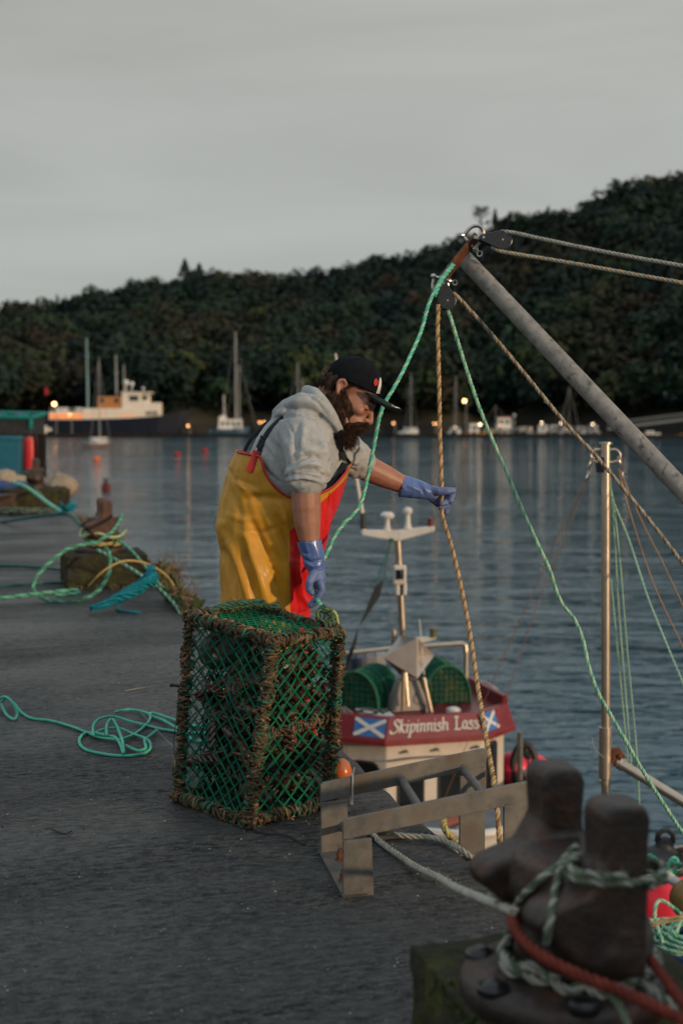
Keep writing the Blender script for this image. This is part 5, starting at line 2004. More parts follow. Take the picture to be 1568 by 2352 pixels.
for pts, lab in (([(288, 1587, .004), (330, 1579, .01), (425, 1564, .06)], 'pale cable tie tail pointing left from the creel above the turquoise rope'), ([(320, 1632, .004), (345, 1660, .03), (398, 1715, .05)], 'pale cable tie tail crossing the turquoise rope loops')):
    mb = MB()
    mb.tube(spline(GP(pts), .02), .0032, 4, flat=.3)
    tag(mb.build('cable_tie', M['zip']), lab, 'cable tie')
# grey mooring rope under the handrail leading to the near bollard
rope('rope', DP([(1180, 2095, 2.70), (1140, 2078, 2.95), (1100, 2062, 3.18), (1050, 2041, 3.42)]) + GP([(1000, 2012, .05), (950, 1988, .02), (905, 1957, .012), (875, 1935, .012), (857, 1918, .012), (866, 1908, .012), (888, 1915, .012), (930, 1920, .014), (985, 1924, .014), (1030, 1936, .012), (1065, 1957, .006), (1100, 1985, -.03), (1130, 2040, -.2)]),
     .0115, [M['rope_grey'], M['rope_ivory'], M['rope_grey']], 'grey mooring rope lying on the quay from the handrail to the nearest bollard', 'rope', fuzz=.5)
rope('rope', GP([(1018, 1880, -.01), (1022, 1905, -.02), (1040, 1930, -.06), (1085, 1970, -.05), (1120, 2010, -.04), (1150, 2042, -.05), (1175, 2075, -.08)]), .013, [M['rope_gold'], M['rope_yellowgreen']], 'yellow rope showing along the quay edge below the handrail', 'rope', fuzz=.6)

# drape onto the near bollard
def bvh_of(obj):
    me = obj.data
    T = world_of(obj)
    return BVHTree.FromPolygons([T @ v.co for v in me.vertices], [tuple(p.vertices) for p in me.polygons])
bv = bvh_of(near_body)
def drape(pts, bvh, off, maxd=9):
    out = []
    cam_ = Vector((0, 0, CH))
    for (X, Y, d) in pts:
        tgt = D(X, Y, 10)
        dr = (tgt - cam_).normalized()
        h = bvh.ray_cast(cam_, dr, maxd)
        if h[0] is not None and abs(h[0].y - d) < .35:
            out.append(h[0] - dr * off)
        else:
            out.append(D(X, Y, d))
    return out
def local_ring(c, zc, rx, ry, n, T, ph=0, wob=.0, dz=0):
    return [T @ Vector((rx * math.cos(ph + 6.283 * i / n), ry * math.sin(ph + 6.283 * i / n), zc + wob * math.sin(i * 2.3) + dz * i / n)) for i in range(n + 1)]
TB = bollard_frame(Vector((B1.x, B1.y, PL)))
# moss green mooring line: two turns round the front horn then down
turn = []
for k in range(22):
    a = -1.2 + 6.283 * k / 11
    turn.append(TB @ Vector((.012 + .094 * math.cos(a), -.145 + .074 * math.sin(a), .288 + .014 * k / 11)))
rope('rope', turn + drape([(1330, 1965, 2.6), (1290, 1985, 2.62), (1250, 2012, 2.66), (1205, 2052, 2.72), (1180, 2090, 2.76)], bv, .010), .0085, [M['rope_moss'], M['rope_ivory'], M['rope_moss']], 'moss green rope hitched round the nearest horn of the near bollard', 'rope', fuzz=.5)
rope('rope', drape([(1322, 1944, 2.6), (1305, 1962, 2.6), (1290, 1985, 2.6), (1280, 2020, 2.6), (1272, 2060, 2.58), (1263, 2110, 2.56), (1256, 2150, 2.56), (1254, 2180, 2.6)], bv, .010), .0085, [M['rope_moss'], M['rope_ivory'], M['rope_moss']], 'green rope end hanging straight down the face of the near bollard', 'rope', fuzz=.5)
ring = []
for k in range(46):
    a = 6.283 * k / 15 + .4
    rr2 = .150 + .010 * math.sin(k * 2.1)
    ring.append(TB @ Vector((rr2 * math.cos(a), rr2 * math.sin(a), .085 + .022 * math.sin(k * 2.7) + .0)))
rope('rope', ring, .0115, [M['rope_ivory'], M['rope_ivory'], M['rope_moss']], 'pale chain stitched rope wound round the foot of the near bollard', 'rope', fuzz=1)
rope('rope', [TB @ Vector(p) for p in ((.05, -.17, .09), (.09, -.20, .06), (.10, -.25, .03), (.115, -.31, -.02), (.13, -.36, -.12))], .010, [M['rope_ivory'], M['rope_moss']], 'pale rope tail hanging over the front of the near bollard flange', 'rope', fuzz=1)
rope('rope', DP([(1500, 2228, 2.95), (1440, 2150, 3.0), (1330, 2095, 3.05), (1230, 2080, 2.98), (1180, 2093, 2.80), (1178, 2120, 2.68), (1200, 2160, 2.60), (1250, 2200, 2.54), (1330, 2240, 2.48), (1420, 2275, 2.42), (1500, 2310, 2.36), (1568, 2343, 2.3), (1700, 2410, 2.2)]),
     .0125, [M['rope_red']], 'thick dull red rope looped round the near bollard and leading off right', 'rope', fuzz=.4, pitch=.06)
rope('rope', DP([(1470, 2170, 2.75), (1490, 2200, 2.68), (1520, 2240, 2.6), (1550, 2280, 2.5), (1600, 2340, 2.4)]), .0115, [M['rope_red']], 'second dull red rope leading down right from the back of the near bollard', 'rope', fuzz=.4, pitch=.055)
rope('rope', DP([(1392, 2275, 2.45), (1415, 2300, 2.42), (1432, 2330, 2.4), (1445, 2370, 2.38)]), .008, [M['rope_moss']], 'thin grey green rope end falling over the bolts of the near bollard flange', 'rope', fuzz=.5)

# ---------------------------------------------------------------- ropes round the middle bollard
d2 = B2.y
TB2 = bollard_frame(Vector((B2.x, B2.y, PL)))
def ringpts(T, rx, ry, z, n, turns, wob=.01, ph=0):
    return [T @ Vector((rx * math.cos(ph + 6.283 * turns * k / n) * (1 + .05 * math.sin(k)), ry * math.sin(ph + 6.283 * turns * k / n), z + wob * math.sin(k * 1.7))) for k in range(n + 1)]
rope('rope', DP([(450, 1520 - 88, 10.1), (415, 1395, 10.4), (370, 1345, 10.8), (330, 1296, 11.2), (300, 1262, 11.4), (270, 1240, 11.6)]), .013, [M['rope_green'], M['rope_sea']], 'right hand pale green mooring line from the middle bollard along the quay edge', 'rope')
rope('rope', DP([(417, 1412, 10.0), (400, 1385, 10.2), (365, 1352, 10.45), (320, 1318, 10.75), (285, 1296, 10.95), (250, 1276, 11.15), (222, 1262, 11.3)]), .014, [M['rope_green'], M['rope_mint'], M['rope_sea']], 'left hand pale green mooring line from the middle bollard towards the creel', 'rope')
rope('rope', DP([(283, 1182, 11.5), (275, 1198, 11.4), (262, 1218, 11.2), (245, 1232, 11.05), (222, 1246, 11.0), (190, 1251, 10.95), (155, 1262, 10.9), (120, 1287, 10.8), (92, 1316, 10.75), (78, 1342, 10.7), (82, 1362, 10.65), (105, 1377, 10.6), (140, 1383, 10.6), (185, 1378, 10.65), (225, 1358, 10.75), (245, 1330, 10.85), (254, 1300, 10.95), (252, 1272, 11.05), (243, 1255, 11.1)]),
     .0165, [M['rope_sea'], M['rope_sea'], M['rope_green']], 'heavy green rope standing in a big open loop left of the middle bollard', 'rope', fuzz=.3)
rope('rope', DP([(-60, 1378, 10.5), (0, 1374, 10.5), (60, 1367, 10.55), (120, 1360, 10.6), (180, 1356, 10.65), (176, 1364, 10.6), (120, 1368, 10.6)]), .0165, [M['rope_green'], M['rope_sea']], 'pale green rope lying on the quay from the big loop to the left edge', 'rope', fuzz=.3)
rope('rope', GP([(-60, 1298, .025), (60, 1301, .025), (150, 1309, .025), (205, 1312, .025)]), .018, [M['rope_darkgreen']], 'dark green rope lying on the quay left of the middle plinth', 'rope')
rope('rope', GP([(-60, 1350, .025), (60, 1343, .025), (120, 1339, .03), (180, 1337, .03)]), .015, [M['rope_darkgreen']], 'thin dark green rope lying on the quay behind the big loop', 'rope')
rope('rope', ringpts(TB2, .150, .18, .115, 40, 3.6, .015), .014, [M['rope_moss'], M['rope_green']], 'mossy green turns of rope round the neck of the middle bollard', 'rope')
rope('rope', ringpts(TB2, .160, .19, .080, 24, 1.9, .012, 1), .012, [M['rope_gold'], M['rope_yellowgreen']], 'yellow brown turns of rope below the green ones on the middle bollard', 'rope')
rope('rope', ringpts(TB2, .18, .22, .155, 13, 1.0, .02, 2), .013, [M['rope_yellowgreen'], M['rope_mint']], 'yellow green rope slung round the horns of the middle bollard', 'rope')
rope('rope', DP([(205, 1345, 10.85), (240, 1310, 10.8), (280, 1290, 10.85), (320, 1290, 10.95), (355, 1303, 11.0), (385, 1325, 11.0), (410, 1365, 10.9)]), .010, [M['rope_gold']], 'thin yellow brown line arching over the middle plinth', 'rope')
# frayed teal netting
mb = MB()
random.seed(31)
cl = DP([(346, 1306, 10.6), (350, 1322, 10.5), (348, 1338, 10.4), (330, 1352, 10.3), (300, 1366, 10.25), (270, 1382, 10.15), (240, 1397, 10.05), (210, 1404, 10.0)])
cl = spline(cl, .05)
wd = [.020 + .040 * max(0.0, math.sin(min(1, i / len(cl) * 1.05) * math.pi))**.8 for i in range(len(cl))]
for k in range(90):
    q = []
    ph_ = random.uniform(0, 6.28)
    sp_ = random.uniform(.5, 1.6)
    rr3 = random.uniform(.1, 1)
    for i, p in enumerate(cl):
        q.append(p + Vector((math.cos(ph_ + i * sp_) * wd[i] * rr3, math.sin(ph_ * 2 + i * sp_) * wd[i] * rr3 * .7, (math.sin(ph_ + i * sp_) * rr3 * wd[i] * .75 + .02))))
    for p in q:
        p.z = max(p.z, .008)
    i0_ = random.randrange(0, len(q) // 3)
    mb.tube(q[i0_:len(q) - random.randrange(0, len(q) // 3)], random.uniform(.003, .009), 4)
mb.tube(spline([cl[-14], G(268, 1396, .02), G(290, 1404, .015), G(322, 1407, .015)], .04), .010, 5)
tag(mb.build('frayed_netting', M['tealfray'], smooth=True, sharp=0), 'frayed bundle of bright teal netting twine tied to the mooring line', 'netting')
# ropes near the third bollard
rope('rope', DP([(-60, 1208, 19), (0, 1199, 18.2), (60, 1190, 17.4), (110, 1183, 17.2), (150, 1180, 17.0), (166, 1186, 16.6), (178, 1198, 16.0), (186, 1207, 15.7)]), .024, [M['rope_darkgreen']], 'dark rope crossing the quay at left and dropping over the edge', 'rope')
mb = MB()
c_ = D(150, 1172, 17)
for k in range(16):
    a = Vector((random.uniform(-1, 1), random.uniform(-.5, .5), random.uniform(-.3, .8)))
    mb.tube([c_, c_ + a * .08, c_ + a * .2], [.02, .016, .005], 5)
tag(mb.build('frayed_netting', M['tealfray'], smooth=True, sharp=0), 'small teal knot of frayed twine on the dark rope at left', 'netting')
rope('rope', DP([(30, 1107, 21.0), (60, 1118, 20.6), (90, 1139, 19.8), (115, 1158, 19.0), (145, 1176, 18.0)]), .026, [M['rope_teal'], M['rope_mint']], 'turquoise mooring line leading from the farthest bollard along the edge', 'rope')
rope('rope', DP([(62, 1103, 22.0), (80, 1120, 21.2), (98, 1140, 20.2)]), .02, [M['rope_moss']], 'mossy line behind the turquoise one at the farthest bollard', 'rope')
mb = MB()
for k in range(9):
    q = [G(-40 + 26 * i + random.uniform(-6, 6), 1172 + random.uniform(-5, 5), random.uniform(.02, .08)) for i in range(7)]
    rope_mb(mb, q, .018, 2, .2, 4, [0])
tag(mb.build('rope_heap', M['rope_moss'], smooth=True, sharp=0), 'low heap of mossy green rope in front of the farthest plinth', 'rope')

# grit and shell crumbs swept about the quay
mb = MB()
random.seed(99)
for k in range(1700):
    x = random.uniform(-2.6, .45)
    y = 2.2 + 7.5 * random.random()**1.3
    c = Vector((x, y, 0))
    if (c - EDGE0).dot(P) > -.06:
        continue
    r = random.uniform(.0014, .0042)
    mb.mi = random.choice([0, 0, 1, 2])
    mb.ball((x, y, r * .4), (r, r * random.uniform(.6, 1.4), r * .6), 5, 4)
tag(mb.build('grit', [mat('grit_pale', (.32, .31, .28), rough=.7), mat('grit_dark', (.02, .02, .02), rough=.6), mat('grit_brown', (.13, .09, .05), rough=.7)]), 'loose grit and shell crumbs scattered over the quay', 'grit', kind='stuff')
for (pts, lab) in (([(560, 1890), (600, 1912), (655, 1918), (700, 1940)], 'dark twine scrap on the wet concrete before the creel'), ([(120, 1905), (150, 1915), (165, 1908)], 'short dark twist of twine lying alone on the open quay')):
    mb = MB()
    mb.tube(spline(GP([(x, y, .006) for x, y in pts]), .01), .0035, 5)
    tag(mb.build('twine_scrap', M['rubber']), lab, 'twine')
# ---------------------------------------------------------------- the creel boat below the quay
BO = Vector((.94, 13.78, 0))
def BL(u, v, z):
    return BO + P * u + E * v + Vector((0, 0, z))
boat = thing('fishing_boat', 'small creel boat with maroon wheelhouse roof lettered Skipinnish Lass, lying below the quay edge', 'boat', Vector((BO.x, BO.y, WATER)))
# hull
out_ = [(-1.25, 3.6), (-1.28, 2.0), (-1.26, .6), (-1.05, -.45), (-.72, -1.08), (-.30, -1.42), (.05, -1.46), (.38, -1.2), (.78, -.6), (1.08, .0), (1.22, .7), (1.28, 2.0), (1.25, 3.6)]
def gz(v):
    return -2.32 - .10 * max(0, min(1, (v + 1.4) / 3))
mb = MB()
n = len(out_)
vs = []
for k, (zf, sc_) in enumerate(((None, 1.0), (None, .98), (-3.2, .93), (WATER, .85), (WATER - .6, .5))):
    for (u, v) in out_:
        z = gz(v) + (.0 if k == 0 else -.10) if zf is None else zf
        vs.append(BL(u * sc_, v + (0 if k < 2 else .10 * (k - 1)) * (1 if v < 0 else 0), z))
fs = [(k * n + i, k * n + i + 1, (k + 1) * n + i + 1, (k + 1) * n + i) for k in range(4) for i in range(n - 1)]
fs += [(k * n + n - 1, k * n, (k + 1) * n, (k + 1) * n + n - 1) for k in range(4)]
mb.add(vs, fs)
mb.build('hull', M['offwhite'], boat, smooth=True, sharp=50)
mb = MB()
rail = [BL(u, v, gz(v) + .02) for u, v in out_]
mb.tube(spline(rail, .1), .045, 8)
mb.build('gunwale', M['offwhite'], boat, smooth=True)
mb = MB()
mb.add([BL(u * .99, v, gz(v) - .13) for u, v in out_], [tuple(range(n))])
mb.build('deck', mat('deck_grey', (.14, .17, .19), (.2, .22, .23), 5, .7), boat)
# wheelhouse walls
wall = [(-.86, .40), (-.50, .07), (.50, .07), (.86, .40), (.86, 2.0), (-.86, 2.0)]
mb = MB()
mb.prism([BL(u, v, -2.72) for u, v in wall], (0, 0, .90))
mb.build('wheelhouse_wall', M['cream'], boat, bevel=.015)
def panel_pts(p0, p1, a0, a1, z0, z1, off, rnd=.04, k=5):
    """rounded window outline on a wall panel from p0 to p1 (local u, v)"""
    p0, p1 = Vector((*p0, 0)), Vector((*p1, 0))
    d = (p1 - p0).normalized()
    nrm = Vector((d.y, -d.x, 0))
    pts = []
    for (cx, cz, st) in ((a1 - rnd, z0 + rnd, -90), (a1 - rnd, z1 - rnd, 0), (a0 + rnd, z1 - rnd, 90), (a0 + rnd, z0 + rnd, 180)):
        for i in range(k):
            a = R(st + 90 * i / (k - 1))
            q = p0 + d * (cx + rnd * math.cos(a)) + nrm * off
            pts.append(BL(q.x, q.y, cz + rnd * math.sin(a)))
    wn = P * nrm.x + E * nrm.y
    return pts, wn
def window(p0, p1, a0, a1, z0, z1, rnd=.045):
    pts, wn = panel_pts(p0, p1, a0, a1, z0, z1, .003, rnd)
    mb = MB()
    mb.tube(pts, .014, 6, closed=True)
    f_ = mb.build('window_frame', M['rubber'], boat, smooth=True)
    mb = MB()
    mb.prism(pts, wn * .006)
    mb.build('pane', M['glassdark'], f_)
Lw = math.hypot(.36, .33)
window(wall[0], wall[1], .09, Lw - .07, -2.62, -2.02, .1)
window(wall[1], wall[2], .12, .38, -2.66, -2.12)
window(wall[1], wall[2], .54, .80, -2.66, -2.10)
window(wall[2], wall[3], .07, .30, -2.5, -1.90)
window(wall[3], wall[4], .15, .75, -2.45, -1.98)
# roof: crimson lip, maroon fascia and recessed top
fb = [(-.96, .33), (-.54, -.02), (.54, -.02), (.96, .33), (.96, 2.1), (-.96, 2.1)]
ftop = [(-.90, .40), (-.48, .06), (.48, .06), (.90, .40), (.90, 2.04), (-.90, 2.04)]
mb = MB()
mb.prism([BL(u, v, -1.825) for u, v in fb], (0, 0, .06))
mb.build('roof_lip', M['crimson'], boat, bevel=.008)
mb = MB()
zb, zt = -1.765, -1.555
vs = [BL(u * .992, v + .004, zb) for u, v in fb] + [BL(u, v, zt) for u, v in ftop] + [BL(u * .94, v * .96 + .06, zt) for u, v in ftop] + [BL(u * .94, v * .96 + .06, zt - .05) for u, v in ftop]
fs = []
for k in range(3):
    for i in range(6):
        j = (i + 1) % 6
        fs.append((k * 6 + i, k * 6 + j, (k + 1) * 6 + j, (k + 1) * 6 + i))
fs.append(tuple(range(18, 24)))
mb.add(vs, fs)
roof = mb.build('roof', M['maroon'], boat, bevel=.006)
# raised coaming at the right hand side
mb = MB()
mb.prism([BL(.84, .42, -1.60), BL(.905, .40, -1.60), BL(.905, 2.04, -1.60), BL(.84, 2.04, -1.60)], (0, 0, .13))
mb.build('coaming', M['maroon'], boat, bevel=.01)
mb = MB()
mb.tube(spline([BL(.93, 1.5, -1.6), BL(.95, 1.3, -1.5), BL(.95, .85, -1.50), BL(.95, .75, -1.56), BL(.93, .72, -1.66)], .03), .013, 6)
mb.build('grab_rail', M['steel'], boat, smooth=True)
# lettering and flags lie on the sloped fascia
def fascia_map(p0b, p1b, p0t, p1t, off):
    A_, B_, C_, D_ = BL(p0b[0] * .992, p0b[1] + .004, zb), BL(p1b[0] * .992, p1b[1] + .004, zb), BL(*p1t, zt), BL(*p0t, zt)
    nrm = (B_ - A_).cross(D_ - A_).normalized()
    if nrm.y > 0:
        nrm = -nrm
    def f(a, h):
        return A_.lerp(B_, a).lerp(D_.lerp(C_, a), h) + nrm * off
    return f, nrm, (B_ - A_).length
fc, nc, Lc = fascia_map(fb[1], fb[2], ftop[1], ftop[2], .004)
def flag(fm, a0, a1, h0, h1):
    f0, nr, Ln = fm
    mb = MB()
    q = [f0(a0, h0), f0(a1, h0), f0(a1, h1), f0(a0, h1)]
    mb.add(q, [(0, 1, 2, 3)])
    o_ = mb.build('flag', M['flagblue'], roof)
    mb = MB()
    hh = .16
    wa = .085
    def g(a, h):
        return f0(a0 + (a1 - a0) * a, h0 + (h1 - h0) * h) + nr * .003
    mb.add([g(0, 0), g(wa, 0), g(1, 1 - hh), g(1, 1), g(1 - wa, 1), g(0, hh)], [(0, 1, 2, 3, 4, 5)])
    mb.add([p + nr * .001 for p in (g(1, 0), g(1, hh), g(wa, 1), g(0, 1), g(0, 1 - hh), g(1 - wa, 0))], [(0, 1, 2, 3, 4, 5)])
    mb.build('white_saltire', M['flagwhite'], o_)
fl_m = fascia_map(fb[0], fb[1], ftop[0], ftop[1], .004)
flag(fl_m, .36, .97, .10, .90)
fr_m = fascia_map(fb[2], fb[3], ftop[2], ftop[3], .004)
flag(fr_m, -.09, .42, .12, .92)
# broad nib lettering
GL = {
 'S': (.92, [[(.80, 1.30), (.72, 1.52), (.45, 1.58), (.22, 1.40), (.25, 1.12), (.52, .86), (.74, .58), (.66, .18), (.34, .0), (.04, .08), (-.06, .34)]]),
 'k': (.80, [[(.10, 1.62), (.10, .02)], [(.60, .98), (.42, .98), (.14, .55)], [(.16, .58), (.38, .36), (.56, .04), (.74, .04)]]),
 'i': (.40, [[(-.04, .82), (.12, .98), (.12, .08), (.28, .02)], [(.10, 1.36), (.18, 1.42)]]),
 'p': (.80, [[(-.04, .84), (.12, .98), (.12, -.56)], [(-.02, -.54), (.26, -.54)], [(.12, .80), (.34, .98), (.58, .82), (.60, .34), (.38, .02), (.14, .12)]]),
 'n': (.82, [[(-.04, .84), (.12, .98), (.12, .0)], [(.12, .70), (.34, .96), (.54, .86), (.54, .10), (.70, .02)]]),
 's': (.62, [[(.50, .82), (.34, .98), (.12, .90), (.12, .64), (.38, .44), (.44, .16), (.22, .0), (-.02, .12)]]),
 'h': (.84, [[(.10, 1.62), (.10, .0)], [(.12, .66), (.36, .96), (.54, .84), (.54, .10), (.70, .02)]]),
 'L': (1.0, [[(.10, 1.46), (.30, 1.58), (.62, 1.50)], [(.38, 1.54), (.30, .9), (.22, .10), (.0, .04)], [(.02, .10), (.40, .02), (.70, .02), (.86, .22)]]),
 'a': (.78, [[(.52, .92), (.28, .98), (.06, .66), (.08, .18), (.26, .02), (.52, .34)], [(.54, 1.0), (.50, .12), (.68, .02)]]),
 ' ': (.55, [])}
def nib_text(txt, f0, nr, a0, a1, h0, hx, slant=.12, nib=.10):
    total = sum(GL[c][0] for c in txt)
    mb = MB()
    x = 0
    na = R(38)
    nv = (math.cos(na) * nib, math.sin(na) * nib * .9)
    for ch in txt:
        w_, strokes = GL[ch]
        for st_ in strokes:
            pts = [Vector((px, py, 0)) for px, py in st_]
            sm = spline(pts, .06) if len(pts) > 2 else pts
            def P2(px, py):
                return f0(a0 + (a1 - a0) * (x + px + py * slant) / total, h0 + hx * py)
            for (p, q) in zip(sm[:-1], sm[1:]):
                # sweep a fat nib: hexagon around the segment
                dx_, dy_ = q.x - p.x, q.y - p.y
                ln = math.hypot(dx_, dy_) + 1e-9
                tx, ty = -dy_ / ln * .035, dx_ / ln * .035
                for (ax_, ay_, bx_, by_) in ((nv[0], nv[1], -nv[0], -nv[1]),):
                    mb.add([P2(p.x + ax_ + tx, p.y + ay_ + ty), P2(q.x + ax_ + tx, q.y + ay_ + ty), P2(q.x + bx_ + tx, q.y + by_ + ty), P2(p.x + bx_ + tx, p.y + by_ + ty)], [(0, 1, 2, 3)])
                    mb.add([v_ + nr * .0004 for v_ in (P2(p.x + nv[0], p.y + nv[1]), P2(p.x + tx * 2, p.y + ty * 2), P2(q.x + tx * 2, q.y + ty * 2), P2(q.x + nv[0], q.y + nv[1]))], [(0, 1, 2, 3)])
                mb.add([v_ + nr * .0008 for v_ in (P2(p.x - tx * 2, p.y - ty * 2), P2(q.x - tx * 2, q.y - ty * 2), P2(q.x + tx * 2, q.y + ty * 2), P2(p.x + tx * 2, p.y + ty * 2))], [(0, 1, 2, 3)])
        x += w_
    return mb
tm = nib_text('Skipinnish Lass', fc, nc, .035, .93, .30, .36)
tm.v = [tuple(Vector(v) + nc * .003) for v in tm.v]
tm.build('boat_name', M['flagwhite'], roof)
# registration board lying on the roof
mb = MB()
q = [BL(-.66, .36, -1.595), BL(-.36, .24, -1.595), BL(-.34, .58, -1.595), BL(-.64, .70, -1.595)]
mb.prism(q, (0, 0, .012))
reg = mb.build('registration_board', M['flagwhite'], boat)
cu = bpy.data.curves.new('t', 'FONT')
cu.body = 'OB'
cu.size = .34
cu.offset = .012
to = bpy.data.objects.new('t', cu)
COL.objects.link(to)
dg = bpy.context.evaluated_depsgraph_get()
me = bpy.data.meshes.new_from_object(to.evaluated_get(dg))
bpy.data.objects.remove(to)
me.name = 'registration_letters'
me.transform(Matrix.Translation(BL(-.655, .40, -1.580)) @ Matrix(((P.x * .72, E.x, 0, 0), (P.y * .72 - .21, E.y, 0, 0), (0, 0, 1, 0), (0, 0, 0, 1))))
me.materials.clear()
me.materials.append(M['rubber'])
link('registration_letters', me, reg)
mb = MB()
for k in range(3):
    a = BL(-.84 + .05 * k, .46, -1.60)
    mb.prism([a, a + P * .02, a + P * .02 + E * .5, a + E * .5], (0, 0, .02))
mb.build('roof_ribs', M['alu'], boat)

# mast with light bar
MD = 14.75
mast = D(925, 1600, MD)
mb = MB()
mb.cyl(D(932, 1600, MD), D(912, 1222, MD), .038, .034, 16)
mo = mb.build('mast', M['steel'], boat, smooth=True)
mb = MB()
for s, X1, Y1 in ((-1, 831, 1222), (1, 997, 1213)):
    c0, c1 = D(912, 1224, MD), D(X1, Y1, MD)
    mb.prism([c0 + Vector((0, -.04, .03)), c1 + Vector((0, -.04, .025)), c1 + Vector((0, -.04, -.03)), c0 + Vector((0, -.04, -.085))][::s], (0, .08, 0))
mb.build('crossbar', M['offwhite'], mo, bevel=.008)
for (X, Y, h_, r_) in ((889, 1212, .16, .075), (936, 1208, .19, .05)):
    mb = MB()
    p = D(X, Y + 6, MD)
    mb.lathe([(0, 0), (.045, 0), (.028, .05), (.024, h_ - .04), (r_ * .9, h_ - .03), (r_, h_), (r_ * .6, h_ + .03), (0, h_ + .035)], p, seg=16)
    mb.build('aerial_dome', M['offwhite'], mo, smooth=True)
mb = MB()
p = D(988, 1212, MD)
mb.lathe([(0, 0), (.035, 0), (.035, .02), (.03, .025), (.03, .075), (.035, .08), (.035, .1), (0, .1)], p, seg=14)
mb.build('mast_light', mat('red_lens', (.12, .015, .012), rough=.3), mo, smooth=True, sharp=40)
mb = MB()
mb.box(D(918, 1320, MD - .06), (.13, .07, .20))
mb.box(D(913, 1352, MD - .05), (.04, .06, .14))
mb.box(D(929, 1352, MD - .05), (.04, .06, .14))
lf = mb.build('lamp_housing', M['offwhite'], mo, bevel=.015)
mb = MB()
mb.lathe([(0, -.05), (.042, -.05), (.042, .05), (0, .05)], D(918, 1319, MD - .10), seg=14)
mb.build('lens', M['glassdark'], lf, smooth=True, sharp=40)
mb = MB()
w0, w1 = D(835, 1196, MD), D(770, 812, MD - .1)
mb.lathe([(0, 0), (.03, 0), (.025, .06), (0, .06)], D(834, 1224, MD), seg=12)
mb.cyl(w0.lerp(w1, .0), w0.lerp(w1, .6), .020, .017, 10)
mb.cyl(w0.lerp(w1, .6), w1, .017, .011, 10)
mb.build('whip_aerial', M['offwhite'], mo, smooth=True)
mb = MB()
mb.cyl(D(834, 1215, MD), D(833, 1178, MD), .032, .026, 10)
mb.build('aerial_base', M['rubber'], mo, smooth=True)
# radar reflector of folded sheets on its pedestal
rc = D(938, 1508, 14.35)
mb = MB()
s = .285
rot = Matrix.Rotation(.35, 3, 'Y') @ Matrix.Rotation(.62, 3, 'X') @ Matrix.Rotation(.5, 3, 'Z')
ax3 = [rot @ Vector(a) for a in ((1, 0, 0), (0, 1, 0), (0, 0, 1))]
for i in range(3):
    a_, b_ = ax3[i], ax3[(i + 1) % 3]
    n_ = a_.cross(b_)
    mb.prism([rc + a_ * s - n_ * .003, rc + b_ * s - n_ * .003, rc - a_ * s - n_ * .003, rc - b_ * s - n_ * .003], n_ * .006)
tri = [(1, 1, 1), (1, -1, -1), (-1, 1, -1), (-1, -1, 1)]
for sg in tri:
    pts = [rc + ax3[k] * s * sg[k] for k in range(3)]
    n_ = (pts[1] - pts[0]).cross(pts[2] - pts[0]).normalized()
    mb.prism(pts, n_ * .003)
mb.build('radar_reflector', M['alu'], boat)
mb = MB()
pz0, pz1 = D(935, 1645, 14.35), D(935, 1560, 14.35)
pz0.z = -1.60
mb.hexa([pz0 + P * -.20 + E * -.14, pz0 + P * .20 + E * -.14, pz0 + P * .20 + E * .14, pz0 + P * -.20 + E * .14,
         pz1 + P * -.10 + E * -.08, pz1 + P * .10 + E * -.08, pz1 + P * .10 + E * .08, pz1 + P * -.10 + E * .08])
mb.build('pedestal', mat('pedestal_grey', (.22, .20, .18), (.28, .26, .23), 6, .5), boat, bevel=.01)
mb = MB()
mb.cyl(D(927, 1545, 14.1), D(925, 1632, 14.1), .022, .022, 10)
mb.cyl(D(931, 1545, 14.15), D(937, 1622, 14.1), .018, .018, 10)
mb.cyl(D(972, 1556, 14.2), D(992, 1645, 14.2), .024, .024, 10)
mb.cyl(D(902, 1480, 14.6), D(905, 1447, 14.6), .022, .022, 8)
mb.build('struts', M['steel'], boat, smooth=True)
mb = MB()
mb.lathe([(0, 0), (.075, 0), (.07, .04), (.04, .055), (0, .06)], BL(.28, .32, -1.6), seg=18)
mb.build('roof_vent', M['offwhite'], boat, smooth=True)
mb = MB()
mb.prism([D(948, 1466, 14.5), D(1001, 1463, 14.5), D(1001, 1468, 14.5), D(972, 1476, 14.5)], (0, .07, 0))
lb_ = mb.build('light_bracket', M['offwhite'], boat, bevel=.004)
mb = MB()
p = D(994, 1463, 14.52)
mb.lathe([(0, 0), (.042, 0), (.042, .015), (.034, .02), (.034, .065), (.042, .07), (.042, .09), (0, .09)], p, seg=14)
mb.build('stern_light', mat('lens_amber_green', (.10, .10, .05), rough=.25), lb_, smooth=True, sharp=40)
mb = MB()
mb.cyl(D(973, 1550, 14.3), D(963, 1422, 14.3), .009, .006, 6)
mb.cyl(D(978, 1560, 14.2), D(980, 1650, 14.2), .010, .006, 6)
mb.build('small_aerial', M['offwhite'], boat, smooth=True)
# black dayshape cloth hanging from the mast
mb = MB()
q = [D(880, 1332, 14.6), D(861, 1346, 14.6), D(832, 1420, 14.6), D(824, 1440, 14.6), D(836, 1424, 14.6), D(872, 1370, 14.6)]
mb.prism(q, (0, .012, 0))
q = [D(822, 1442, 14.6), D(803, 1492, 14.6), D(782, 1560, 14.6), D(792, 1548, 14.6), D(818, 1478, 14.6)]
mb.prism(q, (0, .012, 0))
ds = mb.build('dayshape', mat('black_cloth', (.02, .022, .026), (.03, .033, .038), 10, .8), boat)
mb = MB()
for (a, b_) in (((897, 1243), (880, 1333)), ((897, 1243), (862, 1346))):
    mb.cyl(D(*a, 14.6), D(*b_, 14.6), .006, .006, 5)
mb.build('lashing', M['rope_darkgreen'], ds)
mb = MB()
mb.ball(D(898, 1240, 14.65), (.03, .03, .02), 8, 6)
mb.build('knot', M['rope_darkgreen'], ds)
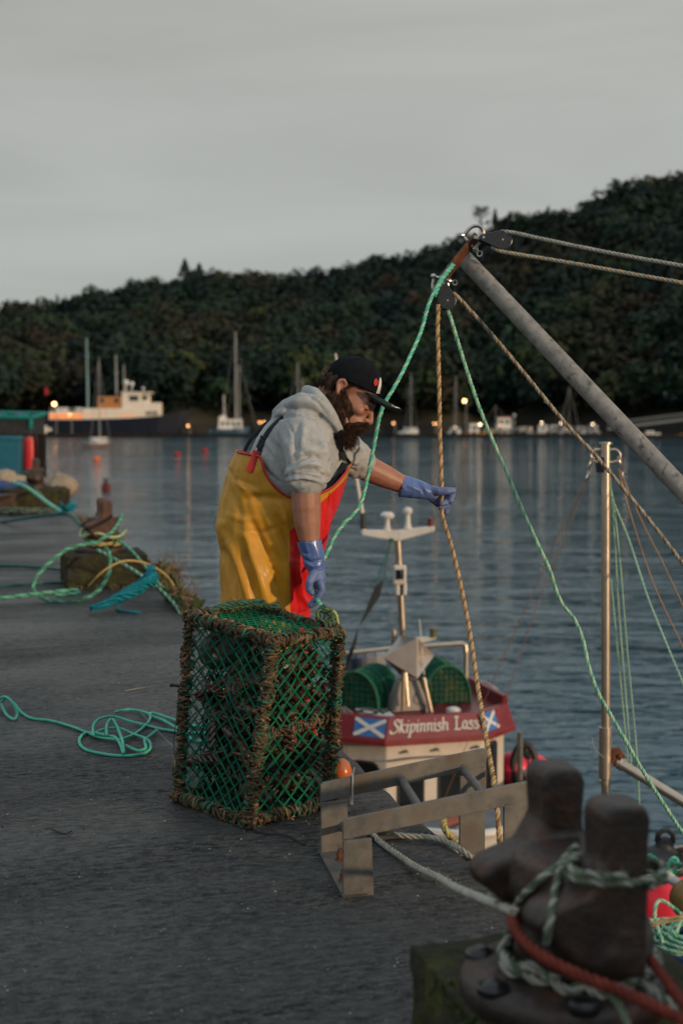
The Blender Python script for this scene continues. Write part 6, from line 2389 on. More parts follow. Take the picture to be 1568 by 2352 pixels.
# rail round the after part of the roof
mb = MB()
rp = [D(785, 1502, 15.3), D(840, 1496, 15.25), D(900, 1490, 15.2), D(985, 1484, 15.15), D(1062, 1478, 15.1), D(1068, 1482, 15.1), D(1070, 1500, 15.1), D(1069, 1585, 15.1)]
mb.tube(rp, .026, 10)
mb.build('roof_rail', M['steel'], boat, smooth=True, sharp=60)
# stanchion beside the wheelhouse
mb = MB()
p = D(1194, 1683, 14.3)
mb.cyl(p, p + Vector((0, 0, -1.05)), .030, .030, 12)
mb.build('stanchion', M['galv'], boat, smooth=True)
mb = MB()
mb.tube(spline([D(1194, 1872, 13.2), D(1198, 1858, 13.2), D(1210, 1858, 13.2), D(1216, 1880, 13.2)], .03), .012, 6)
mb.build('cleat_hoop', M['galv'], boat, smooth=True)
# foredeck fittings
mb = MB()
mb.prism([D(1022, 1892, 12.7), D(1098, 1872, 13.0), D(1098, 1878, 13.0), D(1030, 1900, 12.7)], (0, .3, .0))
mb.build('hatch_edge', M['redwood'], boat)
mb = MB()
mb.ball(D(1048, 1910, 12.9), (.14, .12, .10), 14, 10)
mb.build('fender', M['offwhite'], boat, smooth=True)

mb = MB()
mb.tube(spline([D(926, 1480, 14.6), D(934, 1520, 14.55), D(950, 1560, 14.4), D(962, 1610, 14.2), BL(.1, .5, -1.59)], .03), .007, 5)
mb.tube(spline([D(914, 1240, 14.68), D(919, 1330, 14.68), D(921, 1400, 14.68), D(926, 1478, 14.66)], .05), .006, 5)
mb.tube(spline([BL(.1, .5, -1.59), BL(.3, .75, -1.595), BL(.5, .6, -1.595), BL(.62, .9, -1.595)], .03), .007, 5)
mb.build('cabling', M['rubber'], boat, smooth=True)
for u_ in (-.30, .02, .44):
    mb = MB()
    mb.cyl(BL(u_, .055, -1.90), BL(u_, -.02, -1.90), .018, .014, 10)
    mb.build('deck_light', M['alu'], boat, smooth=True)
mb = MB()
mb.tube(spline([BL(-.5, .02, -1.98), BL(-.2, .01, -1.96), BL(.2, .01, -1.97), BL(.48, .02, -1.98)], .05), .010, 6)
mb.build('hand_rail', M['galv'], boat, smooth=True)
# things standing or hanging on the boat
def boat_creel(label, X, Y, d, L_, W_, H_, yaw):
    c = D(X, Y, d)
    t = thing('creel', label, 'creel', c, 'green hooped creels on the boat roof')
    Rz = Matrix.Rotation(yaw, 3, 'Z')
    def Q(x, a, k=1.0):
        """x along, a arch angle 0..pi"""
        return c + Rz @ Vector((x, math.cos(a) * W_ / 2 * k, max(0.0, math.sin(a))**.8 * H_ * k))
    mb = MB()
    for x in (-L_ / 2, 0, L_ / 2):
        mb.tube([Q(x, math.pi * i / 12) for i in range(13)], .016, 6)
        mb.tube([Q(x, 0), Q(x, math.pi)], .016, 6)
    for a in (0, math.pi, math.pi / 2):
        mb.tube([Q(-L_ / 2, a), Q(L_ / 2, a)], .016, 6)
    mb.build('frame', mat('creel_frame', (.008, .08, .04), (.015, .13, .07), 20, .8), t, smooth=True)
    mb = MB()
    nx_, na_ = 13, 13
    for s_ in (-1, 1):
        for c0 in range(-na_, nx_ + na_ + 1):
            q = []
            for j in range(na_ + 1):
                i_ = c0 + s_ * j
                if 0 <= i_ <= nx_:
                    q.append(Q(-L_ / 2 + L_ * i_ / nx_, math.pi * j / na_, .985))
            if len(q) > 1:
                mb.tube(q, .0055, 3, caps=False)
    for xe in (-L_ / 2, L_ / 2):
        for k in range(1, 9):
            yv = -1 + 2 * k / 9
            hh = (1 - yv * yv)**.5
            e0_ = c + Rz @ Vector((xe, yv * W_ / 2, 0))
            mb.tube([e0_, e0_ + Vector((0, 0, hh * H_))], .004, 3, caps=False)
            if k < 7:
                zz = k / 7
                ww = (1 - zz * zz)**.5
                mb.tube([c + Rz @ Vector((xe, -ww * W_ / 2, zz * H_)), c + Rz @ Vector((xe, ww * W_ / 2, zz * H_))], .004, 3, caps=False)
    mb.build('netting', M['net_green'], t)
    mb = MB()
    rr = [Q(-L_ * .48, math.pi * i / 10, .95) for i in range(11)] + [Q(L_ * .48, math.pi * i / 10, .95) for i in range(11)]
    mb.add(rr, [(i, i + 1, 12 + i, 11 + i) for i in range(10)] + [tuple(range(11)), tuple(range(11, 22))])
    mb.build('inner_net', mat('inner_net_green', (.004, .045, .03), (.075, .085, .035), 5, .8, bump=.8, bscale=40, bdist=.04, fac=(.50, .66)), t)
    mb = MB()
    mb.ball(c + Vector((.0, -.02, .12)), (.12, .1, .09), 12, 8)
    mb.build('bait', mat('bait_khaki', (.22, .22, .10), (.12, .13, .06), 12, .8), t, smooth=True)
    return t
boat_creel('hooped green creel on the boat roof left of the radar reflector', 840, 1622, 14.55, .50, .54, .40, R(62))
boat_creel('hooped green creel on the boat roof right of the radar reflector', 1013, 1610, 14.85, .50, .50, .42, R(100))
random.seed(17)
bx_m = [mat('box_slate', (.10, .12, .16), rough=.6), mat('box_grey', (.22, .22, .24), rough=.6), mat('box_white', (.36, .36, .36), rough=.6), mat('box_navy', (.03, .045, .08), rough=.6)]
for k, (X, Y, mi_, desc) in enumerate(((806, 1530, 3, 'navy fish box, leftmost behind the left hooped creel'), (829, 1528, 0, 'slate fish box second from the left behind the left hooped creel'), (851, 1526, 1, 'grey fish box third from the left behind the left hooped creel'), (873, 1524, 2, 'white fish box beside the radar reflector'))):
    p = D(X, Y, 15.3)
    t = thing('fish_box', desc, 'box', p + Vector((0, 0, -.2)), 'fish boxes lashed on the boat')
    mb = MB()
    mb.box(p + Vector((0, 0, -.04)), (.10, .3, .30), None, 1.04)
    mb.build('box', bx_m[mi_], t, bevel=.01)
    mb = MB()
    for z_ in (-.08, .0, .08):
        mb.box(p + Vector((0, -.0, z_ - .02)), (.108, .316, .018))
    mb.build('ribs', bx_m[mi_], t)
def big_buoy(c, r, label, name='inflated_buoy', m_='pink', top=True, tilt=0):
    t = thing(name, label, 'buoy', c)
    rot = Matrix.Rotation(tilt, 3, 'Y')
    mb = MB()
    prof = [(0, -r)] + [(r * math.sin(a) * (1 if a < 2.0 else 1 - .25 * (a - 2.0)), -r * math.cos(a) * (1.0 if a < 1.57 else 1.18)) for a in [.2 + .2 * k for k in range(14)]]
    mb.lathe(prof, c, rot, 28)
    mb.build('body', M[m_], t, smooth=True)
    if top:
        mb = MB()
        mb.lathe([(r * .52, r * .98), (r * .42, r * 1.12), (r * .20, r * 1.24), (r * .13, r * 1.42), (0, r * 1.45)], c, rot, 20)
        mb.tube([c + rot @ Vector((math.cos(a) * .06, 0, r * 1.42 + math.sin(a) * .06)) for a in [k * .7 for k in range(10)]], .02, 6)
        mb.build('valve_cone', M['rubber'], t, smooth=True)
    return t
big_buoy(D(1180, 1768, 14.9), .19, 'pink inflated buoy hanging between wheelhouse and galvanised stanchion', tilt=.5)
big_buoy(D(1222, 1775, 15.1), .20, 'pink inflated buoy hanging right of the stanchion behind the black tyre', tilt=-.3)
t = thing('tyre_fender', 'black tyre fender hanging beside the pink buoys', 'fender', D(1204, 1765, 14.75))
mb = MB()
c = D(1204, 1762, 14.75)
mb.tube([c + Vector((math.cos(a) * .12, math.sin(a) * .03, math.sin(a) * .24)) for a in [k * 6.283 / 24 for k in range(24)]], .038, 8, closed=True)
mb.build('tyre', M['rubber'], t, smooth=True)

# ---------------------------------------------------------------- the nearer boat in the lower right corner
nb = thing('workboat', 'boat with tubular steel rails in the lower right corner, mostly out of the picture', 'boat', Vector((4.3, 9, WATER)))
xl = 2.42
def q_(x, y, z):
    return Vector((x, y, z))
mb = MB()
outl = [(xl + .35, 3.5), (xl + .05, 5.5), (xl, 8), (xl + .05, 11.2), (xl + .4, 11.9), (6.5, 12.1), (7.2, 11), (7.4, 5.5), (6.8, 3.5)]
n = len(outl)
vs = [q_(x, y, -2.62) for x, y in outl] + [q_(x + (.1 if x < 5 else -.1), y, WATER - .5) for x, y in outl]
mb.add(vs, [tuple(range(n))] + [(i, (i + 1) % n, n + (i + 1) % n, n + i) for i in range(n)])
mb.build('hull', mat('near_hull_blue', (.02, .05, .10), (.03, .07, .13), 3, .4), nb, bevel=.03)
# unseen hull and wheelhouse added to keep the low sun off bollard and handrail
mb = MB()
outl = [(2.9, 3.45), (6.8, 3.45), (6.7, -4.0), (5.2, -6.0), (3.6, -4.6), (3.0, -2.0)]
n = len(outl)
vs = [q_(x, y, -2.62) for x, y in outl] + [q_(x, y, WATER - .5) for x, y in outl]
mb.add(vs, [tuple(range(n))] + [(i, (i + 1) % n, n + (i + 1) % n, n + i) for i in range(n)])
mb.build('added_bow_section', M['bluehull'], nb, bevel=.03)
mb = MB()
mb.box((4.6, -2.26, -.35), (2.2, 3.7, 4.5), None, .97)
mb.box((4.6, -2.3, 1.96), (2.3, 3.8, .12))
shade_wheelhouse = mb.build('wheelhouse', M['offwhite'], nb, bevel=.02)  # added cabin outside the view, placed for the shadow it casts
for yy in (-3.4, -2.26, -1.1):
    mb = MB()
    mb.box((3.51, yy, .9), (.03, .8, .6))
    mb.build('window', M['glassdark'], shade_wheelhouse)
def rail_(pts, r, nm='rail'):
    mb = MB()
    mb.tube(DP(pts), r, 12)
    return mb.build(nm, M['steel'], nb, smooth=True, sharp=60)
rail_([(1440, 1974, 10.6), (1568, 1950, 10.0), (1700, 1925, 9.5)], .030)
rail_([(1440, 2003, 10.5), (1500, 1992, 10.3), (1568, 1980, 10.0), (1700, 1958, 9.4)], .024)
rail_([(1430, 2025, 9.8), (1490, 2017, 9.7), (1568, 2003, 9.5), (1700, 1978, 9.1)], .033)
rail_([(1491, 1998, 9.9), (1491, 2100, 9.7), (1491, 2200, 9.6)], .026, 'stanchion')
rail_([(1622, 1960, 9.5), (1622, 2200, 9.3)], .026, 'stanchion')
mb = MB()
mb.tube(spline(DP([(1470, 1995, 9.6), (1500, 1998, 9.5), (1530, 2012, 9.45), (1568, 2040, 9.4), (1640, 2110, 9.3)]), .05), .036, 10)
mb.build('hose', M['offwhite'], nb, smooth=True)
random.seed(3)
for cX, cY in ((1490, 1984), (1545, 1990), (1528, 2014)):
    c = D(cX, cY, 9.5)
    mb = MB()
    knot_mb(mb, c, .05, .014, 2, cX)
    mb.build('lashing', [M['rope_teal'], M['rope_green']], nb, smooth=True, sharp=0)
big_buoy(D(1508, 2085, 10.0), .36, 'large red pink buoy with black cone behind the steel rails in the lower right corner', tilt=.1)
t = thing('inflated_buoy', 'orange buoy edge showing beside the nearest bollard behind the blue barrel', 'buoy', D(1462, 2080, 10.1))
mb = MB()
mb.ball(D(1455, 2085, 10.2), (.16, .16, .2), 16, 10)
mb.build('body', M['orange_b'], t, smooth=True)
t = thing('float', 'brown round float above the blue barrel at the right edge', 'float', D(1575, 2065, 9.35))
mb = MB()
mb.ball(D(1582, 2066, 9.35), .135, 18, 12)
mb.build('body', mat('float_brown', (.20, .11, .03), (.28, .17, .06), 12, .5), t, smooth=True)
mb = MB()
mb.lathe([(.03, .12), (.03, .15), (0, .15)], D(1582, 2066, 9.35), seg=10)
mb.build('plug', M['rubber'], t, smooth=True)
bc = D(1590, 2168, 9.0)
t = thing('barrel', 'blue plastic barrel in the lower right corner heaped with green rope', 'barrel', Vector((bc.x, bc.y, -2.62)))
br = .335
mb = MB()
hb = bc.z + 2.62
mb.lathe([(0, 0), (br * .95, 0), (br, .05), (br, hb * .3), (br * 1.03, hb * .32), (br * 1.03, hb * .36), (br, hb * .38), (br, hb * .72), (br * 1.03, hb * .74), (br * 1.03, hb * .78), (br * .99, hb * .8), (br * .97, hb - .03), (br * 1.0, hb - .02), (br * 1.0, hb + .02), (br * .95, hb + .02), (br * .93, hb - .05), (0, hb - .05)], Vector((bc.x, bc.y, -2.62)), seg=40)
mb.build('drum', M['bluebarrel'], t, smooth=True, sharp=35)
mb = MB()
random.seed(8)
pts = []
for k in range(150):
    a = k * .42
    rr4 = (.22 + .09 * math.sin(k * .37 + 1) + random.uniform(-.02, .02))
    pts.append(Vector((bc.x + rr4 * math.cos(a) - .02, bc.y + rr4 * .95 * math.sin(a), bc.z + .03 + .0004 * k + random.uniform(-.012, .014) + .02 * math.sin(k * .9))))
rope_mb(mb, pts, .0135, 3, .10, 5, [0, 1, 0])
lp = [bc + Vector((-.24, -.2, .08)), bc + Vector((-.26, -.05, .2)), bc + Vector((-.20, .08, .26)), bc + Vector((-.08, .06, .19)), bc + Vector((.02, -.03, .10))]
rope_mb(mb, lp, .0135, 3, .10, 5, [0, 1, 0])
lp = [bc + Vector((-.14, -.1, .08)), bc + Vector((-.06, .0, .2)), bc + Vector((.06, .04, .22)), bc + Vector((.2, .04, .16))]
rope_mb(mb, lp, .0135, 3, .10, 5, [0, 1, 0])
lp = [bc + Vector((math.cos(a) * .35, math.sin(a) * .35, .02 - .11 * math.exp(-((a - 4.6) / .9)**2))) for a in [3.2 + .2 * k for k in range(16)]]
rope_mb(mb, lp, .0135, 3, .10, 5, [0, 1, 0])
tag(mb.build('rope_coil', [M['rope_mint'], M['rope_green']], smooth=True, sharp=0), 'loose coil of bright green rope heaped on the blue barrel', 'rope')
for (y0, y1, dd) in ((2123, 2104, 8.4), (2130, 2112, 8.42)):
    rope('rope', DP([(1440, y0 + 4, dd), (1500, y0 - 4, dd), (1568, y1 - 2, dd), (1660, y1 - 18, dd)]), .006, [M['rope_gold'], M['rope_orange']], ('upper' if y0 == 2123 else 'lower') + ' thin orange line stretched in front of the blue barrel', 'rope')
rope('rope', DP([(1500, 2242, 8.6), (1530, 2236, 8.6), (1568, 2229, 8.6), (1650, 2215, 8.6)]), .009, [M['rope_orange']], 'orange line low across the blue barrel', 'rope')
# ---------------------------------------------------------------- the fisherman
DT = 5.78
base = Vector((-.30, 5.80, 0))
man = thing('person', 'bearded man in black cap, grey hoodie and yellow bib trousers, gripping a hanging rope', 'person', base)

def crease(co, lines):
    """folds: picture-space polylines, each (points, amplitude m, width units)"""
    pj = project(co)
    d = np.zeros(len(co))
    for pts, amp, wd in lines:
        best = np.full(len(co), 1e9)
        L_ = len(pts)
        tt = np.zeros(len(co))
        for i in range(L_ - 1):
            a = np.array(pts[i], float)
            b = np.array(pts[i + 1], float)
            ab = b - a
            t = np.clip(((pj - a) @ ab) / (ab @ ab), 0, 1)
            ds = np.linalg.norm(pj - (a + t[:, None] * ab), axis=1)
            m = ds < best
            best[m] = ds[m]
            tt[m] = (i + t[m]) / (L_ - 1)
        d += amp * np.exp(-(best / wd)**2) * np.maximum(np.sin(np.clip(tt, 0.02, .98) * math.pi), .01)**.6
    return d

def fold_noise(co, amp, s, sv=(1, 1, 1), ridged=True):
    out = np.empty(len(co))
    for i, p in enumerate(co):
        v = noise.noise(Vector((p[0] * s * sv[0], p[1] * s * sv[1], p[2] * s * sv[2])))
        out[i] = (1 - abs(v) * 2.2) * amp if ridged else v * amp
    return out

def loft(mb, rings, n=28, e=2.3):
    vs = []
    for (X, Y, d, rx, ry) in rings:
        c = D(X, Y, d)
        r = rx * d / F
        for k in range(n):
            a = 6.28318 * k / n
            ca, sa = math.cos(a), math.sin(a)
            q = (abs(ca)**e + abs(sa)**e)**(-1 / e)
            vs.append(c + Vector((ca * q * r, sa * q * ry, 0)))
    m = len(rings)
    fs = [(i * n + k, (i + 1) * n + k, (i + 1) * n + (k + 1) % n, i * n + (k + 1) % n) for i in range(m - 1) for k in range(n)]
    fs += [tuple(range(n)), tuple(range((m - 1) * n, m * n))[::-1]]
    mb.add(vs, fs)

# head frame
HS = 1.13
hf = Vector((.765, -.24, -.60)).normalized()
hs = Vector((0, -1, 0))
hs = (hs - hf * hs.dot(hf)).normalized()        # towards the camera
hu = hs.cross(hf)
if hu.z < 0:
    hu = -hu
HO = D(796, 899, 5.70)
def H(x, y, z):
    return HO + (hf * x + hs * y + hu * z) * HS
HR = Matrix((hf, hs, hu)).transposed()
def hball(mb, c, r, seg=20, rings=14):
    mb.ball(H(*c), tuple(a * HS for a in r), seg, rings, HR)
def hchain(mb, pts):
    mb.chain([(H(x, y, z), r * HS) for x, y, z, r in pts])

# ---- skin: head, neck, trunk and arms in one surface
mb = MB()
hball(mb, (-.002, 0, .040), (.092, .076, .080))
hball(mb, (0.038, 0, -.012), (0.076, .060, .085))
hball(mb, (0.050, 0, .036), (0.057, .060, .050))
hball(mb, (0.069, 0, -.065), (0.054, .044, .046))
for s in (-1, 1):
    hchain(mb, [(0.106, 0, .017, .0105), (0.103, s * .022, .020, .0100), (0.090, s * .044, .016, .0100)])
    hball(mb, (0.078, s * .036, -.026), (0.028, .021, .020))
    hball(mb, (0.096, s * .030, -.004), (0.013, .0155, .0115))
    hball(mb, (0.121, s * .0135, -.038), (0.011, .0075, .0085), 12, 8)
    hchain(mb, [(0.000, s * .056, -.050, .026), (0.069, s * .034, -.092, .022)])
    mb2pts = [(-0.002, s * .079, -.024, .0065), (-0.012, s * .084, -.014, .0055), (-0.022, s * .089, .002, .0055), (-0.022, s * .090, .016, .0058), (-0.010, s * .088, .026, .0058), (0.004, s * .083, .020, .0052), (0.006, s * .078, .006, .005)]
    hchain(mb, mb2pts)
    hball(mb, (-0.009, s * .078, .002), (0.014, .005, .020), 14, 8)
    hball(mb, (-0.002, s * .079, -.022), (0.007, .006, .009), 10, 8)
hchain(mb, [(0.106, 0, .012, .0085), (0.118, 0, -.006, .0088), (0.132, 0, -.027, .0105), (0.135, 0, -.035, .0115)])
hball(mb, (0.102, 0, -.060), (0.024, .030, .026))
hball(mb, (0.090, 0, -.098), (0.026, .030, .022))
hchain(mb, [(0.114, -.020, -.069, .005), (0.123, 0, -.066, .0075), (0.114, .020, -.069, .005)])
hchain(mb, [(0.112, -.016, -.077, .0055), (0.120, 0, -.076, .0085), (0.112, .016, -.077, .0055)])
nb0 = H(-.035, 0, -.03)
mb.chain([(H(-.040, 0, .0), .060), (nb0, .064), (D(745, 935, 5.73), .068), (D(712, 975, 5.76), .085)])
mb.chain([(D(712, 985, DT), .10), (D(670, 1090, DT), .13), (D(640, 1200, DT), .12)])
# near arm
mb.chain([(D(705, 1010, 5.58), .072), (D(704, 1085, 5.50), .064), (D(702, 1130, 5.49), .058), (D(703, 1165, 5.49), .058), (D(706, 1205, 5.49), .051), (D(712, 1250, 5.49), .039), (D(722, 1290, 5.49), .033)])
# far arm
mb.chain([(D(760, 1020, 5.96), .072), (D(815, 1058, 6.02), .060), (D(848, 1078, 6.05), .056), (D(885, 1095, 6.07), .050), (D(925, 1113, 6.09), .039), (D(975, 1130, 6.10), .032)])
body = remesh(mb, 'body', .0046, 5, [M['skin']])
bo = link('body', body, man)
bvb = bvh_of(bo)
camv = Vector((0, 0, CH))
def on(bvh, X, Y, off=.001, d=5.6):
    dr = (D(X, Y, 10) - camv).normalized()
    h = bvh.ray_cast(camv, dr, 9)
    return (h[0] - dr * off) if h[0] is not None else D(X, Y, d)

# eye, brow, lip details
mb = MB()
for s in (1, -1):
    ez = -.0075
    pts = [H(.1025 + .0065 - .0075 * abs(a - .15)**1.4, s * (.030 + .0155 * a), ez - .0035 * a * a + .002 * a) for a in (-1, -.6, -.2, .2, .6, 1)]
    mb.tube(spline(pts, .002), [.0012] * 0 or .0014, 5)
mb.build('eyelashes', M['eyedark'], bo)
def hair_strands(mb, pts_n, length, r, droop, jit, curl=.3, seed=5):
    rnd = random.Random(seed)
    for p, n_ in pts_n:
        L1 = length * rnd.uniform(.5, 1.2)
        d1 = (n_ + Vector((rnd.gauss(0, jit), rnd.gauss(0, jit), rnd.gauss(0, jit)))).normalized()
        p1 = p + d1 * L1 * .45 + droop * L1 * .15
        d2 = (d1 + Vector((rnd.gauss(0, curl), rnd.gauss(0, curl), rnd.gauss(0, curl))) + droop * .9).normalized()
        p2 = p1 + d2 * L1 * .55
        mb.tube([p - n_ * .002, p1, p2], [r, r * .8, r * .25], 3, caps=False)
mb = MB()
rnd = random.Random(3)
pn_ = []
for s in (1, -1):
    for k in range(80):
        a = rnd.random()
        q = H(.122 - .020 * a**2, s * (.012 + .042 * a), .022 + .010 * math.sin(a * 2.4) + rnd.uniform(-.0032, .0032))
        h = bvb.find_nearest(q)
        if h[0] is not None:
            pn_.append((h[0], (h[1] * .35 + hs * s * .9 + hu * .12).normalized()))
hair_strands(mb, pn_, .011, .00075, Vector((0, 0, -.1)), .18, .1)
mb.build('eyebrows', M['hair'], bo)

# ---- beard and hair
def mesh_points(me, T, n, cond=None, seed=1):
    rnd = random.Random(seed)
    ps = []
    polys = me.polygons
    tries = 0
    while len(ps) < n and tries < n * 12:
        tries += 1
        p = polys[rnd.randrange(len(polys))]
        c = T @ p.center
        if cond is None or cond(c, p.normal):
            ps.append((c, p.normal.copy()))
    return ps
mb = MB()
for s in (-1, 1):
    hchain(mb, [(.000, s * .067, -.020, .009), (.004, s * .060, -.050, .019), (.024, s * .050, -.085, .027), (.058, s * .030, -.108, .032)])
    hchain(mb, [(.123, s * .002, -.055, .0080), (.121, s * .016, -.060, .0090), (.108, s * .032, -.074, .010), (.090, s * .036, -.095, .016)])
    hchain(mb, [(-.014, s * .068, -.050, .017), (.010, s * .060, -.085, .027)])
    hchain(mb, [(.002, s * .064, -.045, .019), (.030, s * .058, -.072, .022), (.050, s * .046, -.088, .026)])
hball(mb, (.066, 0, -.112), (.044, .050, .042))
hball(mb, (.090, 0, -.112), (.034, .040, .032))
hball(mb, (.092, 0, -.126), (.042, .042, .038))
hball(mb, (.064, 0, -.126), (.038, .044, .034))
bd = remesh(mb, 'beard', .0042, 3, [M['hair']])
displace(bd, lambda co, no: np.array([noise.noise(Vector(p * 60)) * .006 + noise.noise(Vector(p * 140)) * .003 for p in co]))
pts_n = mesh_points(bd, Matrix.Identity(4), 7000, seed=4)
smb = MB()
smb.v = [tuple(v.co) for v in bd.vertices]
smb.f = [tuple(p.vertices) for p in bd.polygons]
smb.m = [0] * len(smb.f)
droop = Vector((.12, 0, -1))
hair_strands(smb, [(c_, (n_ * .5 + droop * .45).normalized()) for c_, n_ in pts_n], .022, .0006, droop, .16, .22)
# short stubble creeping up the cheek so that the beard has no hard edge
for s in (1, -1):
    pn_ = []
    for k in range(1400):
        a = random.random()
        q = H(.002 + .075 * a, s * (.066 - .030 * a), -.020 - .040 * a + random.uniform(-.022, .026))
        h = bvb.find_nearest(q)
        if h[0] is not None:
            pn_.append((h[0], (h[1] * .5 + droop * .5).normalized()))
    smb.mi = 0
    hair_strands(smb, pn_, .008, .0004, droop, .2, .2, seed=9)
smb.build('beard', M['hair'], man, smooth=True, sharp=0)
mb = MB()
hball(mb, (-.046, 0, .006), (.052, .072, .042))
hball(mb, (-.070, 0, -.014), (.032, .058, .034))
for s in (-1, 1):
    hchain(mb, [(-.035, s * .062, .016, .018), (-.045, s * .058, -.012, .022)])
    hchain(mb, [(.020, s * .072, .036, .009), (.006, s * .074, .012, .008), (.002, s * .072, -.012, .008)])
    hchain(mb, [(.020, s * .070, .040, .011), (.050, s * .062, .046, .009)])
hd = remesh(mb, 'hair', .0042, 3, [M['hair']])
displace(hd, lambda co, no: np.array([noise.noise(Vector(p * 70)) * .005 for p in co]))
pts_n = mesh_points(hd, Matrix.Identity(4), 2200, seed=6)
smb = MB()
smb.v = [tuple(v.co) for v in hd.vertices]
smb.f = [tuple(p.vertices) for p in hd.polygons]
smb.m = [0] * len(smb.f)
back = [(c, n_) for c, n_ in pts_n if (c - HO).dot(hf) < -.03]
rest = [(c, n_) for c, n_ in pts_n if (c - HO).dot(hf) >= -.03]
hair_strands(smb, rest, .008, .0007, Vector((-.3, 0, -.6)), .15, .15)
smb.mi = 0
hair_strands(smb, [(c_, (n_ * .35 + Vector((-.2, 0, -.8))).normalized()) for c_, n_ in back if (c_ - HO).dot(hu) < .055], .020, .0007, Vector((-.3, 0, -.8)), .15, .3)
smb.mi = 1
tuft = [(H(-.090, random.uniform(0, .05), random.uniform(-.01, .03)), (-hf * .9 + hu * .3).normalized()) for _ in range(170)]
hair_strands(smb, tuft, .024, .0007, Vector((-.5, 0, -.1)), .25, .7)
smb.build('hair', [M['hair'], M['hair_light']], man, smooth=True, sharp=0)

# ---- cap
cap = thing('tmp', '', '')
bpy.data.objects.remove(cap)
CC = (.003, 0, .040)
cr3 = (.103, .089, .092)
def rim_z(x):
    return .026 + .30 * x
mb = MB()
ns, nr = 72, 26
vs, fs = [], []
for k in range(ns):
    th = 6.28318 * k / ns
    ct, st_ = math.cos(th), math.sin(th)
    # find the polar angle at which the dome meets the rim plane
    lo, hi = .1, math.pi
    for _ in range(30):
        m_ = (lo + hi) / 2
        x = CC[0] + cr3[0] * math.sin(m_) * ct
        z = CC[2] + cr3[2] * math.cos(m_)
        if z > rim_z(x):
            lo = m_
        else:
            hi = m_
    for j in range(nr + 1):
        ph = lo * j / nr
        sx_ = math.sin(ph)
        bulge = 1 + .010 * abs(math.sin(3 * th)) * math.sin(ph)       # six panels
        front = 1 + .05 * max(0, ct) * math.sin(ph)**3 * max(0, math.cos(ph) + .25)
        x = CC[0] + cr3[0] * sx_ * ct * bulge * front
        y = CC[1] + cr3[1] * sx_ * st_ * bulge
        z = CC[2] + cr3[2] * math.cos(ph)
        w_ = noise.noise(Vector((x * 22, y * 22, z * 22))) * .0032 + noise.noise(Vector((x * 60, y * 60, z * 60))) * .001
        vs.append(H(x * (1 + w_ * 6), y * (1 + w_ * 6), z))
    # inside hem
    vs.append(H(x * .965, y * .965, z + .004))
mm = nr + 2
for k in range(ns):
    l = (k + 1) % ns
    for j in range(mm - 1):
        fs.append((k * mm + j, k * mm + j + 1, l * mm + j + 1, l * mm + j))
mb.add(vs, fs)
capo = mb.build('cap', M['cap'], man, smooth=True, sharp=0)
mb = MB()
mb.lathe([(.0, .005), (.006, .004), (.009, .001), (.009, -.002)], H(CC[0], 0, CC[2] + cr3[2]), HR, 14)
for k in range(6):
    th = k * math.pi / 3 + math.pi / 6 * 0
    pts = [H(CC[0] + cr3[0] * math.sin(ph) * math.cos(th) * 1.006, cr3[1] * math.sin(ph) * math.sin(th) * 1.006, CC[2] + cr3[2] * math.cos(ph) * 1.004) for ph in [.08 + .1 * i for i in range(14)]]
    mb.tube(pts, .0011, 4)
mb.build('button_and_seams', M['cap'], capo, smooth=True)
# brim
mb = MB()
na_, nb_ = 32, 10
vs = []
for layer in (0, 1):
    for i in range(na_ + 1):
        a = -1 + 2 * i / na_
        ang = a * .98
        xi = CC[0] + cr3[0] * math.cos(ang) * .99
        yi = cr3[1] * math.sin(ang) * .99
        xt = .086 + .112 * math.sqrt(max(0, 1 - abs(a)**2.6))
        xt = max(xt, xi + .002)
        yt = .077 * math.copysign(abs(a)**.85, a)
        for j in range(nb_ + 1):
            t_ = j / nb_
            x = xi + (xt - xi) * t_
            y = yi + (yt - yi) * t_
            arch = -.030 * (y / .077)**2 * (.35 + .65 * t_)
            z = rim_z(CC[0] + cr3[0]) - .003 + (.014 * t_) + arch + (rim_z(xi) - rim_z(CC[0] + cr3[0])) * (1 - t_) * .75
            vs.append(H(x, y, z - layer * .0032))
k1 = (na_ + 1) * (nb_ + 1)
fs = []
for i in range(na_):
    for j in range(nb_):
        a_, b_, c_, d_ = i * (nb_ + 1) + j, (i + 1) * (nb_ + 1) + j, (i + 1) * (nb_ + 1) + j + 1, i * (nb_ + 1) + j + 1
        fs.append((a_, b_, c_, d_))
        fs.append((k1 + d_, k1 + c_, k1 + b_, k1 + a_))
for i in range(na_):
    a_, b_ = i * (nb_ + 1) + nb_, (i + 1) * (nb_ + 1) + nb_
    fs.append((a_, b_, k1 + b_, k1 + a_))
mb.add(vs, fs)
brim = mb.build('brim', M['capbrim'], capo, smooth=True, sharp=50)
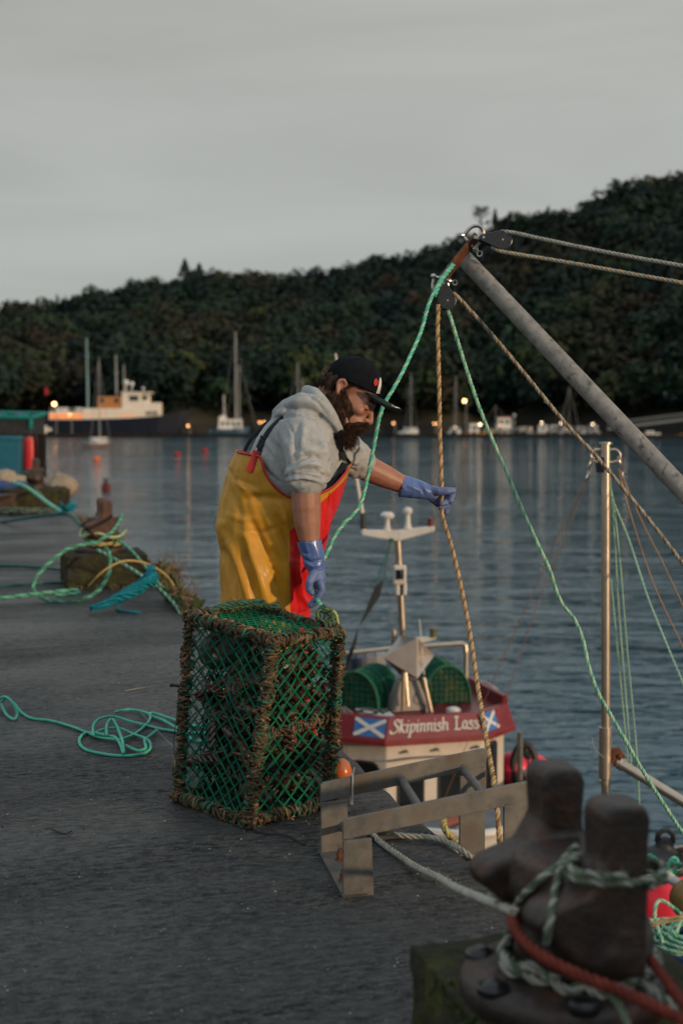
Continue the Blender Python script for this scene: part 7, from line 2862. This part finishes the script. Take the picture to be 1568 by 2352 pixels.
# small embroidered mark on the front: a red dot shape and white strokes
bvc = bvh_of(capo)
def patch_on(bvh, poly, off, name, m_, parent, d=5.6):
    mb = MB()
    c = np.mean(np.array(poly), axis=0)
    vs = [on(bvh, *c, off, d)] + [on(bvh, x, y, off, d) for x, y in poly]
    n = len(poly)
    mb.add(vs, [(0, 1 + i, 1 + (i + 1) % n) for i in range(n)])
    return mb.build(name, m_, parent)
def dome_pt(th, ph, k=1.03):
    th, ph = R(th), R(ph)
    return H(CC[0] + cr3[0] * k * math.sin(ph) * math.cos(th), cr3[1] * k * math.sin(ph) * math.sin(th), CC[2] + cr3[2] * k * math.cos(ph))
for nm_, m_, poly in (('red_emblem', 'thread_red', [(34, 56), (42, 53), (47, 58), (46, 66), (40, 70), (34, 64)]),
                      ('white_emblem', 'thread_white', [(24, 44), (30, 46), (31, 58), (30, 70), (28, 80), (25, 79), (25, 66), (22, 78), (18, 76), (20, 60), (21, 48)])):
    mb = MB()
    cx_, cy_ = sum(p_[0] for p_ in poly) / len(poly), sum(p_[1] for p_ in poly) / len(poly)
    vs = [dome_pt(cx_, cy_, 1.075)] + [dome_pt(a_, b_, 1.07) for a_, b_ in poly]
    n_ = len(poly)
    mb.add(vs, [(0, 1 + (i_ + 1) % n_, 1 + i_) for i_ in range(n_)])
    mb.build(nm_, M[m_], capo)
mb = MB()
bvr = bvh_of(brim)
pts = [H(.172 + .024 * math.sqrt(1 - ((q - .25) / .75)**2 * .6) if True else 0, .02 + .05 * q, .060) for q in (0, .25, .5, .75, 1)]
vs = []
for q in [i / 8 for i in range(9)]:
    y = .005 + .055 * q
    a = y / .084
    xt = .086 + .112 * math.sqrt(max(0, 1 - abs(a)**3))
    for w_ in (.0, .011 * math.sin(math.pi * (.1 + .8 * q))):
        p = H(xt - .004 - w_, y, .2)
        h = bvr.ray_cast(p, -hu, 1)
        vs.append((h[0] + hu * .0012) if h[0] is not None else H(xt - .004 - w_, y, .062))
mb.add(vs, [(2 * i, 2 * i + 1, 2 * i + 3, 2 * i + 2) for i in range(8)])
mb.build('white_emblem', M['thread_white'], brim)

# ---- hoodie
M['hoodie'] = mat('hoodie_jersey', (.33, .35, .36), (.41, .425, .425), 26, .95, bump=.3, bscale=420, c3=(.24, .25, .25), s3=55, t3=(.60, .72), spec=.1, bdist=.0015)
mb = MB()
loft(mb, [(705, 940, 5.76, 52, .13), (700, 955, 5.76, 68, .17), (694, 980, 5.77, 85, .205), (688, 1010, DT, 99, .215), (682, 1050, DT, 110, .215), (672, 1100, DT, 112, .21), (655, 1170, DT, 106, .195), (640, 1240, DT, 98, .18)])
mb.chain([(D(702, 1000, 5.60), .108), (D(706, 1040, 5.54), .102), (D(705, 1075, 5.50), .086), (D(703, 1100, 5.49), .076)])
mb.chain([(D(690, 985, 5.70), .12), (D(702, 1000, 5.60), .108)])
mb.chain([(D(752, 1010, 5.92), .105), (D(785, 1035, 5.98), .092), (D(812, 1052, 6.01), .078), (D(824, 1060, 6.02), .071)])
def ring_roll(c, ax, r, rr, n=20, seed=0, tilt=0):
    ax = Vector(ax).normalized()
    a = ax.orthogonal().normalized()
    b = ax.cross(a)
    pts = [c + (a * math.cos(6.283 * k / n) + b * math.sin(6.283 * k / n)) * r * (1 + .05 * math.sin(k * 1.7 + seed)) + ax * .010 * math.sin(k * .9 + seed) for k in range(n)]
    mb.tube(pts, [rr * (1 + .22 * math.sin(k * 2.3 + seed)) for k in range(n)], 10, closed=True)
ad = D(703, 1165, 5.49) - D(704, 1085, 5.49)
ring_roll(D(704, 1098, 5.49), ad, .066, .018, seed=1)
ring_roll(D(703, 1110, 5.49), ad, .065, .013, seed=3)
ring_roll(D(704, 1086, 5.49), ad, .070, .017, seed=5)
ad2 = D(885, 1095, 6.07) - D(815, 1058, 6.02)
ring_roll(D(824, 1060, 6.02), ad2, .060, .016, seed=2)
ring_roll(D(830, 1063, 6.025), ad2, .058, .011, seed=4)
# hood: bunched cloth behind and round the neck
hr_ = Matrix.Rotation(R(32), 3, 'Y')
mb.ball(D(690, 936, 5.75), (.125, .165, .050), 24, 14, Matrix.Rotation(R(-24), 3, 'Y'))
mb.ball(D(655, 945, 5.75), (.060, .150, .030), 24, 14, Matrix.Rotation(R(-38), 3, 'Y'))
mb.ball(D(728, 968, 5.72), (.085, .13, .06), 20, 12)
mb.chain([(D(636, 948, 5.72), .020), (D(660, 936, 5.65), .034), (D(694, 925, 5.60), .038), (D(728, 928, 5.575), .034), (D(754, 952, 5.575), .029), (D(773, 985, 5.61), .024)])
col = [(706, 899, 5.74, .021), (722, 905, 5.64, .022), (742, 926, 5.60, .024), (760, 953, 5.60, .025), (772, 980, 5.62, .024), (780, 1003, 5.68, .022), (782, 1012, 5.76, .020), (776, 990, 5.86, .02), (757, 950, 5.90, .022), (730, 915, 5.86, .022), (712, 902, 5.82, .021)]
cp_ = spline([D(x, y, d) for x, y, d, r in col], .02, closed=True)
mb.tube(cp_, .023, 12, closed=True)
hm = remesh(mb, 'hoodie', .0048, 5, [M['hoodie']])
H_LINES = [
    ([(668, 1084), (690, 1068), (722, 1064), (754, 1080)], .011, 5), ([(664, 1094), (690, 1080), (722, 1078), (748, 1094)], -.010, 4),
    ([(672, 1066), (700, 1048), (740, 1056)], -.011, 6), ([(676, 1054), (706, 1034), (748, 1040)], .010, 7),
    ([(687, 965), (683, 1000), (680, 1040), (668, 1075)], -.012, 7), ([(700, 962), (698, 1000), (690, 1030)], .008, 8),
    ([(640, 985), (660, 1020), (668, 1060)], .007, 8), ([(612, 1000), (640, 1035), (655, 1090)], -.007, 8), ([(590, 1030), (612, 1060), (640, 1100)], .006, 7),
    ([(733, 1000), (745, 1025), (758, 1060)], .009, 7), ([(748, 990), (762, 1020), (770, 1060)], -.009, 6),
    ([(765, 1050), (760, 1085), (745, 1115)], .008, 6), ([(774, 1040), (772, 1080), (758, 1110)], -.007, 5),
    ([(632, 962), (662, 956), (700, 950), (736, 956), (764, 985), (778, 1012)], -.018, 4.5),
    ([(640, 940), (680, 922), (720, 925)], .006, 8), ([(700, 905), (730, 925), (755, 960)], -.006, 4),
    ([(795, 1030), (815, 1045), (830, 1040)], -.010, 4), ([(790, 1045), (810, 1062), (826, 1060)], .009, 4), ([(788, 1062), (806, 1078), (818, 1080)], -.010, 4), ([(800, 1022), (822, 1030), (836, 1032)], .006, 4),
    ([(700, 1010), (722, 1015), (745, 1008)], -.008, 6), ([(655, 1110), (690, 1104), (735, 1112)], -.006, 3),
    ([(676, 1092), (704, 1090), (744, 1104)], -.007, 2.2), ([(668, 1102), (700, 1098), (735, 1106)], .004, 2.2), ([(672, 1074), (712, 1060), (752, 1070)], -.007, 2.4),
    ([(690, 1048), (722, 1044), (750, 1064)], -.006, 2.6), ([(735, 1085), (748, 1098), (744, 1116)], -.006, 2.2), ([(680, 1030), (706, 1046), (740, 1032)], -.005, 3),
    ([(604, 1020), (628, 1052), (640, 1090)], -.005, 4), ([(660, 970), (676, 1000), (676, 1030)], -.005, 4), ([(720, 965), (736, 990), (742, 1020)], -.005, 4), ([(590, 1055), (620, 1090), (650, 1110)], -.006, 4),
    ([(792, 1036), (812, 1050), (832, 1048)], -.006, 2.2), ([(784, 1056), (806, 1070), (822, 1070)], -.006, 2.2)]
displace(hm, lambda co, no: crease(co, H_LINES) + fold_noise(co, .0032, 6, (1, 1, .5)) + fold_noise(co, .0008, 20, (1, 1, .6)))
ho = link('hoodie', hm, man)
bvh_h = bvh_of(ho)

# ---- bib trousers
m = bpy.data.materials.new('bib_trousers_pvc')
m.use_nodes = True
nt = m.node_tree
L = nt.links.new
b = nt.nodes['Principled BSDF']
tc = nn(nt, 'ShaderNodeTexCoord')
sep = nn(nt, 'ShaderNodeSeparateXYZ')
L(tc.outputs['Object'], sep.inputs[0])
def mth(op, a, b_=None, c_=None):
    n = nn(nt, 'ShaderNodeMath', operation=op)
    for i, v in enumerate((a, b_, c_)):
        if v is None:
            continue
        if isinstance(v, (int, float)):
            n.inputs[i].default_value = v
        else:
            L(v, n.inputs[i])
    return n.outputs[0]
X_ = mth('ADD', sep.outputs['X'], base.x)
Z_ = mth('ADD', sep.outputs['Z'], base.z)
red = mth('MULTIPLY', mth('GREATER_THAN', X_, -.203), mth('LESS_THAN', mth('SUBTRACT', Z_, mth('MULTIPLY', X_, .9)), 1.155))
n1 = nn(nt, 'ShaderNodeTexNoise')
n1.inputs['Scale'].default_value = 6
n1.inputs['Detail'].default_value = 6
n1.inputs['Roughness'].default_value = .65
L(tc.outputs['Object'], n1.inputs['Vector'])
n2 = nn(nt, 'ShaderNodeTexNoise')
n2.inputs['Scale'].default_value = 13
n2.inputs['Detail'].default_value = 6
n2.inputs['Roughness'].default_value = .75
L(tc.outputs['Object'], n2.inputs['Vector'])
def mixn(f, a, b_):
    x = nn(nt, 'ShaderNodeMix', data_type='RGBA')
    for k_, v_ in (('A', a), ('B', b_)):
        if isinstance(v_, tuple):
            x.inputs[k_].default_value = (*v_, 1)
        else:
            L(v_, x.inputs[k_])
    if isinstance(f, float):
        x.inputs['Factor'].default_value = f
    else:
        L(f, x.inputs['Factor'])
    return x.outputs['Result']
def mpr(src, a, b_, c, d_):
    r = nn(nt, 'ShaderNodeMapRange')
    for k_, v_ in zip(('From Min', 'From Max', 'To Min', 'To Max'), (a, b_, c, d_)):
        r.inputs[k_].default_value = v_
    L(src, r.inputs['Value'])
    return r.outputs['Result']
yel = mixn(mpr(n1.outputs['Fac'], .38, .65, 0, 1), (.50, .235, .012), (.60, .30, .018))
yel = mixn(mpr(n2.outputs['Fac'], .58, .74, 0, .75), yel, (.20, .11, .02))
redc = mixn(mpr(n1.outputs['Fac'], .38, .65, 0, 1), (.62, .012, .012), (.70, .02, .018))
col_ = mixn(red, yel, redc)
L(col_, b.inputs['Base Color'])
L(mth('ADD', mth('SUBTRACT', .57, mth('MULTIPLY', red, .20)), mpr(n2.outputs['Fac'], .3, .7, -.08, .12)), b.inputs['Roughness'])
b.inputs['Coat Weight'].default_value = .06
b.inputs['Coat Roughness'].default_value = .2
nb_ = nn(nt, 'ShaderNodeTexNoise')
nb_.inputs['Scale'].default_value = 30
nb_.inputs['Detail'].default_value = 4
L(tc.outputs['Object'], nb_.inputs['Vector'])
bp = nn(nt, 'ShaderNodeBump')
bp.inputs['Strength'].default_value = .25
bp.inputs['Distance'].default_value = .006
L(nb_.outputs['Fac'], bp.inputs['Height'])
L(bp.outputs['Normal'], b.inputs['Normal'])
M['bib'] = m
mb = MB()
loft(mb, [(680, 1015, DT, 138, .235), (678, 1040, DT, 134, .235), (664, 1075, DT, 137, .232), (655, 1110, DT, 136, .228), (643, 1150, DT, 135, .225), (631, 1200, DT, 133, .225), (624, 1250, DT, 125, .222), (620, 1300, DT, 117, .215), (615, 1345, DT, 109, .205), (607, 1395, DT, 101, .19)])
mb.chain([(D(607, 1290, 5.70), .150), (D(600, 1390, 5.70), .150), (D(598, 1500, 5.71), .135), (D(600, 1620, 5.73), .118), (D(604, 1705, 5.74), .112)])
mb.chain([(D(632, 1290, 5.88), .150), (D(632, 1390, 5.90), .145), (D(640, 1500, 5.93), .13), (D(646, 1610, 5.96), .115), (D(648, 1680, 5.97), .11)])
bm_ = remesh(mb, 'bib_trousers', .0075, 7, [M['bib']])
B_LINES = [
    ([(502, 1254), (522, 1290), (540, 1330), (556, 1385)], -.030, 10),
    ([(520, 1235), (550, 1300), (572, 1390)], .016, 9),
    ([(559, 1200), (575, 1262), (603, 1345), (622, 1410)], .019, 11),
    ([(556, 1230), (572, 1300), (592, 1400)], -.020, 8),
    ([(573, 1186), (604, 1254), (636, 1321), (655, 1390)], -.021, 8),
    ([(520, 1070), (540, 1100), (590, 1120)], -.008, 6), ([(530, 1085), (560, 1118), (610, 1140)], .006, 6), ([(640, 1150), (655, 1180), (664, 1230)], .010, 6), ([(548, 1215), (590, 1225), (640, 1210)], -.008, 6), ([(515, 1180), (560, 1195), (600, 1190)], .006, 7), ([(640, 1290), (652, 1330), (656, 1385)], .008, 5),
    ([(600, 1160), (634, 1232), (660, 1290), (662, 1390)], .018, 9),
    ([(560, 1150), (600, 1140), (660, 1150)], -.012, 9),
    ([(530, 1120), (550, 1170), (556, 1220)], -.010, 10), ([(548, 1100), (576, 1140), (590, 1190)], .009, 10),
    ([(628, 1180), (650, 1210), (668, 1270)], -.016, 7),
    ([(680, 1290), (688, 1340), (700, 1400)], .016, 6), ([(694, 1300), (698, 1350), (694, 1400)], -.016, 5), ([(672, 1300), (676, 1350), (684, 1410)], -.014, 5), ([(686, 1360), (700, 1382), (712, 1392)], .014, 5),
    ([(745, 1150), (752, 1200), (742, 1260)], .008, 7), ([(760, 1130), (764, 1180), (750, 1240)], -.006, 6),
    ([(510, 1190), (506, 1215), (516, 1245)], .010, 8)]
displace(bm_, lambda co, no: crease(co, B_LINES) + fold_noise(co, .006, 5.5, (1, 1, .5)) + fold_noise(co, .0028, 15, (1, 1, .55)))
# the upper hem: cut along the arm opening
HEM = [(480, 1030), (545, 1036), (598, 1047), (602, 1060), (611, 1088), (628, 1114), (650, 1133), (675, 1143), (705, 1145), (735, 1132), (758, 1121), (776, 1105), (795, 1080), (808, 1061), (850, 1056)]
hx_ = [p[0] for p in HEM]
hy_ = [p[1] for p in HEM]
co = np.empty(len(bm_.vertices) * 3)
bm_.vertices.foreach_get('co', co)
co = co.reshape(-1, 3)
bvh_full = BVHTree.FromPolygons([Vector(c) for c in co], [tuple(p.vertices) for p in bm_.polygons])
pj = project(co)
b2m = bmesh.new()
b2m.from_mesh(bm_)
b2m.verts.ensure_lookup_table()
kill = [b2m.verts[i] for i in range(len(co)) if pj[i, 1] < np.interp(pj[i, 0], hx_, hy_)]
bmesh.ops.delete(b2m, geom=kill, context='VERTS')
b2m.to_mesh(bm_)
b2m.free()
bm_.polygons.foreach_set('use_smooth', [True] * len(bm_.polygons))
bo2 = link('bib_trousers', bm_, man)
sol = bo2.modifiers.new('cloth', 'SOLIDIFY')
sol.thickness = .003
sol.offset = -1
hem_pts = [on(bvh_full, x, y + 1.5, .002, 5.5) for x, y in [(546, 1037), (560, 1040), (580, 1044), (597, 1048), (602, 1060), (606, 1075), (612, 1090), (620, 1103), (630, 1115), (642, 1127), (655, 1136), (675, 1143), (700, 1145)]]
mb = MB()
mb.tube(spline(hem_pts, .012), .0062, 8, flat=.8)
hf_pts = [on(bvh_full, x, y + 1.5, .002, 5.75) for x, y in [(722, 1139), (737, 1131), (750, 1125), (762, 1118), (774, 1107), (786, 1093), (796, 1080)]]
hf_pts.append(D(806, 1064, DT))
mb.tube(spline(hf_pts, .012), .0062, 8, flat=.8)
mb.tube(spline([D(806, 1064, DT - .01), D(808, 1062, DT + .08)], .02), .006, 6)
# far half of the back hem
mb.tube(spline([D(546, 1038, DT - .03), D(543, 1036, DT + .05), D(552, 1036, DT + .16), D(575, 1040, DT + .22)], .02), .006, 8)
mb.build('trim', M['red_rubber'], bo2, smooth=True)
mb = MB()
tp = [on(bvh_full, x, y, .006, 5.5) for x, y in [(588, 1036), (586, 1046), (582, 1060), (577, 1074), (573, 1084)]]
tp[0] = tp[1] + Vector((.006, .0, .018))
mb.tube(tp, .015, 8, flat=.16, up=Vector((0, 1, 0)))
mb.build('strap_tab', M['red_rubber'], bo2, smooth=True, sharp=40)
# seam line down the red front and along the colour change
mb = MB()
sp_ = [on(bvh_full, x, y, .001, 5.6) for x, y in [(757, 1130), (754, 1160), (748, 1200), (741, 1240)]]
mb.tube(spline(sp_, .01), .0012, 5)
sp_ = [on(bvh_full, x, y, .001, 5.6) for x, y in [(666, 1250), (667, 1290), (667, 1330), (667, 1370), (667, 1396)]]
mb.build('seams', mat('seam_dull_red', (.35, .03, .02), rough=.5), bo2)
# boots
for (X, Y, d) in ((612, 1735, 5.74), (660, 1720, 5.97)):
    mb = MB()
    g = D(X, Y, d)
    mb.chain([(Vector((g.x - .02, g.y, .30)), .085), (Vector((g.x - .02, g.y, .08)), .065)])
    mb.ball((g.x - .02, g.y, .06), (.075, .055, .06))
    mb.ball((g.x + .10, g.y, .055), (.10, .055, .052))
    me = remesh(mb, 'boot', .01, 3, [M['rubber']])
    link('boot', me, man)

# braces
mb = MB()
def ribbon(pts, wd_, th=.0035):
    mb.tube(spline(pts, .012), wd_ / 2, 8, flat=th / wd_ * 2, up=None)
def ribbon_on(bvh, pts, wd_, off=.003, d=5.7):
    q = [on(bvh, x, y, off, d) for x, y in pts]
    ce = spline(q, .012)
    vs = []
    for i, p in enumerate(ce):
        t_ = (ce[min(i + 1, len(ce) - 1)] - ce[max(i - 1, 0)]).normalized()
        n_ = bvh.find_nearest(p)[1] or Vector((0, -1, 0))
        sd2 = t_.cross(n_).normalized() * wd_ / 2
        vs += [p - sd2, p + sd2, p + sd2 + n_ * .003, p - sd2 + n_ * .003]
    m_ = len(ce)
    fs = [(4 * i + k, 4 * i + (k + 1) % 4, 4 * i + 4 + (k + 1) % 4, 4 * i + 4 + k) for i in range(m_ - 1) for k in range(4)]
    mb.add(vs, fs)
ribbon_on(bvh_h, [(594, 1050), (596, 1036), (600, 1022), (608, 1004), (620, 986), (634, 970), (650, 958)], .024)
mb.build('brace', M['strap'], man, smooth=True, sharp=50)
mb = MB()
ribbon_on(bvh_h, [(779, 990), (781, 1005), (783, 1022), (787, 1040), (793, 1055)], .026, d=5.72)
mb.tube(spline([D(776, 1000, 5.62), D(781, 1025, 5.64), D(790, 1045, 5.68), D(803, 1063, 5.74)], .012), .011, 8, flat=.3)
mb.build('brace', M['strap'], man, smooth=True, sharp=50)
mb = MB()
mb.tube(spline([D(562, 1036, 5.86), D(568, 1022, 5.86), D(580, 1003, 5.85), D(598, 985, 5.85), D(620, 966, 5.85), D(640, 952, 5.86)], .02), .012, 8, flat=.35)
mb.build('brace', M['strap'], man, smooth=True, sharp=50)
mb = MB()
q = on(bvh_h, 600, 1020, .008, 5.6)
rb = Matrix.Rotation(R(24), 3, 'Y')
mb.box(q, (.030, .014, .040), rb)
mb.box(q + Vector((.008, -.0, .026)), (.026, .012, .012), rb)
mb.build('brace_buckle', M['black'], man, bevel=.003)
mb = MB()
q = D(789, 1046, 5.66)
mb.box(q, (.026, .014, .036), Matrix.Rotation(R(-22), 3, 'Y'))
mb.build('brace_buckle', M['black'], man, bevel=.003)
# black fleece lining showing inside the bib front
mb = MB()
pts_in = [D(736, 1122, 5.60), D(760, 1110, 5.60), D(776, 1088, 5.64), D(786, 1062, 5.68), D(800, 1066, 5.72), D(790, 1086, 5.69), D(776, 1106, 5.66), D(757, 1121, 5.62), D(736, 1132, 5.61)]
mb.prism(pts_in, (0, .02, 0))
mb.build('bib_lining', M['strap'], bo2)

# ---- gloves
mb = MB()
mb.chain([(D(710, 1243, 5.49), .047), (D(716, 1265, 5.49), .046), (D(722, 1290, 5.49), .041), (D(726, 1303, 5.49), .036)])
gc = remesh(mb, 'glove_cuff', .004, 3, [M['glove_cuff']])
displace(gc, lambda co, no: crease(co, [([(690, 1280), (715, 1292), (742, 1284)], -.007, 3), ([(694, 1290), (720, 1302), (742, 1296)], .004, 3), ([(688, 1262), (700, 1272), (712, 1270)], -.005, 4), ([(700, 1245), (706, 1262), (708, 1285)], .003, 4)]) + fold_noise(co, .0022, 24, (1, 1, .8)))
# open the mouth of the cuff
def cut_mesh(me, cond):
    bb = bmesh.new()
    bb.from_mesh(me)
    kill = [v for v in bb.verts if cond(v.co)]
    bmesh.ops.delete(bb, geom=kill, context='VERTS')
    bb.to_mesh(me)
    bb.free()
cmp_ = D(709, 1240, 5.49)
cut_mesh(gc, lambda c: c.z > cmp_.z + (c.x - cmp_.x) * .10)
gco = link('glove_cuff', gc, man)
mb = MB()
mb.chain([(D(725, 1298, 5.49), .034), (D(728, 1316, 5.49), .034)])
mb.ball(D(731, 1330, 5.485), (.030, .040, .042), 20, 12, Matrix.Rotation(R(-8), 3, 'Y'))
fing = [(5.445, 1352, 1374, 1388, 712, .0125), (5.468, 1356, 1380, 1391, 714, .0130), (5.492, 1355, 1378, 1389, 717, .0125), (5.514, 1350, 1370, 1381, 720, .0112)]
for k, (d, y1, y2, y3, x3, r) in enumerate(fing):
    mb.chain([(D(736, 1340, d), r * 1.08), (D(740 - k, y1 + 4, d), r * 1.06), (D(731, y2, d), r), (D(x3, y3, d), r * .86)])
mb.chain([(D(722, 1318, 5.455), .018), (D(711, 1336, 5.44), .0155), (D(709, 1352, 5.445), .0135), (D(717, 1362, 5.455), .0115)])
gh_ = remesh(mb, 'glove_hand', .0032, 3, [M['glove']])
displace(gh_, lambda co, no: fold_noise(co, .0012, 40))
link('glove', gh_, man)

mb = MB()
mb.chain([(D(921, 1116, 6.09), .048), (D(945, 1121, 6.095), .044), (D(970, 1127, 6.10), .037), (D(984, 1131, 6.10), .031)])
gc = remesh(mb, 'glove_cuff', .004, 3, [M['glove_cuff']])
displace(gc, lambda co, no: crease(co, [([(955, 1103), (966, 1122), (975, 1138)], -.006, 3), ([(930, 1112), (950, 1120), (968, 1130)], .004, 4), ([(962, 1100), (974, 1118), (983, 1134)], .004, 3)]) + fold_noise(co, .002, 24))
cpt = D(919, 1116, 6.09)
axc = (D(984, 1131, 6.10) - cpt).normalized()
cut_mesh(gc, lambda c: (c - cpt).dot(axc) < .004 * math.sin(c.z * 300))
link('glove_cuff', gc, man)
mb = MB()
d0 = 6.10
mb.chain([(D(978, 1129, d0), .030), (D(988, 1131, d0), .028), (D(998, 1135, d0 + .01), .028)])
mb.chain([(D(988, 1140, d0 + .012), .020), (D(1004, 1152, d0 + .032), .020), (D(1003, 1140, d0 + .034), .024)])
mb.chain([(D(992, 1126, d0 - .008), .021), (D(1008, 1128, d0 - .026), .0185), (D(1024, 1128, d0 - .030), .0165), (D(1040, 1127, d0 - .022), .0140)])
fg = [
    [(1006, 1132, .036, .016), (1026, 1126, .034, .015), (1038, 1134, .012, .0140), (1034, 1150, -.010, .0125)],
    [(1006, 1142, .040, .016), (1026, 1145, .034, .0145), (1029, 1152, .000, .0138), (1014, 1157, -.024, .0125)],
    [(1005, 1150, .040, .015), (1024, 1155, .034, .0140), (1026, 1162, .002, .0132), (1012, 1167, -.020, .0120)],
    [(1004, 1157, .038, .014), (1020, 1164, .034, .0128), (1027, 1171, .012, .0120), (1024, 1178, -.004, .0108)]]
for f_ in fg:
    mb.chain([(D(x, y, d0 + dd), r) for x, y, dd, r in f_])
gh_ = remesh(mb, 'glove_hand', .0030, 2, [M['glove']])
displace(gh_, lambda co, no: fold_noise(co, .001, 45))
link('glove', gh_, man)
mb = MB()
